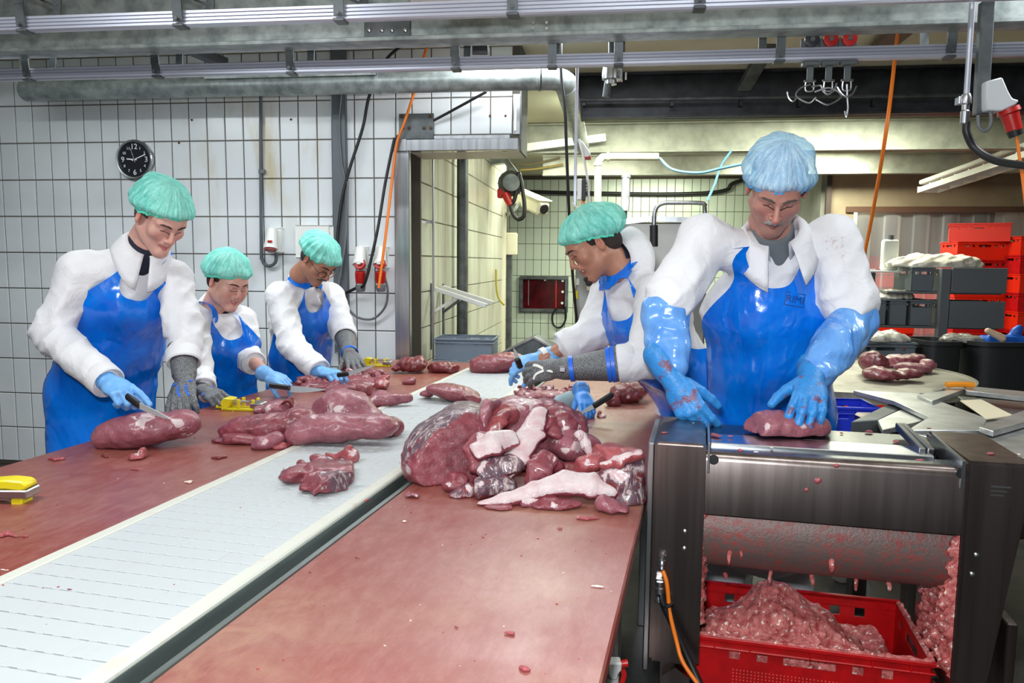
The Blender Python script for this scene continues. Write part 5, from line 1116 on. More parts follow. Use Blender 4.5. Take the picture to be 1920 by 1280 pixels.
def xf(Mx, V): A = np.array(Mx); return np.asarray(V, float)@A[:3, :3].T+A[:3, 3]
def bvh(V, Fq): return BVHTree.FromPolygons([tuple(p) for p in V], [tuple(int(i) for i in f) for f in Fq])
def head_sdf(o):
    jw = o.get('jaw', 1.); fat = o.get('fat', 0.); nl = o.get('nose', 1.); s = S(.0031, .02)
    s.el((0, -.018, .045), (.076, .097, .088)); s.el((0, .03, -.04), (.060*jw+fat*.006, .060, .078)); s.el((0, .05, .03), (.062, .05, .05))
    s.rc((-.052*jw, -.004, -.055), (-.012, .072, -.102), .020+fat*.008, .018, .025); s.rc((.052*jw, -.004, -.055), (.012, .072, -.102), .020+fat*.008, .018, .025)
    s.el((0, .076, -.103), (.021, .018, .017), None, .02)
    for q in (-1, 1):
        s.el((q*.043, .062, -.02), (.024+fat*.005, .022+fat*.004, .022+fat*.006), None, .025)
        if fat: s.el((q*.038, .058, -.055), (.026, .022, .026), None, .03)
        s.el((q*.031, .085, .006), (.017, .014, .012), None, .004, '-'); s.el((q*.031, .078, .0055), (.0135, .0125, .0115), None, .004)
        s.rc((q*.012, .092, .0235), (q*.047, .076, .0235), .0085, .007, .014)
        s.el((q*.0115*nl, .101, -.0345), (.0075, .0085, .0065), None, .008)
        s.el((q*.080, -.008, -.008), (.008, .017, .030), rz(q*rad(-20)), .006); s.el((q*.086, -.004, -.004), (.006, .009, .017), rz(q*rad(-20)), .003, '-')
    s.rc((0, .093, .018), (0, .112*nl+.0005, -.026), .0065, .0105, .012); s.el((0, .111*nl, -.030), (.0105, .010, .0085), None, .008)
    s.el((0, .091, -.052), (.02, .010, .012), None, .014)
    mo = o.get('mouth', 0); sm = o.get('smile', .004); gy = .100
    for q in (-1, 1):
        s.rc((0, .0955, -.060), (q*.022, .084, -.062+sm), .0052, .003, .006); s.rc((0, .0945, -.0715-mo), (q*.02, .084, -.066+sm), .0062, .003, .006)
        s.rc((0, gy, -.0655-mo*.4), (q*.021, .089, -.064+sm), .0018+mo*.45, .0012, .003, '-')
    s.rc((0, -.022, -.03), (0, -.045, -.16), .054, .058, .03)
    return s
def wid(pts, t): return np.interp(t, [p[0] for p in pts], [p[1] for p in pts])
def hand(name, root, side, wrist, dirn, palm, curls, thumb=(40, 20, 10), mat=None, scale=1., sp=4, cuff=None, fat=1.0):
    """glove with palm and five fingers; curls = [(mcp,pip,dip)]*4 from index to little finger, degrees; thumb=(out, toward palm, bend)"""
    Mx = frame(wrist, dirn, -Vector(palm)); q = -1 if side == 'R' else 1; s = S(.0034, .010)
    xs = [.030, .010, -.010, -.029]; L = [(.043, .027, .022), (.047, .030, .023), (.044, .028, .022), (.034, .021, .019)]; by = [.090, .094, .090, .080]
    s.el((0, .048, 0), (.042, .05, .0155), None, .012); s.rc((0, -.01, 0), (0, .03, 0), .027, .026, .02)
    for i in range(4):
        x = q*xs[i]; p = Vector((x, by[i], 0)); s.rc((x*.7, .03, -.001), p, .014, .0112*fat, .010); a = 0; sa = rad(sp*(1.5-i))*q
        r = [.0108, .0100, .0094, .0084]
        for k in range(3):
            a += rad(curls[i][k]); d = Vector((math.sin(sa)*math.cos(a), math.cos(sa)*math.cos(a), -math.sin(a))); e = p+d*L[i][k]; s.rc(p, e, r[k]*fat, r[k+1]*fat, .004); p = e
    to, tp, tb = [rad(t) for t in thumb]; p = Vector((q*.026, .022, -.006)); ang = to; dn = tp
    for k, (ln, r0, r1) in enumerate(((.042, .0165, .0135), (.033, .0125, .0115), (.026, .0115, .0095))):
        d = Vector((q*math.sin(ang)*math.cos(dn), math.cos(ang)*math.cos(dn), -math.sin(dn))); e = p+d*ln; s.rc(p, e, r0*fat, r1*fat, .008 if k == 0 else .004); p = e; ang -= tb; dn += tb*.3
    if cuff: s.chain([((0, -.01, 0), .029), ((0, -cuff*.5, 0), cuff and .036), ((0, -cuff, 0), .041)], .012)
    s.disp = lambda p: .0008*wob(p, 220, 3)
    V, Fq = s.mesh(); V = xf(Mx, V*scale); o = mesh_object(name, V, Fq, mat, root, WF, 180); return o, Mx @ Matrix.Scale(scale, 4)
def ribbon(name, root, pts, w, mat, tree=None, off=.006, normal=None, thick=.0015, n=6):
    P_ = catmull(pts, n); V = []; N = len(P_); nn_ = []
    for i, p in enumerate(P_):
        nr = Vector(normal) if normal is not None else Vector((0, -1, 0))
        if tree:
            h = tree.find_nearest(p); 
            if h[0] is not None: p = h[0]+h[1]*off; nr = h[1]
        P_[i] = p; nn_.append(nr)
    for i, p in enumerate(P_):
        t = (P_[min(i+1, N-1)]-P_[max(i-1, 0)]).normalized(); x = t.cross(nn_[i]).normalized()
        for a, b in ((-1, 0), (1, 0), (1, 1), (-1, 1)): V.append(p+x*(w/2*a)+nn_[i]*(thick*b))
    Fc = []
    for i in range(N-1):
        for k in range(4): Fc.append((i*4+k, i*4+(k+1) % 4, i*4+4+(k+1) % 4, i*4+4+k))
    Fc += [(3, 2, 1, 0), tuple((N-1)*4+k for k in range(4))]
    return mesh_object(name, V, Fc, mat, root, WF, 50)
def person(label, d, skin, capm, bandm, hairc):
    feet = d['feet']; root = thing('person', label, 'person', WF, (feet[0], feet[1], 0)); lat = Vector(d['lat']).normalized(); out = {}
    fr = Vector((0, 0, 1)).cross(lat); fr = d.get('front', fr); fr = Vector(fr).normalized()      # lat points to the person's left; front = up x left... see below
    pel, che, nk = Vector(d['pelvis']), Vector(d['chest']), Vector(d['neck']); wai = pel.lerp(che, .5)+Vector(d.get('waist_off', (0, 0, 0))); B = d.get('build', 1.)
    H = frame(d['head'], d['face'], d.get('up', (0, 0, 1)))
    # ---- skin: head and neck fine, the rest of the body coarser, one mesh
    hs = head_sdf(d); HV, HF = hs.mesh(); HV = relax(HV, HF, 1, .3)
    X, Y, Z = HV.T; mo = d.get('mouth', 0)
    lipd = np.sqrt((X/.026)**2+((Z+.0665-d.get('smile', .004)*(X/.022)**2)/(.009+mo))**2); lip = np.clip(1.5-lipd*1.2, 0, 1)*(Y > .078)
    redn = np.clip(1-np.sqrt((X/.016)**2+((Z+.028)/.02)**2), 0, 1)*(Y > .09)*.7+np.clip(1-np.sqrt(((np.abs(X)-.042)/.026)**2+((Z+.03)/.028)**2), 0, 1)*.3*(Y > .03)+np.clip(1-np.sqrt(((np.abs(X)-.082)/.02)**2+((Z+.01)/.03)**2), 0, 1)*.6*(np.abs(X) > .072)
    stub = np.clip((-.05-Z)/.03, 0, 1)*np.clip((Y-.0)/.03, 0, 1)*d.get('stubble', 0.)*(1-lip)
    HW = xf(H, HV)
    bs = S(.013, .03)
    bs.rc(nk+fr*0.0, H @ Vector((0, -.03, -.10)), .056, .054); bs.fc(pel, wai, (.14*B, .10), (.13*B, .095), lat); bs.fc(wai, che, (.13*B, .095), (.15*B, .105), lat); bs.fc(che, nk-(nk-che).normalized()*.13, (.14*B, .095), (.08*B, .05), lat)
    arms = d['arms']; hip = .095
    for q, (sh, el_, wr) in arms.items():
        sh, el_, wr = Vector(sh), Vector(el_), Vector(wr); bs.rc(nk.lerp(sh, .3)-Vector((0, 0, .09)), sh-Vector((0, 0, .02)), .035, .04); bs.rc(sh, el_, .05, .041); bs.rc(el_, wr, .040, .024); bs.rc(wr, wr+(wr-el_).normalized()*.015, .021, .016)
    legs = []
    for q in (-1, 1):
        hp = pel+lat*hip*q-Vector((0, 0, .06)); ft = Vector((feet[0], feet[1], 0))+lat*.13*q; kn = hp.lerp(ft, .5)+fr*.02; an = ft+Vector((0, 0, .09)); legs.append((hp, kn, an, ft)); bs.rc(hp, kn, .078, .055); bs.rc(kn, an, .052, .036); bs.rc(an-Vector((0, 0, .04)), ft+fr*.13+Vector((0, 0, .045)), .038, .03)
    BV, BF = bs.mesh(); V = np.concatenate([HW, BV]); Fq = np.concatenate([HF, BF+len(HW)])
    at = np.zeros((len(V), 4)); at[:, 3] = 1; at[:len(HW), 0] = lip; at[:len(HW), 1] = np.clip(redn, 0, 1); at[:len(HW), 2] = stub
    body = mesh_object('body', V, Fq, skin, root, WF, 180, attr=at); ht = bvh(HV, HF)
    def snap(p, off=.001):
        h = ht.find_nearest(Vector(p)); return h[0]+h[1]*off
    # ---- features of the face
    hm = M('hair_'+'_'.join(str(c) for c in hairc), hairc, .8, bump=(150, .6, .003))
    for q in (-1, 1):
        s = S(.0022, .003); pts = [snap((q*.014, .11, .0235), .0005), snap((q*.026, .105, .0285), .0012), snap((q*.040, .09, .0275), .0008), snap((q*.050, .075, .0215), 0)]
        s.chain([(pts[0], .0032), (pts[1], .0038), (pts[2], .0032), (pts[3], .0016)]); Vb, Fb = s.mesh(); mesh_object('eyebrow', xf(H, Vb), Fb, M('brow_'+'_'.join(str(c) for c in d.get('brow', hairc)), d.get('brow', hairc), .9, bump=(400, .5, .002)), root, WF, 180)
        pts = [H @ snap((q*.0185, .105, -.0005), .0006), H @ snap((q*.026, .105, -.0050), .0008), H @ snap((q*.035, .1, -.0050), .0008), H @ snap((q*.0445, .09, .0005), .0004)]
        MB().tube(pts, .0013, 6, 4).build('eyelashes', M('lash_dark', (44, 32, 28), .7), root, WF, 60)
    if d.get('teeth'):
        tp = [(x, .0925-abs(x)*.2, -.0635-mo*.1+d.get('smile', 0)*(x/.022)**2) for x in np.linspace(-.015, .015, 7)]; MB().tube([H @ Vector(p) for p in tp], .0042, 8, 3).build('teeth', M('teeth', (226, 216, 200), .3), root, WF, 60)
    if d.get('moustache'):
        s = S(.0024, .004); mh = d['moustache']
        for q in (-1, 1): s.chain([(snap((q*.003, .12, -.0545), -.001), .0064), (snap((q*.016, .11, -.0555), -.001), .0072), (snap((q*.031, .1, -.066), -.001), .0042)])
        s.disp = lambda p: .0012*wob(p, 700, 2); Vb, Fb = s.mesh(); mesh_object('moustache', xf(H, Vb), Fb, M('moustache_'+str(mh[0]), mh, .95, var=(300, tuple(min(255, c+60) for c in mh), .45, .6), bump=(500, .6, .002)), root, WF, 180)
    if d.get('goatee'):
        s = S(.0026, .006); s.chain([(snap((-.016, .1, -.092), -.002), .007), (snap((0, .11, -.094), -.002), .009), (snap((.016, .1, -.092), -.002), .007)]); s.chain([(snap((-.012, .09, -.112), -.002), .010), (snap((0, .1, -.116), -.001), .012), (snap((.012, .09, -.112), -.002), .010)]); s.disp = lambda p: .0014*wob(p, 600, 2); Vb, Fb = s.mesh(); mesh_object('goatee', xf(H, Vb), Fb, hm, root, WF, 180)
    if d.get('glasses'):
        g = MB(); dz_ = d['glasses']
        for q in (-1, 1):
            c = Vector((q*.033, .107, -.008+dz_)); ring = [c+Vector((.025*math.cos(a), .0-.012*abs(math.cos(a))*(1 if math.cos(a)*q > 0 else 0), .017*math.sin(a))) for a in np.linspace(0, 2*math.pi, 19)]; g.tube([H @ p for p in ring], .0017, 6, 1, False)
            g.tube([H @ Vector(p) for p in ((q*.058, .095, -.002+dz_), (q*.074, .06, .0), (q*.083, .0, .012))], .0017, 6, 4)
        g.tube([H @ Vector(p) for p in ((-.009, .112, -.004+dz_), (0, .116, -.002+dz_), (.009, .112, -.004+dz_))], .0016, 6, 3)
        go = g.build('glasses', M('black_frame', (18, 18, 20), .3), root, WF, 60)
        for q in (-1, 1):
            c = Vector((q*.033, .105, -.008+dz_)); lv = [H @ (c+Vector((.024*math.cos(a), 0, .016*math.sin(a)))) for a in np.linspace(0, 2*math.pi, 17)[:-1]]; t = M('spectacle_lens', (210, 220, 255), .05, 0, .6, trans=1.0, alpha=.35); mesh_object('lens', lv, [tuple(range(16))], t, go, WF)
    # hair under the cap and cap itself
    rr0 = d.get('cap', {}).get('r', (.1, .13, .094)); s = S(.0045, .01); s.el((0, -.022, .040), (.080, .097, min(.084, rr0[2]-.014))); s.el((0, -.05, -.02), (.068, .06, .06)); s.plane((0, .055, .05), (0, .93, -.38)); s.plane((0, 0, -.062), (0, .3, -1)); s.disp = lambda p: .001*wob(p, 300, 2)
    Vb, Fb = s.mesh(); mesh_object('hair', xf(H, Vb), Fb, hm, root, WF, 180)
    cs = d.get('cap', {}); c0 = Vector(cs.get('c', (0, -.024, .052))); rr = cs.get('r', (.100, .130, .094)); zf, zb_ = cs.get('rim', (.055, -.035)); seed = cs.get('seed', 1)
    nph, nt = 128, 26; CV = []; CA = []
    rs_ = np.random.RandomState(seed); ph0 = rs_.rand(6)*6.28
    rim = []
    for k in range(nph):
        ph = 2*math.pi*k/nph; cx, sy = math.cos(ph), math.sin(ph)
        zr = (zf+zb_)/2+(zf-zb_)/2*sy - .010*abs(cx)
        for j in range(nt+1):
            t = j/nt; z_lo = zr-c0.z; er = math.asin(max(-.95, min(.95, z_lo/rr[2]*.92))); e = er+(math.pi/2-er)*t
            pl = (.0035*math.sin(ph*15+ph0[0]+4*math.sin(ph*2))+.0022*math.sin(ph*37+ph0[1]))*(1-t)**.8
            bul = 1+.06*math.sin(math.pi*min(1, t*3))*(1 if t < 1/3 else 0)-.10*(1-min(1, t*7))**2
            q = Vector((rr[0]*math.cos(e)*cx*bul, rr[1]*math.cos(e)*sy*bul, rr[2]*math.sin(e)))
            n_ = q.normalized(); w_ = mnoise.noise(q*16+Vector((seed*3, 0, 0)))*.010*(1-.3*t)+mnoise.noise(q*60+Vector((seed, 5, 0)))*.0008
            if sy < 0 and t < .5: w_ += .010*(-sy)*math.sin(math.pi*t*2)
            CV.append(c0+q+n_*(pl+w_)); CA.append((cx*.5+.5, sy*.5+.5, t, 1))
        rim.append(H @ CV[-(nt+1)])
    CF = [(k*(nt+1)+j, ((k+1) % nph)*(nt+1)+j, ((k+1) % nph)*(nt+1)+j+1, k*(nt+1)+j+1) for k in range(nph) for j in range(nt)]
    cp = mesh_object('hair_cap', [H @ p for p in CV], CF, capm, root, WF, 180, attr=CA)
    rim2 = [p+(H.to_3x3() @ Vector((0, 0, .001)))+Vector((0, 0, 1))*.0015*math.sin(i*2.1) for i, p in enumerate(rim)]+[rim[0]]
    MB().tube(rim2, .0052, 7, 1, False).build('cap_band', bandm, cp, WF, 80)
    # ---- clothes
    def torso(h, g):
        s = S(h, .05)
        s.fc(pel, wai, (.175*B+g, .13*B+g), (.165*B+g, .125*B+g), lat); s.fc(wai, che, (.165*B+g, .125*B+g), (.18*B+g, .13*B+g), lat); top = nk-(nk-che).normalized()*.105
        s.fc(che, top, (.18*B+g, .13*B+g), (.105+g, .072+g), lat)
        for q, (sh, el_, wr) in arms.items(): s.rc(top, Vector(sh)+Vector((0, 0, -.01)), .062+g, .062+g); s.rc(nk-(nk-che).normalized()*.06, Vector(sh)+Vector((0, 0, -.01)), .03+g, .06+g)
        dn = Vector(d.get('hem', pel+Vector((0, 0, -.42)))); s.fc(pel, dn, (.175*B+g, .13*B+g), (.20*B+g, .16*B+g), lat); return s
    cmat = d.get('coat', m_coat); s = torso(.0072, 0)
    sr = d.get('sleeve', (.070, .066, .056)); cuffs = d.get('cuff', {})
    for q, (sh, el_, wr) in arms.items():
        sh, el_, wr = Vector(sh), Vector(el_), Vector(wr); t = cuffs.get(q, .9); s.rc(sh, el_ if t > 0 else sh.lerp(el_, .80), sr[0], sr[1], .03)
        if t > 0: e = el_.lerp(wr, t); s.rc(el_, e, sr[1], sr[1]+(sr[2]-sr[1])*t, .02)
    els = [V3(a[1]) for a in arms.values()]
    def dsp(p):
        w = .0042+sum(.007*np.exp(-((p-e)**2).sum(-1)/.03) for e in els); q = p+.03*np.stack([wob(p, 9, 21), wob(p, 9, 22), wob(p, 9, 23)], -1); f = wob(q*np.array([1, 1, 1.5]), 30, 11, 3); g = wob(q*np.array([1, 1, 1.6]), 62, 31, 3); return -w*(1-2*np.abs(f)**.75)*.8-.5*w*(1-2*np.abs(g)**.8)+.0012*wob(p, 110, 12, 6)
    s.disp = dsp; CVv, CFf = s.mesh(); coat = mesh_object('coat', CVv, CFf, cmat, root, WF, 180); ct_ = bvh(CVv, CFf)
    for q, (sh, el_, wr) in arms.items():          # turned sleeve end
        t = cuffs.get(q, .9); el_, wr = Vector(el_), Vector(wr)
        if t > 0:
            e = el_.lerp(wr, t); ax = (wr-el_).normalized(); r_ = sr[1]+(sr[2]-sr[1])*t; MB().lathe(e-ax*.0, ax, [(-.01, r_*.98), (.0, r_+.003), (.045, r_+.002), (.05, r_-.003), (.03, r_-.008)], 22, False).build('cuff', cmat, root, WF, 40)
    tv, tf = torso(.014, .004).mesh(); tt_ = bvh(tv, tf)
    # apron wrapped round the front of the trunk
    hem = Vector(d.get('hem', pel+Vector((0, 0, -.42)))); sp = [hem, pel, wai, che, nk]; ln = [0]
    for a, b in zip(sp, sp[1:]): ln.append(ln[-1]+(b-a).length)
    bib = d.get('bib', .90); nv, nu = 70, 44; AV = []
    prof = d.get('apron', [(0, 98), (.50, 98), (.64, 88), (.74, 72), (.84, 54), (.92, 42), (1, 38)]); fo = d.get('apron_turn', 0)
    spc = catmull(sp, 10); cl_ = [0]
    for a, b in zip(spc, spc[1:]): cl_.append(cl_[-1]+(b-a).length)
    def spine(L):
        i = max(0, min(len(spc)-2, int(np.searchsorted(cl_, L))-1)); return spc[i].lerp(spc[i+1], (L-cl_[i])/(cl_[i+1]-cl_[i]))
    for j in range(nv+1):
        for k in range(nu+1):
            u = -1+2*k/nu; v = (bib-.05+.13*abs(u)**2.5)*j/nv; L_ = v*cl_[-1]; c = spine(L_); ax = (spine(min(cl_[-1], L_+.12))-spine(max(0, L_-.12))).normalized()
            f2 = (fr-ax*fr.dot(ax)).normalized(); l2 = ax.cross(f2); th_ = rad(wid(prof, v)*u+fo); dd = f2*math.cos(th_)+l2*math.sin(th_)
            h = tt_.ray_cast(c+dd*.6, -dd); p = h[0] if h[0] is not None else c+dd*.16
            fold = .005*math.sin(u*9+v*6+2*math.sin(v*7))*(1.2-v)+.009*mnoise.noise(Vector((p.x*7, p.y*7, p.z*5)))+.004*mnoise.noise(Vector((p.x*22, p.y*22, p.z*14)))
            AV.append(p+dd*(.014+max(-.006, fold)))
    AF = [(j*(nu+1)+k, j*(nu+1)+k+1, (j+1)*(nu+1)+k+1, (j+1)*(nu+1)+k) for j in range(nv) for k in range(nu)]
    ap = mesh_object('apron', AV, AF, m_apron, root, WF, 180); out['apron_v'] = AV; out['nu'] = nu; out['nv'] = nv
    nax = (Vector(H @ Vector((0, -.03, -.1)))-nk).normalized(); nf = (fr-nax*fr.dot(nax)).normalized(); nl_ = nax.cross(nf)
    for q in (0, nu) if d.get('straps', True) else ():
        c = Vector(AV[nv*(nu+1)+q]); sg = -1 if q == 0 else 1
        a1 = nk+nl_*sg*.095+nf*.05+nax*.0; a2 = nk+nl_*sg*.075-nf*.06+nax*.02; a3 = nk-nf*.095+nax*.03
        ribbon('apron_strap', root, [c-(a1-c).normalized()*.03, c, c.lerp(nk+nl_*sg*.09+nax*.02, .5), nk+nl_*sg*.09+nax*.02, nk+nl_*sg*.075-nf*.05+nax*.03, a3], .034, m_apron, tt_, .024)
    # collar, shirt
    ko_ = d.get('open', 9); cu = d.get('collar', 1.0); nb = nk-nax*.015; KV = []; nphi = 44; pr = [(.066, -.02, 0), (.067, .035, 0), (.071, .042, 0), (.084, .026, .2), (.102, -.012, .7), (.110, -.03, 1.)]
    for k in range(nphi+1):
        ph = rad(ko_+(360-2*ko_)*k/nphi); fr_ = max(0, math.cos(ph)); tip = fr_**3
        for r_, h_, w_ in pr: KV.append(nb+(nf*math.cos(ph)*1.0+nl_*math.sin(ph))*(r_*cu+.022*tip*w_)+nax*(h_*cu-.060*tip*w_-.034*fr_*(1-w_*.3)))
    KF = [(k*6+j, (k+1)*6+j, (k+1)*6+j+1, k*6+j+1) for k in range(nphi) for j in range(5)]
    ko = mesh_object('collar', KV, KF, cmat, root, WF, 180); md = ko.modifiers.new('thickness', 'SOLIDIFY'); md.thickness = .004
    s = S(.006, .02); s.rc(nk-nax*.07+nf*.012, nk+nax*.028-nf*.002, .064, .0625); s.plane(nk+nax*.03+nf*.0, nax-nf*.0+nf*.35)
    Vb, Fb = s.mesh(); mesh_object('shirt', Vb, Fb, d.get('shirt', m_navy), root, WF, 180)
    s = S(.014, .03)
    for hp, kn, an, ft in legs: s.rc(hp, kn, .10, .075); s.rc(kn, an-Vector((0, 0, -.12)), .075, .062)
    Vb, Fb = s.mesh(); mesh_object('trousers', Vb, Fb, m_trous, root, WF, 180)
    for hp, kn, an, ft in legs:
        s = S(.010, .02); s.rc(an+Vector((0, 0, .2)), an, .066, .05); s.rc(an-Vector((0, 0, .035)), ft+fr*.15+Vector((0, 0, .05)), .05, .045); s.plane((0, 0, .002), (0, 0, -1)); Vb, Fb = s.mesh(); mesh_object('boot', Vb, Fb, m_boot, root, WF, 180)
    out['root'] = root; out['coat'] = ct_; out['H'] = H; out['apron'] = ap; return out
def gauntlet(root, wr, el_, t0, t1, r0, r1, straps=()):
    wr, el_ = Vector(wr), Vector(el_); a, b = wr.lerp(el_, t0), wr.lerp(el_, t1); L = (b-a).length; pr = [(0, r0*.92), (L*.06, r0), (L*.5, (r0+r1)/2*.98), (L*.96, r1), (L, r1*1.02), (L*.99, r1*.95)]
    MB().lathe(a, b-a, pr, 28, False).build('gauntlet', m_chain, root, WF, 60)
    ax = (b-a).normalized()
    for t, w in straps:
        rr_ = r0+(r1-r0)*t; MB().lathe(a+ax*L*t, ax, [(0, rr_), (.0005, rr_+.004), (w-.0005, rr_+.004), (w, rr_)], 28, False).build('strap', m_strap, root, WF, 40)
def knife(label, a, b, tip, up, bl=.028, curve=.0):
    a, b, tip = Vector(a), Vector(b), Vector(tip); t = thing('knife', label, 'knife', WF, (a+tip)/2-Vector((0, 0, .01))); d = (b-a).normalized(); n = d.cross(Vector(up)).normalized(); u = n.cross(d)
    MB().bar(a, b, .018, .024, u, .006).build('handle', M('black_handle', (26, 24, 24), .45), t)
    d2 = (tip-b); L = d2.length; d2.normalize(); u2 = (Vector(up)-d2*d2.dot(Vector(up))).normalized()
    pts = [b+u2*.010, b-u2*bl*.55]+[b+d2*L*f-u2*bl*(.55-.05*f)*(1-f**3) + u2*curve*f*f for f in (.25, .5, .75, .9)]+[tip+u2*curve]+[b+d2*L*f+u2*(.010*(1-f*f))+u2*curve*f*f for f in (.9, .6, .3)]
    n2 = d2.cross(u2).normalized(); MB().poly([p-n2*.0011 for p in pts], n2*.0022).build('blade', M('blade_steel', (196, 202, 204), .32, .35), t); return t
sk1 = skin_mat('skin_fair', (214, 164, 150), (206, 116, 108), (176, 92, 90)); sk3 = skin_mat('skin_tan', (176, 124, 102), (168, 96, 82), (132, 76, 70)); sk5 = skin_mat('skin_ruddy', (188, 134, 120), (176, 96, 88), (130, 74, 76))
def up_of(face, extra=(0, 0, 1)): return extra
# --- 1 the man at the left
Y1 = 2.95
p1 = dict(feet=(P(170, 760, 3.12).x, 3.16), lat=(.80, .60, 0), front=(.60, -.80, 0), pelvis=P(190, 735, 3.10), chest=P(232, 555, 3.0), neck=P(272, 462, 2.93), head=P(302, 408, 2.87), face=(.62, -.50, -.62), up=(.25, -.1, 1),
    arms={'R': (P(150, 505, 2.86), P(98, 628, 2.80), P(197, 712, 2.62)), 'L': (P(322, 520, 3.02), P(344, 610, 2.93), P(345, 705, 2.78))}, smile=.005, brow=(66, 52, 46), shirt=m_navy, cuff={'R': .93, 'L': .55}, cap=dict(seed=2, rim=(.060, -.03)), apron_turn=4, jaw=.97)
o1 = person('tall young man in green hair net cutting meat at the far left', p1, sk1, m_capg, m_band_g, (84, 62, 48))
F_ = [(55, 70, 35)]*4
hand('glove', o1['root'], 'R', P(203, 716, 2.60), P(262, 752, 2.5)-P(203, 716, 2.60), (.1, .35, -.9), [(15, 20, 10), (45, 70, 35), (50, 75, 40), (55, 75, 40)], (25, 45, 5), m_nitrile, 1.02, 3, .05, 1.05)
knife('boning knife in the right hand of the man at the far left', P(238, 742, 2.47), P(262, 760, 2.42), P(322, 786, 2.36), (-.3, 0, 1), .022)
a = p1['arms']['L']; gauntlet(o1['root'], a[2], a[1], -.02, .55, .042, .056)
oh, MH = hand('mesh_glove', o1['root'], 'L', P(346, 712, 2.76), P(343, 775, 2.62)-P(346, 712, 2.76), (-.05, .75, -.65), [(12, 30, 20), (12, 32, 20), (14, 34, 20), (14, 34, 20)], (35, 25, 10), m_chain, 1.02, 5, .04, 1.12)
for pts in ([(-.035, .035, .017), (0, .03, .022), (.036, .04, .017)], [(-.012, .03, .021), (-.012, .075, .016), (-.022, .1, .010)], [(.012, .03, .021), (.016, .075, .016), (.008, .1, .012)]):
    ribbon('glove_strap', o1['root'], [MH @ Vector(p) for p in pts], .006, m_strap, None, 0, MH.to_3x3() @ Vector((0, 0, 1)))
# --- 2 the woman
p2 = dict(feet=(P(405, 760, 3.92).x, 4.0), lat=(.72, .69, 0), front=(.69, -.72, 0), pelvis=P(412, 745, 3.88), chest=P(420, 640, 3.80), neck=P(410, 572, 3.74), head=P(427, 527, 3.66), face=(.74, -.54, -.44), up=(.2, -.1, 1), build=.88,
    arms={'R': (P(366, 600, 3.62), P(372, 690, 3.45), P(384, 742, 3.30)), 'L': (P(452, 600, 3.9), P(462, 668, 3.80), P(500, 700, 3.58))}, smile=.009, mouth=.004, teeth=True, brow=(72, 50, 40), shirt=m_blackc, cuff={'R': .5, 'L': .25}, sleeve=(.068, .06, .055), fat=1., jaw=1.02, nose=.95, cap=dict(seed=5, rim=(.062, -.02), r=(.103, .122, .102)))
o2 = person('laughing dark haired woman in a green hair net standing behind the tall man\'s arm', p2, sk1, m_capg, m_band_g, (38, 26, 24))
hand('glove', o2['root'], 'L', P(503, 703, 3.56), P(552, 722, 3.50)-P(503, 703, 3.56), (-.2, .5, -.8), [(0, 8, 5), (25, 50, 25), (35, 60, 30), (40, 60, 30)], (20, 40, 5), m_nitrile, .95, 4, .03, 1.02)
knife('broad curved knife in the hand of the laughing woman', P(505, 722, 3.45), P(545, 727, 3.40), P(612, 730, 3.34), (0, .2, 1), .036)
oh, MH = hand('mesh_glove', o2['root'], 'R', P(386, 735, 3.30), P(420, 748, 3.20)-P(386, 735, 3.30), (.1, .5, -.8), [(35, 40, 25), (40, 45, 25), (45, 50, 30), (50, 50, 30)], (20, 45, 10), m_chain, .95, 4, .05, 1.08)
ribbon('glove_strap', o2['root'], [MH @ Vector(p) for p in [(-.035, .035, .017), (0, .03, .021), (.036, .04, .017)]], .007, m_strap, None, 0, MH.to_3x3() @ Vector((0, 0, 1)))
# --- 3 the man with glasses
p3 = dict(feet=(P(550, 760, 4.55).x, 4.62), lat=(.70, .71, 0), front=(.71, -.70, 0), pelvis=P(562, 712, 4.52), chest=P(566, 598, 4.42), neck=P(576, 520, 4.28), head=P(598, 487, 4.17), face=(.60, -.42, -.72), up=(.4, -.2, 1),
    arms={'R': (P(525, 555, 4.22), P(545, 645, 4.05), P(598, 694, 3.88)), 'L': (P(620, 555, 4.52), P(642, 615, 4.40), P(656, 664, 4.18))}, smile=-.001, glasses=-.004, brow=(40, 34, 32), stubble=.25, moustache=(52, 46, 46), shirt=m_navy, cuff={'R': .85, 'L': .2}, sleeve=(.078, .068, .06), jaw=1.03, nose=1.05, cap=dict(seed=8, rim=(.05, -.02), r=(.100, .128, .085)))
o3 = person('man with glasses and a green hair net leaning over trimmings by the tile wall', p3, sk3, m_capg, m_band_g, (46, 42, 42))
hand('glove', o3['root'], 'R', P(602, 697, 3.86), P(640, 702, 3.78)-P(602, 697, 3.86), (0, .2, -1), [(25, 40, 20), (45, 60, 30), (50, 65, 35), (50, 65, 35)], (20, 40, 5), m_nitrile, 1., 3, .03, 1.05)
knife('slim curved knife in the hand of the man with glasses', P(632, 703, 3.74), P(654, 700, 3.72), P(709, 684, 3.70), (-.1, .1, 1), .02, .006)
a = p3['arms']['L']; gauntlet(o3['root'], a[2], a[1], 0, .72, .045, .058, ((.02, .014),))
oh, MH = hand('mesh_glove', o3['root'], 'L', P(655, 662, 4.17), P(668, 684, 4.03)-P(655, 662, 4.17), (0, .6, -.8), [(5, 20, 12), (5, 20, 12), (6, 22, 12), (8, 24, 12)], (45, 20, 5), m_chain, 1.05, 7, .03, 1.1)
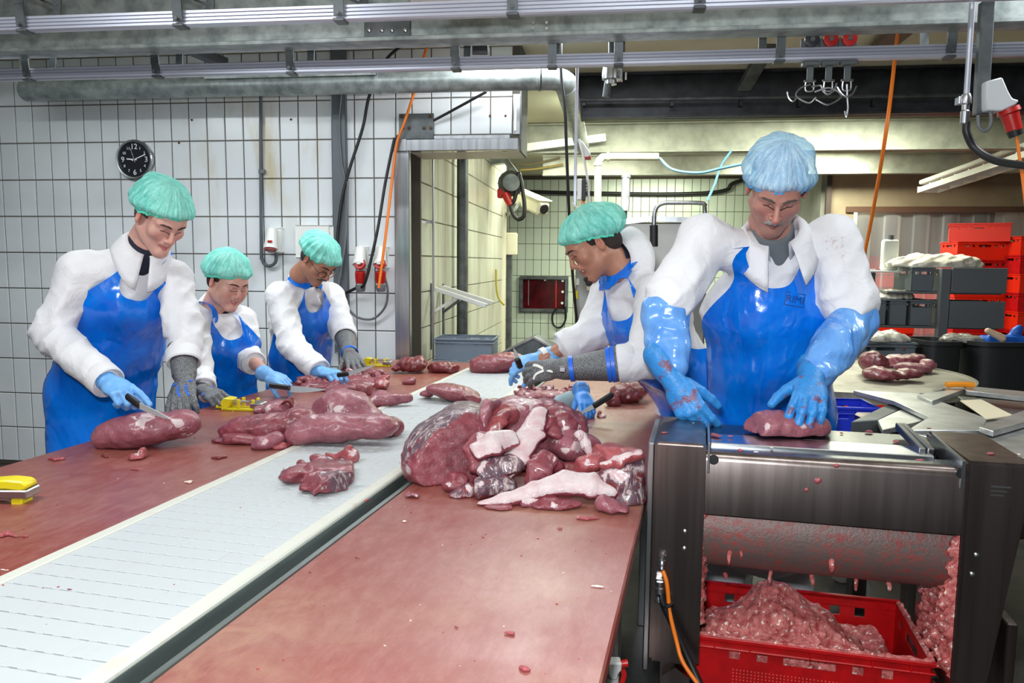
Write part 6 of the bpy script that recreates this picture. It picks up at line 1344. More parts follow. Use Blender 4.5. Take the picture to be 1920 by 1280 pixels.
# --- 4 the bent man on the right of the table
p4 = dict(feet=(P(1350, 760, 3.25).x, 3.25), lat=(.64, -.77, 0), front=(-.77, -.64, 0), pelvis=P(1306, 726, 3.14), hem=P(1306, 726, 3.14)+Vector((.13, .03, -.42)), chest=P(1212, 585, 3.0), neck=P(1163, 490, 2.97), head=P(1112, 458, 2.94), face=(-.80, -.10, -.55), up=(-.5, 0, .8), waist_off=(-.07, -.02, .02),
    arms={'L': (P(1232, 552, 2.82), P(1212, 676, 2.66), P(1062, 692, 2.70)), 'R': (P(1140, 556, 3.12), P(1112, 622, 3.10), P(1018, 672, 3.06))}, smile=.006, mouth=.003, teeth=True, goatee=True, brow=(46, 34, 28), shirt=m_navy, stubble=.15, cuff={'L': .18, 'R': .42}, sleeve=(.075, .068, .062), collar=1.15, bib=.88, jaw=1.0, cap=dict(seed=11, rim=(.062, -.03), r=(.102, .130, .095)))
o4 = person('dark haired man in a green hair net bending to the left over the red board', p4, sk3, m_capg, m_band_g, (40, 30, 26))
a = p4['arms']['L']; gauntlet(o4['root'], a[2], a[1], .02, .72, .042, .066, ((.03, .016), (.70, .014), (.78, .014)))
MB().bar(P(1048, 691, 2.65), P(1060, 692, 2.65), .02, .03, (0, -1, 0), .003).build('buckle', m_steel, o4['root'])
oh, MH = hand('mesh_glove', o4['root'], 'L', P(1046, 692, 2.72), P(985, 698, 2.80)-P(1046, 692, 2.72), (.05, .85, -.5), [(12, 25, 15), (12, 28, 15), (14, 28, 15), (15, 30, 15)], (30, 30, 10), m_chain, 1.03, 5, .04, 1.1)
for pts in ([(-.02, .0, .026), (-.008, .035, .022), (.012, .075, .018), (.02, .1, .012)], [(-.008, .035, .022), (-.02, .075, .018), (-.035, .09, .010)]):
    ribbon('glove_strap', o4['root'], [MH @ Vector(p) for p in pts], .010, m_wstrap, None, 0, MH.to_3x3() @ Vector((0, 0, 1)))
hand('glove', o4['root'], 'R', P(1014, 672, 3.07), P(972, 682, 3.05)-P(1014, 672, 3.07), (.1, .5, -.85), [(25, 40, 20), (40, 55, 30), (45, 60, 30), (45, 60, 30)], (25, 40, 5), m_nitrile, 1., 3, .04, 1.03)
MB().lathe(P(1026, 668, 3.08), P(1012, 674, 3.07)-P(1026, 668, 3.08), [(0, .040), (.002, .043), (.022, .042), (.024, .038)], 18, False).build('glove_cuff', m_wstrap, o4['root'])
knife('small knife held behind the mesh glove of the bent man', P(976, 690, 2.99), P(969, 671, 2.97), P(963, 652, 2.96), (1, 0, 0), .012)
# --- 5 the nearest man behind the machine
p5 = dict(feet=(P(1450, 760, 2.64).x, 2.72), lat=(.985, -.17, 0), front=(-.17, -.985, 0), pelvis=P(1442, 770, 2.66), chest=P(1440, 575, 2.56), neck=P(1450, 440, 2.44), head=P(1457, 352, 2.31), face=(-.20, -.70, -.66), up=(0, -.4, 1), build=1.12, waist_off=(0, -.01, 0),
    arms={'R': (P(1318, 448, 2.46), P(1246, 590, 2.36), P(1258, 700, 2.26)), 'L': (P(1560, 448, 2.44), P(1600, 602, 2.36), P(1526, 706, YMM+.09))}, smile=-.002, moustache=(132, 124, 118), brow=(84, 70, 62), stubble=.3, shirt=m_greyshirt, open=22, straps=False, coat=m_coat5, cuff={'R': 0, 'L': 0}, sleeve=(.078, .084, .07), collar=1.2, jaw=1.05, nose=1.08, cap=dict(seed=14, rim=(.05, -.03), r=(.100, .122, .098)), bib=.93, apron=[(0, 88), (.50, 86), (.64, 80), (.76, 72), (.86, 62), (.93, 57), (1, 54)])
o5 = person('grey haired man with a moustache and blue hair net behind the skinning machine', p5, sk5, m_capb, m_band_b, (140, 136, 132))
for q in ('R', 'L'):
    sh, el_, wr = [Vector(x) for x in p5['arms'][q]]; s = S(.006, .02); e2 = sh.lerp(el_, .62)
    s.chain([(e2, .066), (el_, .070), (el_.lerp(wr, .5), .066), (el_.lerp(wr, .86), .056)]); s.disp = lambda p: .006*wob(p*np.array([1, 1, 1.6]), 60, 5, 7)+.0025*wob(p, 140, 6, 7)
    Vb, Fb = s.mesh(); mesh_object('oversleeve', Vb, Fb, m_sleeve, o5['root'], WF, 180)
hand('work_glove', o5['root'], 'R', P(1264, 716, 2.235), P(1296, 770, 2.19)-P(1264, 716, 2.235), (.55, .35, -.6), [(25, 35, 20), (35, 45, 25), (40, 50, 25), (45, 50, 25)], (30, 30, 10), m_workglove, 1.12, 3, .085, 1.12)
hand('work_glove', o5['root'], 'L', P(1522, 712, YMM+.07), (-.36, -.85, -.36), (-.1, .35, -.9), [(18, 40, 25), (20, 42, 25), (22, 42, 25), (24, 42, 25)], (45, 20, 10), m_workglove, 1.12, 6, .07, 1.12)
# stamp on the apron bib
def stamp():
    A = o5['apron_v']; nu = o5['nu']; t_ = bvh(np.array([tuple(v) for v in A]), [(j*(nu+1)+k, j*(nu+1)+k+1, (j+1)*(nu+1)+k+1, (j+1)*(nu+1)+k) for j in range(o5['nv']) for k in range(nu)])
    c = P(1492, 562, 2.38); Mx = frame(c, (0, 0, 1), (-.17, -.98, 0)); ink = M('stamp_ink', (6, 56, 132), .4)
    M4 = Matrix(((.985, 0, 0, c.x), (-.17, 0, 0, c.y), (0, 0, 1, c.z), (0, 0, 0, 1)))
    M4 = Matrix.Translation(c) @ Matrix(((.985, 0, .17, 0), (-.17, 0, .985, 0), (0, 1, 0, 0), (0, 0, 0, 1)))
    M4 = M4 @ Matrix.Rotation(rad(-9), 4, 'Z'); v, f = text_mesh('RIMI', .031, M4, 0)
    b = MB(); b.add(v, f)
    W_, H_ = .060, .042
    for q in ((-W_/2, -H_/2, W_/2, -H_/2+.002), (-W_/2, H_/2-.002, W_/2, H_/2), (-W_/2, -H_/2, -W_/2+.002, H_/2), (W_/2-.002, -H_/2, W_/2, H_/2)):
        b.add([M4 @ Vector((x, y, 0)) for x, y in ((q[0], q[1]), (q[2], q[1]), (q[2], q[3]), (q[0], q[3]))], [(0, 1, 2, 3)])
    dr = Vector((.17*.5, .985, 0)); V = []
    for p in b.v:
        rdir = (Vector(p)-CAM0).normalized()*0+Vector((.17, .985, 0)); h = t_.ray_cast(Vector(p)-rdir*.5, rdir)
        V.append((h[0]-Vector((0, .0022, 0))) if h[0] is not None else Vector(p))
    mesh_object('printed_stamp', V, b.f, ink, o5['apron'], WF)
stamp()
# hand of a sixth worker hidden behind: only the glove and its knife show
h6 = thing('person', 'gloved hand of a hidden worker holding a dark knife behind the meat heap', 'person', WF, (P(1100, 780, 3.1).x, 3.1, ZT))
oh, MH = hand('glove', h6, 'L', P(1092, 738, 3.20), P(1108, 778, 3.06)-P(1092, 738, 3.20), (-.2, .5, -.8), [(15, 25, 15), (20, 30, 20), (35, 50, 25), (40, 55, 30)], (25, 35, 5), M('mid_blue_nitrile', (66, 138, 216), .4, bump=(50, .15, .004)), .95, 5, .03, 1.)
s = S(.006, .01); s.chain([(P(1090, 740, 3.22), .032), (P(1068, 750, 3.28), .036), (P(1052, 756, 3.32), .038)]); Vb, Fb = s.mesh(); mesh_object('sleeve', Vb, Fb, M('pale_grey_sleeve', (150, 178, 186), .6), h6, WF, 180)
knife('dark handled knife under the bent man\'s mesh gauntlet', P(1150, 738, 3.08), P(1112, 762, 3.04), P(1085, 776, 3.02), (0, .3, 1), .018)
# ------------------------------------------------------------------ meat
def meat_mat(name, a, b, fatc=(206, 190, 191), darkc=(92, 66, 78), grain=(60, 12, 60)):
    t = NT(name); v = t.coord('Object'); vg = t.coord('Object', (1, .22, 1)); at = t.new('ShaderNodeVertexColor'); at.layer_name = 'Col'; sp = t.new('ShaderNodeSeparateColor'); t.link(at.outputs[0], sp.inputs[0])
    n1 = t.ramp(t.noise(v, 9, 4, .6, .6), .35, .68); n2 = t.ramp(t.noise(vg, 70, 3, .6, .5), .38, .66)
    c = t.mix(n1, lin(a), lin(b)); c = t.mix(t.math('MULTIPLY', n2, .35), c, lin(tuple(min(255, int(q*1.25)) for q in a)))
    br = t.noise(v, 22, 6, .68, 1.4); mm = t.ramp(t.noise(t.coord('Object', (1, .5, 1)), 13, 6, .72, 2.2), .60, .70); c = t.mix(t.math('MULTIPLY', mm, .55), c, lin((206, 158, 156)))
    def soft(o, gain=3.2):
        e = t.math('ADD', t.math('MULTIPLY', o, .8), t.math('MULTIPLY', t.math('SUBTRACT', br, .5), 2.4)); return t.math('MULTIPLY', t.ramp(e, .42, .60), t.ramp(o, .02, .2))
    dk = soft(sp.outputs[1]); ds = t.ramp(t.noise(t.coord('Object', (1, 1, .35)), 34, 4, .7, 1.5), .50, .64); dc = t.mix(ds, lin(darkc), lin((206, 186, 184))); c = t.mix(dk, c, dc)
    fc = t.mix(t.ramp(t.noise(v, 24, 3, .6), .4, .72), lin(fatc), lin((196, 158, 162))); c = t.mix(soft(sp.outputs[0]), c, fc)
    t.link(c, t.b.inputs['Base Color']); t.link(t.ramp(t.noise(v, 20, 3, .6), .3, .75, (.30,)*3+(1,), (.50,)*3+(1,)), t.b.inputs['Roughness']); t.setv('Specular IOR Level', .5); t.setv('Coat Weight', .22); t.setv('Coat Roughness', .16)
    t.setv('Subsurface Weight', .10); t.setv('Subsurface Radius', (.012, .004, .003)); t.setv('Subsurface Scale', .6)
    b1 = t.bump(t.noise(vg, 55, 5, .7, .6), .6, .006); t.link(t.bump(t.noise(v, 130, 3, .6), .18, .003, b1), t.b.inputs['Normal']); return t.m
m_meat = meat_mat('raw_beef', (132, 60, 70), (98, 38, 48)); m_meatp = meat_mat('pale_raw_beef', (144, 84, 94), (122, 62, 74)); m_meatd = meat_mat('dark_raw_beef', (118, 44, 48), (88, 28, 34)); m_trim = meat_mat('beef_trimming', (158, 76, 80), (126, 48, 54))
def axes(tilt, yaw):
    return np.array((Matrix.Rotation(rad(yaw), 3, 'Z') @ Matrix.Rotation(-rad(tilt), 3, 'Y')))
def meat(label, pr, seed, fat=(), dark=(), mat=None, amp=(.006, .002), zf=None, h=.005, fn=None, name='meat_piece', group=None, k=.012, cat='meat', cuts=(), nc=2, rest=True):
    """pr: ('e', px, py, Y, rx px, ry m, rz px, tilt, yaw) ellipsoids or ('c', [(px, py, Y, r px)...], flatten) chains; fat/dark: (px, py, Y, r m) patches"""
    s = S(h, k); zr_ = ZT if zf is None else zf; zm_ = 9
    for q in pr:                       # depth at which the piece really touches what it lies on
        for a in ([q[2-1:]] if q[0] == 'e' else q[1]):
            if q[0] == 'e':
                px, py, Y, rx, ry, rz_, *r = a; Ax = axes(r[0] if r else 0, r[1] if len(r) > 1 else 0); ex = math.sqrt((rx*mpp(Y)*Ax[2, 0])**2+(ry*Ax[2, 1])**2+(rz_*mpp(Y)*Ax[2, 2])**2)
            else: px, py, Y, rx = a; ex = rx*mpp(Y)*(.5 if q[0] == 'f' else 1)
            zm_ = min(zm_, P(px, py, Y).z-ex)
    f_ = (CH-zr_+.006)/(CH-zm_) if rest and zm_ > zr_-.006 else 1.0
    sh_ = lambda p: (p[0], p[1], p[2]*f_)+tuple(p[3:])
    pr = [('e',)+sh_(q[1:]) if q[0] == 'e' else (q[0], [sh_(a) for a in q[1]])+tuple(q[2:]) for q in pr]
    fat = [q if callable(q) else sh_(q) for q in fat]; dark = [q if callable(q) else sh_(q) for q in dark]
    for q in pr:
        if q[0] == 'e':
            _, px, py, Y, rx, ry, rz_, *r = q; s.el(P(px, py, Y), (rx*mpp(Y), ry, rz_*mpp(Y)), axes(r[0] if r else 0, r[1] if len(r) > 1 else 0))
        elif q[0] == 'c':
            for (a, b) in zip(q[1], q[1][1:]): s.rc(P(*a[:3]), P(*b[:3]), a[3]*mpp(a[2]), b[3]*mpp(b[2]))
        elif q[0] == 'f':        # flat strip: (points with half width px), thickness m, width direction
            pts, th, wd = q[1:]
            for (a, b) in zip(pts, pts[1:]): s.fc(P(*a[:3]), P(*b[:3]), (a[3]*mpp(a[2]), th), (b[3]*mpp(b[2]), th), wd)
    a1, a2 = amp[0]*1.5, amp[1]*1.3; adds = [q for q in s.pr if q[4] == '+']; lo = np.min([q[0] for q in adds], 0); hi = np.max([q[1] for q in adds], 0); cc = (lo+hi)/2; hf = (hi-lo)/2; rs_ = np.random.RandomState(seed+500)
    for i in range(nc):
        d = rs_.normal(size=3)*np.array([1, .7, .8]); d[2] = abs(d[2]); d[1] = -abs(d[1])*.8; d /= np.linalg.norm(d); s.plane(cc+d*np.sqrt(((d*hf)**2).sum())*rs_.uniform(.66, .84), d); s.pr[-1] = s.pr[-1][:3]+(0, 'c')
    def dsp(p):
        q = p+.012*np.stack([wob(p, 24, seed+7), wob(p, 24, seed+8), wob(p, 24, seed+9)], -1); r1 = np.abs(wob(q, 40, seed+60, 4)); r2 = np.abs(wob(q*np.array([1, .5, 1]), 95, seed+70, 4))
        return 1.1*a1*wob(q, 20, seed, 4)+a1*.9*(.35-r1)+a1*.35*(.35-r2)+a2*wob(p*np.array([1, .6, 1]), 190, seed+90, 6)
    s.disp = dsp
    s.plane((0, 0, ZT+.0008 if zf is None else zf), (0, 0, -1))
    for c_ in cuts: s.plane(*c_); s.pr[-1] = s.pr[-1][:3]+(0, 'c')
    V, Fq = s.mesh(); N = vnorm(V, Fq); C_ = np.zeros((len(V), 4)); C_[:, 3] = 1
    for j, L in ((0, fat), (1, dark)):
        for q in L:
            if callable(q): C_[:, j] = np.maximum(C_[:, j], q(V, N)); continue
            d = np.linalg.norm((V-V3(P(*q[:3])))*(np.array([1, .6, 1])), axis=1)/q[3]; C_[:, j] = np.maximum(C_[:, j], np.clip(1.25-d, 0, 1)*(q[4] if len(q) > 4 else 1))
    if group is None: group = None
    return mesh_object(name, V, Fq, mat or m_meat, None, WF, 180, label=label, cat=cat, group=group, attr=C_)
def ndot(d, lo, hi, g=1.):
    d = V3(d); d /= np.linalg.norm(d); return lambda V, N: np.clip((N@d-lo)/(hi-lo), 0, 1)*g
# ---- left board
meat('large oval meat piece being cut by the man at the far left', [('e', 262, 806, 2.42, 88, .085, 33, 8), ('e', 215, 812, 2.42, 42, .07, 24, 25), ('e', 335, 796, 2.46, 42, .07, 28, 14), ('e', 365, 798, 2.5, 14, .03, 12)], 1, [(264, 785, 2.36, .045), (335, 795, 2.40, .035), (312, 842, 2.36, .016), (350, 820, 2.42, .02)], (), m_meatp, nc=1)
meat('pale trimming clump in front of the piece cut by the man at the far left', [('e', 262, 855, 2.30, 18, .03, 8), ('e', 268, 846, 2.31, 10, .02, 10), ('e', 252, 858, 2.29, 9, .02, 5)], 2, [(258, 850, 2.30, .02)], (), m_trim, (.005, .004), h=.0032)
meat('dark ridged long meat piece left of the domed one on the red board', [('e', 490, 800, 2.72, 82, .08, 29, 6), ('e', 560, 790, 2.74, 40, .07, 26)], 3, [(470, 812, 2.62, .014), (452, 824, 2.6, .012)], [(470, 785, 2.65, .06, .45)], m_meat, (.006, .003))
meat('thin tapered flap under the dark ridged piece', [('e', 465, 822, 2.62, 52, .05, 10, -6), ('e', 428, 825, 2.63, 30, .04, 5)], 4, [(480, 815, 2.58, .012)], (), m_meat)
meat('fat end with red cut face in front of the dark ridged piece', [('e', 492, 830, 2.50, 26, .04, 14, 6), ('e', 515, 824, 2.52, 18, .04, 14)], 5, [(494, 824, 2.46, .022)], (), m_meatp)
meat('small red strip at the belt edge below the dark ridged piece', [('c', [(505, 842, 2.44, 5), (530, 836, 2.46, 7), (545, 832, 2.5, 5)])], 6, [(520, 834, 2.43, .012)], (), m_trim, (.004, .003), h=.0035)
meat('domed meat piece lying behind the long pale one at the belt edge', [('e', 645, 772, 2.88, 62, .10, 40, 0), ('e', 690, 785, 2.86, 36, .08, 28)], 7, [(640, 752, 2.80, .012), (630, 772, 2.78, .05), (600, 776, 2.78, .03)], (), m_meatp)
meat('long pale meat piece overhanging from the red board onto the belt', [('e', 640, 802, 2.62, 98, .085, 29, 3), ('e', 575, 812, 2.62, 42, .07, 22, 12), ('e', 700, 800, 2.62, 50, .075, 26)], 8, [(600, 822, 2.56, .01), (590, 776, 2.6, .02)], (), m_meatp)
meat('dark rounded end piece beside the long pale one on the belt', [('e', 733, 799, 2.66, 27, .06, 20, -18)], 9, (), [(735, 790, 2.62, .02, .4)], m_meat)
meat('dark curled flap standing between the yellow sharpener and the domed piece', [('c', [(522, 768, 2.98, 7), (528, 752, 2.98, 7), (545, 746, 3.0, 6), (551, 760, 3.0, 8), (562, 772, 2.96, 9), (578, 776, 2.94, 6)])], 10, (), (), m_meatd, (.006, .003))
meat('pale pink sinewy piece behind the dark ridged one', [('e', 520, 766, 2.92, 26, .05, 12, 8), ('e', 488, 768, 2.95, 20, .04, 7)], 11, [(500, 765, 2.88, .022), (535, 760, 2.88, .02)], (), m_meatp)
meat('tapering meat strip ending on the belt right of the domed piece', [('c', [(700, 752, 3.08, 12), (735, 750, 3.08, 11), (768, 748, 3.1, 9)]), ('e', 715, 743, 3.12, 20, .04, 10)], 12, [(722, 742, 3.05, .02), (700, 745, 3.05, .02), (773, 746, 3.08, .008)], (), m_meatp)
meat('red lumpy piece behind the domed piece on the red board', [('e', 640, 735, 3.18, 34, .06, 16, 15), ('e', 675, 745, 3.1, 26, .05, 12, -20), ('e', 607, 752, 3.05, 18, .04, 6, 20)], 13, (), (), m_meat, (.007, .004))
meat('dark muscle with a white edge right of the lumpy red piece', [('e', 680, 728, 3.32, 26, .05, 13, -12), ('e', 665, 724, 3.34, 20, .05, 11)], 14, [(686, 713, 3.30, .03), (700, 722, 3.28, .016)], (), m_meat)
meat('fatty trimming lump at the right end of the trimmings pile', [('e', 715, 720, 3.42, 17, .05, 12), ('e', 722, 708, 3.46, 14, .04, 8)], 15, [(712, 714, 3.38, .02), (724, 722, 3.38, .014)], (), m_trim, (.007, .005))
meat('flat meat piece under the hand of the man with glasses', [('e', 688, 698, 3.86, 42, .09, 10, -6), ('e', 655, 684, 3.98, 22, .06, 12), ('e', 715, 703, 3.8, 20, .06, 6)], 16, (), (), m_meat)
meat('small rolled scrap lying alone on the far red board', [('e', 766, 716, 3.55, 12, .03, 6, 5), ('e', 772, 712, 3.56, 7, .02, 5)], 17, (), (), m_meat, (.004, .003), h=.004)
meat('tall dark meat heap at the far end of the red board left of the opening', [('e', 765, 684, 4.22, 26, .07, 17), ('e', 785, 682, 4.24, 18, .07, 15), ('e', 742, 690, 4.2, 14, .05, 9)], 18, [(795, 678, 4.15, .03), (760, 682, 4.12, .025)], (), m_meatd, (.010, .005))
meat('lower dark meat heap right of the tall one at the end of the board', [('e', 828, 688, 4.22, 22, .06, 11), ('e', 845, 692, 4.2, 16, .05, 8), ('e', 812, 690, 4.22, 12, .05, 9)], 19, [(824, 680, 4.15, .02)], (), m_meatd, (.010, .005))
meat('smooth oval meat piece at the far end of the belt', [('e', 922, 683, 4.42, 55, .09, 19, 6), ('e', 950, 672, 4.5, 35, .08, 14, 4)], 20, (), (), m_meat)
# trimmings pile (nobody could count the scraps)
def pile(label, spots, seed, zf=None, n=60, r=(3, 7)):
    rs = random.Random(seed); s = S(.0045, .004)
    for (x0, x1, y0, y1, Y0, Y1) in spots:
        Yc = T((x0+x1)/2, y1, ZT).y+.06; s.el(P((x0+x1)/2, (y0+y1)/2+3, Yc), ((x1-x0)*.42*mpp(Yc), .07, (y1-y0)*.34*mpp(Yc)))
        for i in range(n):
            u, v = rs.random(), rs.random(); px = x0+(x1-x0)*u; py = y0+(y1-y0)*v; Y = T(px, y1, ZT).y-.02+.14*(1-v); rr = rs.uniform(*r)*mpp(Y)
            s.el(P(px, py, Y), (rr*rs.uniform(.8, 1.6), rr*1.2, rr*rs.uniform(.5, .9)), axes(rs.uniform(-50, 50), rs.uniform(-60, 60)))
    s.disp = lambda p: .003*wob(p, 140, seed)+.002*wob(p, 320, seed+3); s.plane((0, 0, ZT+.0008 if zf is None else zf), (0, 0, -1)); V, Fq = s.mesh(); C_ = np.zeros((len(V), 4)); C_[:, 3] = 1; C_[:, 0] = np.clip(.18+.7*wob(V, 110, seed+1, 5), 0, .8)
    return mesh_object('meat_trimmings', V, Fq, m_meat, None, WF, 180, label=label, cat='meat', kind='stuff', attr=C_)
pile('loose heap of red and white meat trimmings in front of the man with glasses', [(560, 645, 708, 733, 3.35, 3.75), (625, 716, 696, 724, 3.4, 3.8)], 31, None, 80)
pile('heap of red meat trimmings under the mesh gauntlet of the bent man', [(968, 1088, 724, 754, 2.85, 3.2)], 32, None, 110)
# ---- far right of the board
meat('flat red meat heap behind the bare forearm of the bent man', [('e', 1078, 670, 4.45, 42, .10, 16), ('e', 1100, 664, 4.5, 24, .08, 12)], 41, [(1070, 668, 4.36, .03)], (), m_meat, (.010, .005))
meat('dark meat piece under the bent man\'s white cuff', [('e', 1180, 736, 3.06, 34, .08, 20, 4), ('e', 1195, 725, 3.1, 24, .07, 16)], 42, [(1178, 744, 3.0, .014)], (), m_meatd, (.008, .005))
meat('small wet scrap with a bone end right of the dark knife', [('e', 1148, 752, 2.86, 16, .03, 10, -20), ('e', 1157, 740, 2.88, 7, .02, 6)], 43, [(1156, 738, 2.86, .016)], (), m_meatd, (.004, .003), h=.004)
meat('small white and red bone scrap in front of the blue gloved hand', [('e', 1128, 780, 2.52, 10, .02, 4, 8), ('e', 1124, 772, 2.53, 6, .016, 5)], 44, [(1130, 781, 2.51, .018)], (), m_trim, (.003, .003), h=.0032)
# ---- on the belt
meat('flat oval fillet lying alone on the belt near its far end', [('e', 850, 736, 3.38, 52, .09, 15, -10), ('e', 810, 735, 3.42, 26, .05, 7, 12), ('e', 885, 745, 3.32, 20, .06, 8, -15)], 51, (), (), m_meat, (.005, .002), ZT+.0018)
meat('brown and white scrap left of the flat fillet on the belt', [('e', 800, 743, 3.28, 13, .02, 4, 8)], 52, [(797, 741, 3.27, .012)], [(806, 742, 3.27, .016)], m_trim, (.003, .003), ZT+.0018, .0035)
def zoff(px, py, dz): return T(px, py, ZT+dz)
meat('dark slab with silvery skin lying alone in the middle of the belt', [('f', [(536, 900, 2.16, 40), (585, 884, 2.2, 58), (655, 882, 2.22, 50)], .013, (0, 1, .08)), ('f', [(585, 908, 2.08, 44), (645, 912, 2.04, 52)], .034, (0, 1, .25)), ('e', 622, 925, 2.02, 44, .06, 22, -8), ('e', 548, 890, 2.14, 24, .05, 16, 15)], 53, [(590, 872, 2.1, .03), (560, 892, 2.06, .02), (662, 930, 2.0, .02)], [(640, 902, 2.04, .06), (610, 885, 2.08, .03), (662, 915, 2.02, .03)], m_meat, (.007, .004), ZT+.0018, .0042, k=.008)
meat('crumpled pale scrap behind the dark slab on the belt', [('e', 660, 855, 2.22, 14, .03, 14, 20), ('c', [(612, 852, 2.24, 3), (635, 855, 2.23, 5), (652, 848, 2.22, 8), (658, 838, 2.22, 4)])], 54, [(662, 845, 2.2, .02)], (), m_trim, (.004, .004), ZT+.0018, .0035)
# ---- the big heap in front
meat('largest round of meat at the left of the big heap, its skin silvery', [('e', 838, 842, 2.28, 84, .17, 72, 20), ('e', 872, 808, 2.34, 62, .15, 58), ('e', 812, 872, 2.22, 56, .12, 44), ('e', 850, 880, 2.2, 52, .10, 38)], 61, [(765, 880, 2.14, .02, .8)], [ndot((-.35, .45, .8), .30, .52)], m_meat, (.005, .0025), None, .006, k=.03, cuts=[(P(838, 850, 2.155), (.30, -.93, .20))], nc=0)
meat('curved flap with a pale hollow on top of the largest round', [('c', [(902, 800, 2.24, 14), (908, 775, 2.26, 15), (916, 760, 2.30, 12), (930, 758, 2.36, 14)])], 62, [(900, 800, 2.2, .03)], (), m_meatp, rest=False)
meat('upper pale lump at the back of the big heap', [('e', 975, 768, 2.52, 58, .10, 28, 6), ('e', 1030, 765, 2.55, 46, .10, 22, -12), ('e', 945, 790, 2.45, 38, .08, 26), ('e', 1000, 810, 2.45, 80, .10, 40), ('e', 990, 870, 2.4, 90, .12, 50)], 63, [(960, 772, 2.42, .03), (985, 750, 2.48, .05)], (), m_meatp, (.009, .004), None, .006, rest=False)
meat('red lump at the upper right of the big heap', [('e', 1058, 782, 2.42, 34, .09, 26, -20), ('e', 1080, 800, 2.4, 24, .08, 26)], 64, [(1072, 800, 2.32, .03), (1015, 800, 2.36, .016)], (), m_meat, (.008, .004), rest=False)
meat('rounded muscle with white seams in the middle of the big heap', [('e', 1072, 836, 2.26, 46, .08, 30, -12), ('e', 1040, 826, 2.28, 36, .07, 24), ('e', 1100, 842, 2.26, 28, .07, 26)], 65, [(1040, 820, 2.2, .028), (1086, 838, 2.18, .025), (1106, 830, 2.2, .02), (1060, 846, 2.18, .016)], (), m_meatp, (.006, .003), rest=False)
meat('long white backed strip standing diagonally on the big heap', [('f', [(1012, 772, 2.28, 18), (995, 815, 2.20, 27), (970, 860, 2.12, 25), (952, 893, 2.08, 12)], .017, (1, .15, .35))], 66, [ndot((-.25, -.9, .4), .35, .65, 1.25)], (), m_meat, (.002, .0015), None, .0045, nc=0, rest=False)
meat('red muscle end behind the diagonal white strip', [('e', 1032, 800, 2.28, 28, .05, 26, 30)], 67, (), (), m_meat, (.005, .004), rest=False)
meat('thick fat slab with a red edge below the curved flap of the heap', [('f', [(892, 846, 2.10, 24), (925, 832, 2.12, 26), (962, 822, 2.16, 20)], .018, (.1, .75, .55))], 68, [ndot((-.1, -.5, .8), .4, .65, 1.3)], (), m_meat, (.002, .0015), None, .0042, rest=False)
meat('dark silver skinned chunk under the fat slab of the heap', [('e', 942, 872, 2.10, 46, .06, 24, 6), ('e', 915, 880, 2.08, 24, .05, 22)], 69, [(905, 872, 2.04, .03), (960, 862, 2.04, .02)], [ndot((0, -.7, .7), -.2, .3)], m_meatd, (.006, .003), rest=False)
meat('second silver skinned chunk lower in the heap', [('e', 935, 910, 2.04, 44, .05, 24, 6), ('e', 905, 915, 2.02, 20, .04, 20)], 70, [(900, 905, 1.99, .02)], [ndot((0, -.7, .7), -.2, .3)], m_meat, (.006, .004))
meat('triangular red flap in the centre of the heap', [('f', [(1030, 856, 2.10, 22), (1012, 878, 2.06, 26), (990, 900, 2.04, 16)], .014, (1, 0, -.25)), ('e', 1025, 868, 2.12, 34, .03, 16, -20)], 71, [(1040, 852, 2.07, .028)], (), m_meat, (.004, .002), None, .0045, rest=False)
meat('dark red slab edge between the flap and the right piece of the heap', [('e', 1080, 878, 2.14, 36, .05, 10, -8)], 72, (), (), m_meatd, (.003, .002), rest=False)
meat('long white membrane strip along the front of the big heap', [('f', [(900, 949, 1.96, 9), (945, 938, 1.965, 15), (1000, 921, 1.98, 19), (1060, 905, 2.0, 25), (1110, 910, 1.99, 27), (1148, 924, 1.98, 15)], .019, (.1, .75, .65))], 73, [ndot((0, -.62, .78), .45, .7, 1.3)], (), m_meat, (.0018, .001), None, .0042, nc=0)
meat('mottled piece with dark skin at the right end of the big heap', [('e', 1165, 905, 2.02, 42, .05, 46, -10), ('e', 1185, 880, 2.04, 28, .05, 36), ('e', 1178, 935, 2.0, 30, .04, 24)], 74, [(1135, 880, 1.96, .04), (1160, 890, 1.96, .035), (1190, 860, 1.98, .02)], [ndot((.1, -.9, .1), -.1, .3, .8)], m_meatd, (.007, .003))
meat('red lumps behind the mottled right piece of the heap', [('e', 1150, 855, 2.18, 34, .07, 22, -14), ('e', 1120, 852, 2.2, 26, .06, 22), ('e', 1185, 858, 2.12, 20, .05, 16)], 75, [(1140, 862, 2.1, .02), (1186, 852, 2.07, .02)], (), m_trim, (.007, .005), rest=False)
meat('small rolled pink piece at the lower right of the big heap', [('e', 1145, 948, 1.92, 28, .04, 18, -6), ('e', 1170, 955, 1.91, 20, .035, 12, -10), ('e', 1132, 940, 1.93, 14, .03, 15)], 76, [(1140, 934, 1.90, .016)], (), m_meatp, (.005, .003), None, .004)
meat('square fatty chunk under the white membrane strip', [('f', [(978, 948, 1.93, 12), (1014, 938, 1.95, 12)], .018, (.1, .8, .5))], 77, [ndot((0, -.3, .9), .4, .7, 1.2)], (), m_meatp, (.002, .002), None, .0036)
meat('flat red strip under the right half of the membrane strip', [('e', 1045, 946, 1.94, 48, .03, 10, 3), ('e', 1030, 938, 1.96, 26, .03, 8)], 78, [(1040, 948, 1.91, .014)], (), m_meat, (.004, .003), None, .004)
meat('red strip end at the lower left of the membrane strip', [('e', 930, 955, 1.94, 38, .03, 8, 8)], 79, (), (), m_meat, (.003, .002), None, .004)
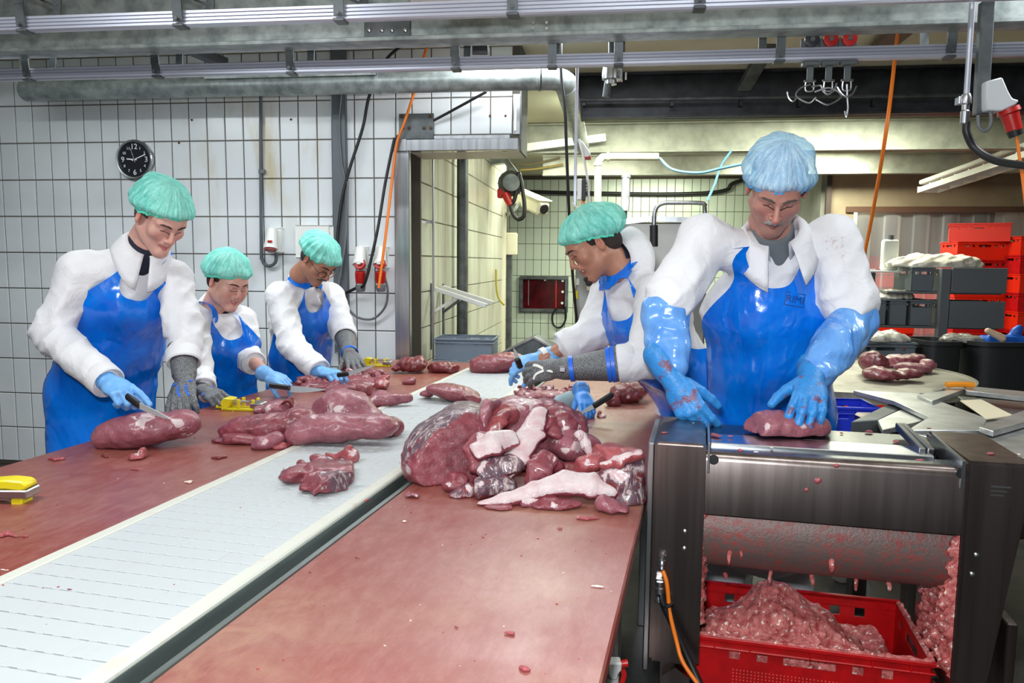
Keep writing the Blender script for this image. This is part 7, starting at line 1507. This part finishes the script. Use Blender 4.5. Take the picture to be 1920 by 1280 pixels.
meat('ragged silver skin scrap below the largest round', [('e', 858, 930, 2.04, 28, .03, 14, 10), ('e', 880, 920, 2.05, 20, .03, 16)], 80, [(850, 938, 2.01, .014), (878, 914, 2.02, .016)], [ndot((0, -.7, .7), -.1, .3, .8)], m_meat, (.007, .005), None, .004)
meat('pointed red flap hanging below the largest round', [('e', 850, 905, 2.07, 20, .03, 20, 20), ('e', 862, 898, 2.07, 16, .03, 14)], 81, [(840, 905, 2.04, .014)], (), m_meat, (.005, .004), None, .004)
meat('small pale scrap standing alone to the left of the big heap', [('e', 770, 928, 1.99, 14, .02, 8, 8), ('c', [(768, 922, 1.99, 5), (767, 910, 1.99, 2)]), ('e', 780, 930, 1.985, 8, .018, 7)], 82, [(782, 928, 1.97, .014)], [(768, 932, 1.97, .012)], m_meatp, (.003, .003), None, .0032)
meat('dark wedge of meat beside the blue gloved hand', [('c', [(1082, 775, 2.48, 8), (1090, 790, 2.46, 12), (1096, 800, 2.44, 7)])], 83, [(1082, 772, 2.46, .014)], (), m_meatd, (.003, .002), None, .0045)
meat('striated red slice leaning between the largest round and the fat slab', [('f', [(905, 820, 2.16, 18), (900, 850, 2.12, 20), (893, 880, 2.09, 14)], .014, (1, .3, .2))], 91, [(905, 822, 2.13, .03)], (), m_meat, (.004, .003), None, .0045, nc=0, rest=False)
meat('ragged pale flap hanging over the upper left of the big heap', [('f', [(935, 765, 2.36, 16), (928, 790, 2.28, 22), (922, 812, 2.22, 16)], .013, (1, .2, .1)), ('e', 950, 780, 2.38, 26, .05, 16, 30)], 92, [(926, 800, 2.2, .04)], (), m_trim, (.006, .004), None, .0045, rest=False)
meat('folded red flap right of the diagonal white strip', [('f', [(1030, 775, 2.32, 14), (1052, 790, 2.28, 20), (1072, 802, 2.27, 14)], .014, (.3, .5, .8)), ('e', 1040, 812, 2.24, 26, .04, 12, -25)], 93, [(1036, 780, 2.26, .02), (1060, 806, 2.24, .018)], (), m_meat, (.006, .004), None, .0045, rest=False)
meat('white edged shred lying on the rounded muscle of the heap', [('f', [(1086, 812, 2.2, 9), (1098, 832, 2.18, 10), (1106, 852, 2.17, 7)], .010, (1, .2, .2))], 94, [ndot((0, -.8, .6), 0, .4)], (), m_meatp, (.003, .003), None, .004, nc=0, rest=False)
meat('red rag of meat between the triangular flap and the right piece', [('e', 1098, 872, 2.10, 22, .03, 14, 25), ('e', 1116, 866, 2.1, 18, .03, 14)], 95, [(1100, 866, 2.07, .014)], (), m_trim, (.007, .004), None, .004, rest=False)
meat('upper folded edge of the mottled right piece of the heap', [('f', [(1128, 872, 2.0, 10), (1160, 864, 1.99, 12), (1198, 850, 2.0, 10)], .016, (.0, .7, .7))], 96, [ndot((0, -.3, .9), .3, .7)], (), m_trim, (.005, .004), None, .004, nc=0, rest=False)
# ---- on the machine and the turntable
zmd = zp1+.0045
meat('shiny oval meat piece under the nearest man\'s left glove on the machine', [('e', 1470, 798, YMM, 78, .07, 28, -3), ('e', 1430, 801, YMM-.01, 42, .06, 22, 6), ('e', 1515, 798, YMM+.01, 42, .065, 25)], 84, [(px, py, YMM-.062, .011) for px, py in ((1490, 778), (1500, 782), (1508, 788), (1505, 797), (1525, 782), (1538, 790), (1546, 797), (1415, 785), (1430, 780), (1445, 783), (1436, 797))], [(1462, 790, YMM-.06, .02, .5)], m_meatp, (.005, .002), zmd+.003, nc=1)
meat('fatty trimmings lying at the left end of the machine blade', [('e', 1345, 822, YMM-.04, 14, .03, 9, -20), ('e', 1362, 824, YMM-.05, 16, .02, 7), ('e', 1376, 826, YMM-.06, 9, .018, 5)], 85, [(1352, 830, 2.04, .012), (1368, 822, 2.04, .012)], (), m_trim, (.004, .004), zmd+.002, .0035)
zt_ = .9005
meat('long meat piece at the back of the turntable', [('e', 1690, 678, 4.55, 46, .10, 13, 5), ('e', 1715, 674, 4.6, 22, .08, 13)], 86, (), (), m_meat, (.008, .004), zt_, .007)
meat('paler meat piece in the middle of the turntable', [('e', 1712, 690, 4.3, 34, .08, 11, -6), ('e', 1738, 684, 4.35, 14, .05, 11)], 87, (), (), m_meatp, (.008, .004), zt_, .007)
meat('front meat piece on the turntable with a fatty left end', [('e', 1665, 703, 3.98, 42, .09, 12, -3), ('e', 1640, 700, 4.0, 22, .07, 14, 8), ('e', 1705, 700, 4.0, 30, .07, 11)], 88, [(1648, 700, 3.9, .035)], (), m_meat, (.008, .004), zt_, .007)
meat('tall meat piece at the left of the turntable beside the nearest man\'s sleeve', [('e', 1640, 680, 4.2, 26, .09, 20, -30)], 89, [(1645, 668, 4.12, .03)], (), m_meat, (.008, .004), zt_, .007)
# ---- scraps
sc_sp = [('pink scrap with a tail at the far left of the red board', 'c', [(3, 1006, 6), (14, 1002, 6), (28, 1006, 2), (50, 1006, 3)], m_trim), ('thin white sliver at the left edge below the pink scrap', 'c', [(2, 1068, 1.6), (16, 1069, 1.2)], None),
    ('red and yellowish scrap near the apron of the man at the far left', 'c', [(92, 860, 3.2), (104, 863, 4), (118, 861, 4)], m_trim), ('tiny brown scrap left of the pale trimming clump', 'c', [(192, 855, 3), (199, 857, 3)], m_meatd), ('thin pink scrap in the middle of the left board', 'c', [(245, 880, 2), (258, 881, 2.4)], m_trim),
    ('dark purple scrap between the oval piece and the belt', 'c', [(398, 859, 3), (410, 860, 4), (424, 857, 3)], m_meatd), ('white fatty scrap close to the belt guide', 'c', [(347, 904, 2.4), (356, 905, 3.6), (361, 901, 1.5)], 'fat'), ('red scrap at the end of the left board near the belt', 'c', [(580, 1072, 2.0), (582, 1072, 2)], m_trim),
    ('tiny red scrap on the left board above the yellow tool', 'c', [(126, 1105, 2), (133, 1106, 2.4)], m_trim), ('white elongated crumb on the right board', 'c', [(1110, 1099, 2.6), (1131, 1101, 2.6)], 'fat'), ('pink leaf shaped scrap at the bottom of the right board', 'c', [(977, 1252, 5), (985, 1256, 5), (1000, 1258, 1.5)], m_trim),
    ('small bright red scrap in the lower middle of the right board', 'c', [(948, 1187, 4), (962, 1189, 4)], m_trim), ('brown scrap left of the pale hollow on the right board', 'c', [(667, 1046, 2), (674, 1048, 2)], m_meatd), ('pink wrinkled scrap right below the heap on the right board', 'c', [(1084, 972, 4), (1100, 974, 4.4), (1122, 972, 2.4)], m_trim),
    ('curled pink crumb below the wrinkled scrap', 'c', [(1046, 991, 2.6), (1052, 991, 3)], m_trim), ('white crumb at the upper left of the right board', 'c', [(757, 978, 2.5), (760, 978, 2.5)], 'fat'), ('small white crumb in the lower part of the right board', 'c', [(720, 1210, 2), (724, 1211, 2)], 'fat'), ('red crumb at the gutter near the dark slab', 'c', [(685, 940, 3), (689, 938, 3.2)], m_trim),
    ('red crumb left of the small bright red scrap', 'c', [(831, 1187, 2.4), (833, 1186, 2.4)], m_trim), ('purplish crumb above the red crumb on the right board', 'c', [(853, 1175, 2.2), (858, 1176, 2.2)], m_trim)]
m_fat = M('white_fat', (228, 214, 204), .4, var=(60, (214, 180, 170), .45, .7))
for k, (lb, _, pts, mt) in enumerate(sc_sp):
    s = S(.0022, .004); on_belt = False; zz = ZT+.0012
    for (a, b) in zip(pts, pts[1:]):
        A_, B_ = T(a[0], a[1], zz), T(b[0], b[1], zz); s.rc(A_+Vector((0, 0, a[2]*.3*mpp(A_.y))), B_+Vector((0, 0, b[2]*.3*mpp(B_.y))), a[2]*mpp(A_.y), b[2]*mpp(B_.y))
    s.disp = lambda p: .0012*wob(p, 320, k+3); s.plane((0, 0, ZT+.0006), (0, 0, -1)); V, Fq = s.mesh(); C_ = np.zeros((len(V), 4)); C_[:, 3] = 1; C_[:, 0] = .28
    mesh_object('meat_scrap', V, Fq, m_fat if mt in ('fat', None) else mt, None, WF, 180, label=lb, cat='scrap', attr=C_)
# crumbs too small to pick apart
rs = random.Random(21); b = MB(); b2 = MB()
for i in range(260):
    side = rs.random(); t_ = rs.uniform(TL0+.02, TL1-.03) if side < .35 else rs.uniform(TR0+.02, TR1-.02) if side < .75 else rs.uniform(g1, h0)
    s_ = rs.uniform(.9, 3.9); r_ = rs.uniform(.0006, .0020); q = (b if rs.random() < .7 else b2); z_ = ZT if side < .75 else ZT+.001
    q.ball((t_, s_, z_+r_*.5), (r_*rs.uniform(.8, 2), r_*rs.uniform(.8, 2), r_*.7), 6)
o = b.build('meat_crumbs', M('red_crumb', (170, 66, 66), .4), None, TF, 180, label='scattered tiny red meat crumbs on the table and belt', cat='crumbs', kind='stuff'); o = b2.build('fat_crumbs', m_fat, None, TF, 180, label='scattered tiny white fat crumbs on the table and belt', cat='crumbs', kind='stuff')
# scraps on the machine top
for k, (lb, px, py, rx, rz_, z_, mt) in enumerate([('red scrap on the left column top of the machine', 1246, 812, 6, 2.6, zl0, m_trim), ('pale scrap on the left column top near its back edge', 1300, 794, 3, 1.6, zl0, 'fat'), ('round fat disc on the front lip of the machine', 1418, 855, 7, 7, zp1-.012, 'fat'), ('pink pointed scrap on the front deck of the machine', 1388, 846, 5, 4, zp1, m_trim), ('white flake on the front deck under the meat piece', 1447, 840, 4, 1.6, zp1, 'fat'),
    ('dark red scrap on the feed deck right of the meat piece', 1629, 811, 8, 3.5, zmd, m_meat), ('small red scrap on the feed deck near the meat piece', 1578, 813, 4, 2, zmd, m_trim), ('pink scrap on the blade holder in the middle', 1680, 829, 7, 3, zmd, m_trim), ('red scrap on the front deck at the right end', 1725, 864, 10, 3, zp1, m_trim), ('red scrap at the back right of the feed deck', 1742, 804, 5, 2, zmd, m_meatd), ('pink scrap on the right column top near its front edge', 1858, 852, 8, 3, zl0, m_trim), ('white flake on the right column top', 1910, 853, 5, 2.4, zl0, 'fat'), ('orange red scrap on the right column top near its back', 1888, 840, 6, 2, zl0, m_trim), ('pink scrap on the front deck left of centre', 1535, 842, 5, 2.4, zp1, m_trim)]):
    c = T(px, py, z_); s = S(.002, .003); a_ = mpp(c.y); s.el((c.x, c.y, c.z+rz_*a_*.4), (rx*a_, max(rz_*a_*1.5, .004), rz_*a_)); s.disp = lambda p: .0012*wob(p, 330, k+60); s.plane((0, 0, z_+.0006), (0, 0, -1)); V, Fq = s.mesh(); C_ = np.zeros((len(V), 4)); C_[:, 3] = 1; C_[:, 0] = .25
    mesh_object('meat_scrap', V, Fq, m_fat if mt == 'fat' else mt, None, WF, 180, label=lb, cat='scrap', attr=C_)
for lb, px, py, rx, rz_ in (('pink star shaped scrap stuck to the machine front panel', 1533, 901, 7, 5), ('small pink scrap stuck low on the machine front panel', 1511, 918, 4, 4), ('red scrap stuck under the lip of the machine front', 1568, 873, 5, 4)):
    c = m(px, py, MF+.003); s = S(.002, .003); a_ = mpp(1.85); s.el(c, (rx*a_, .004, rz_*a_)); s.el(c+Vector((rx*a_*.5, -.002, rz_*a_*.5)), (rx*a_*.5, .003, rz_*a_*.8)); s.disp = lambda p: .0015*wob(p, 330, 7); V, Fq = s.mesh(); C_ = np.zeros((len(V), 4)); C_[:, 3] = 1; C_[:, 0] = .3
    mesh_object('meat_scrap', V, Fq, m_trim, None, TF, 180, label=lb, cat='scrap', attr=C_)
# ------------------------------------------------------------------ yellow knife sharpeners
m_yel = M('yellow_plastic', (232, 214, 22), .35)
def sharp(label, c, ang, sc=1., flip=False):
    F = Matrix.Translation(c) @ rz(ang) @ Matrix.Scale(sc, 4); t = thing('knife_sharpener', label, 'sharpener', F)
    b = MB(); b.box((-.085, -.03, 0), (.085, -.016, .012), .003).box((-.085, .016, 0), (.085, .03, .012), .003).box((-.09, -.03, 0), (-.06, .03, .014), .004).box((.062, -.03, 0), (.08, .03, .012), .003)
    b.build('base_frame', m_yel, t, F); b = MB(); b.poly([(-.09, -.028, .012), (-.055, -.028, .012), (-.04, -.028, .05), (-.075, -.028, .055), (-.095, -.028, .035)], (0, .056, 0), .004); b.build('finger_guard', m_yel, t, F)
    for x_ in (-.02, .045): MB().box((x_, -.03, .01), (x_+.014, -.02, .05), .003).box((x_, .02, .01), (x_+.014, .03, .05), .003).build('upright', m_yel, t, F)
    for y_ in (-.01, 0, .01): MB().cyl((-.05, y_, .042-abs(y_)), (.075, y_, .030+abs(y_)), .0028, 8).build('steel_rod', m_steel, t, F)
    MB().box((.04, -.034, .014), (.088, .034, .034), .003).build('steel_block', m_machtop, t, F); MB().cyl((-.135, 0, .012), (-.088, 0, .012), .009, 12).build('handle', m_yel, t, F); return t
sharp('yellow knife sharpener held by the woman\'s mesh glove', T(458, 768, ZT), rad(-6), 1.0)
sharp('yellow knife sharpener lying beside the tall meat heap at the far end', T(706, 688, ZT)+Vector((0, .05, 0)), rad(-8), .95)
c = T(-8, 945, ZT); ksh = thing('knife_sharpener', 'yellow and steel sharpener cut by the left edge of the photo', 'sharpener', WF, c)
q = lambda px, py, dy=0: P(px, py, c.y+dy)
MB().poly([q(-60, 905), q(10, 900), q(40, 903), q(50, 911), q(48, 918), q(35, 921), q(10, 918), q(-60, 918)], (0, .05, 0), .004).build('finger_guard', m_yel, ksh)
MB().box(q(-60, 935, -.005), q(49, 920, -.005)+Vector((0, .06, 0)), .003).build('steel_block', m_machtop, ksh); MB().box(q(19, 948, .0), q(40, 935, 0)+Vector((0, .05, 0)), .004).box(q(-60, 940, .03), q(10, 935, .03)+Vector((0, .02, 0)), .002).build('foot', m_yel, ksh); MB().tube([q(-60, 938, .005), q(5, 936, .005), q(20, 943, .005), q(-20, 947, .005)], .0022, 6, 4).build('wire_spring', m_steel, ksh)
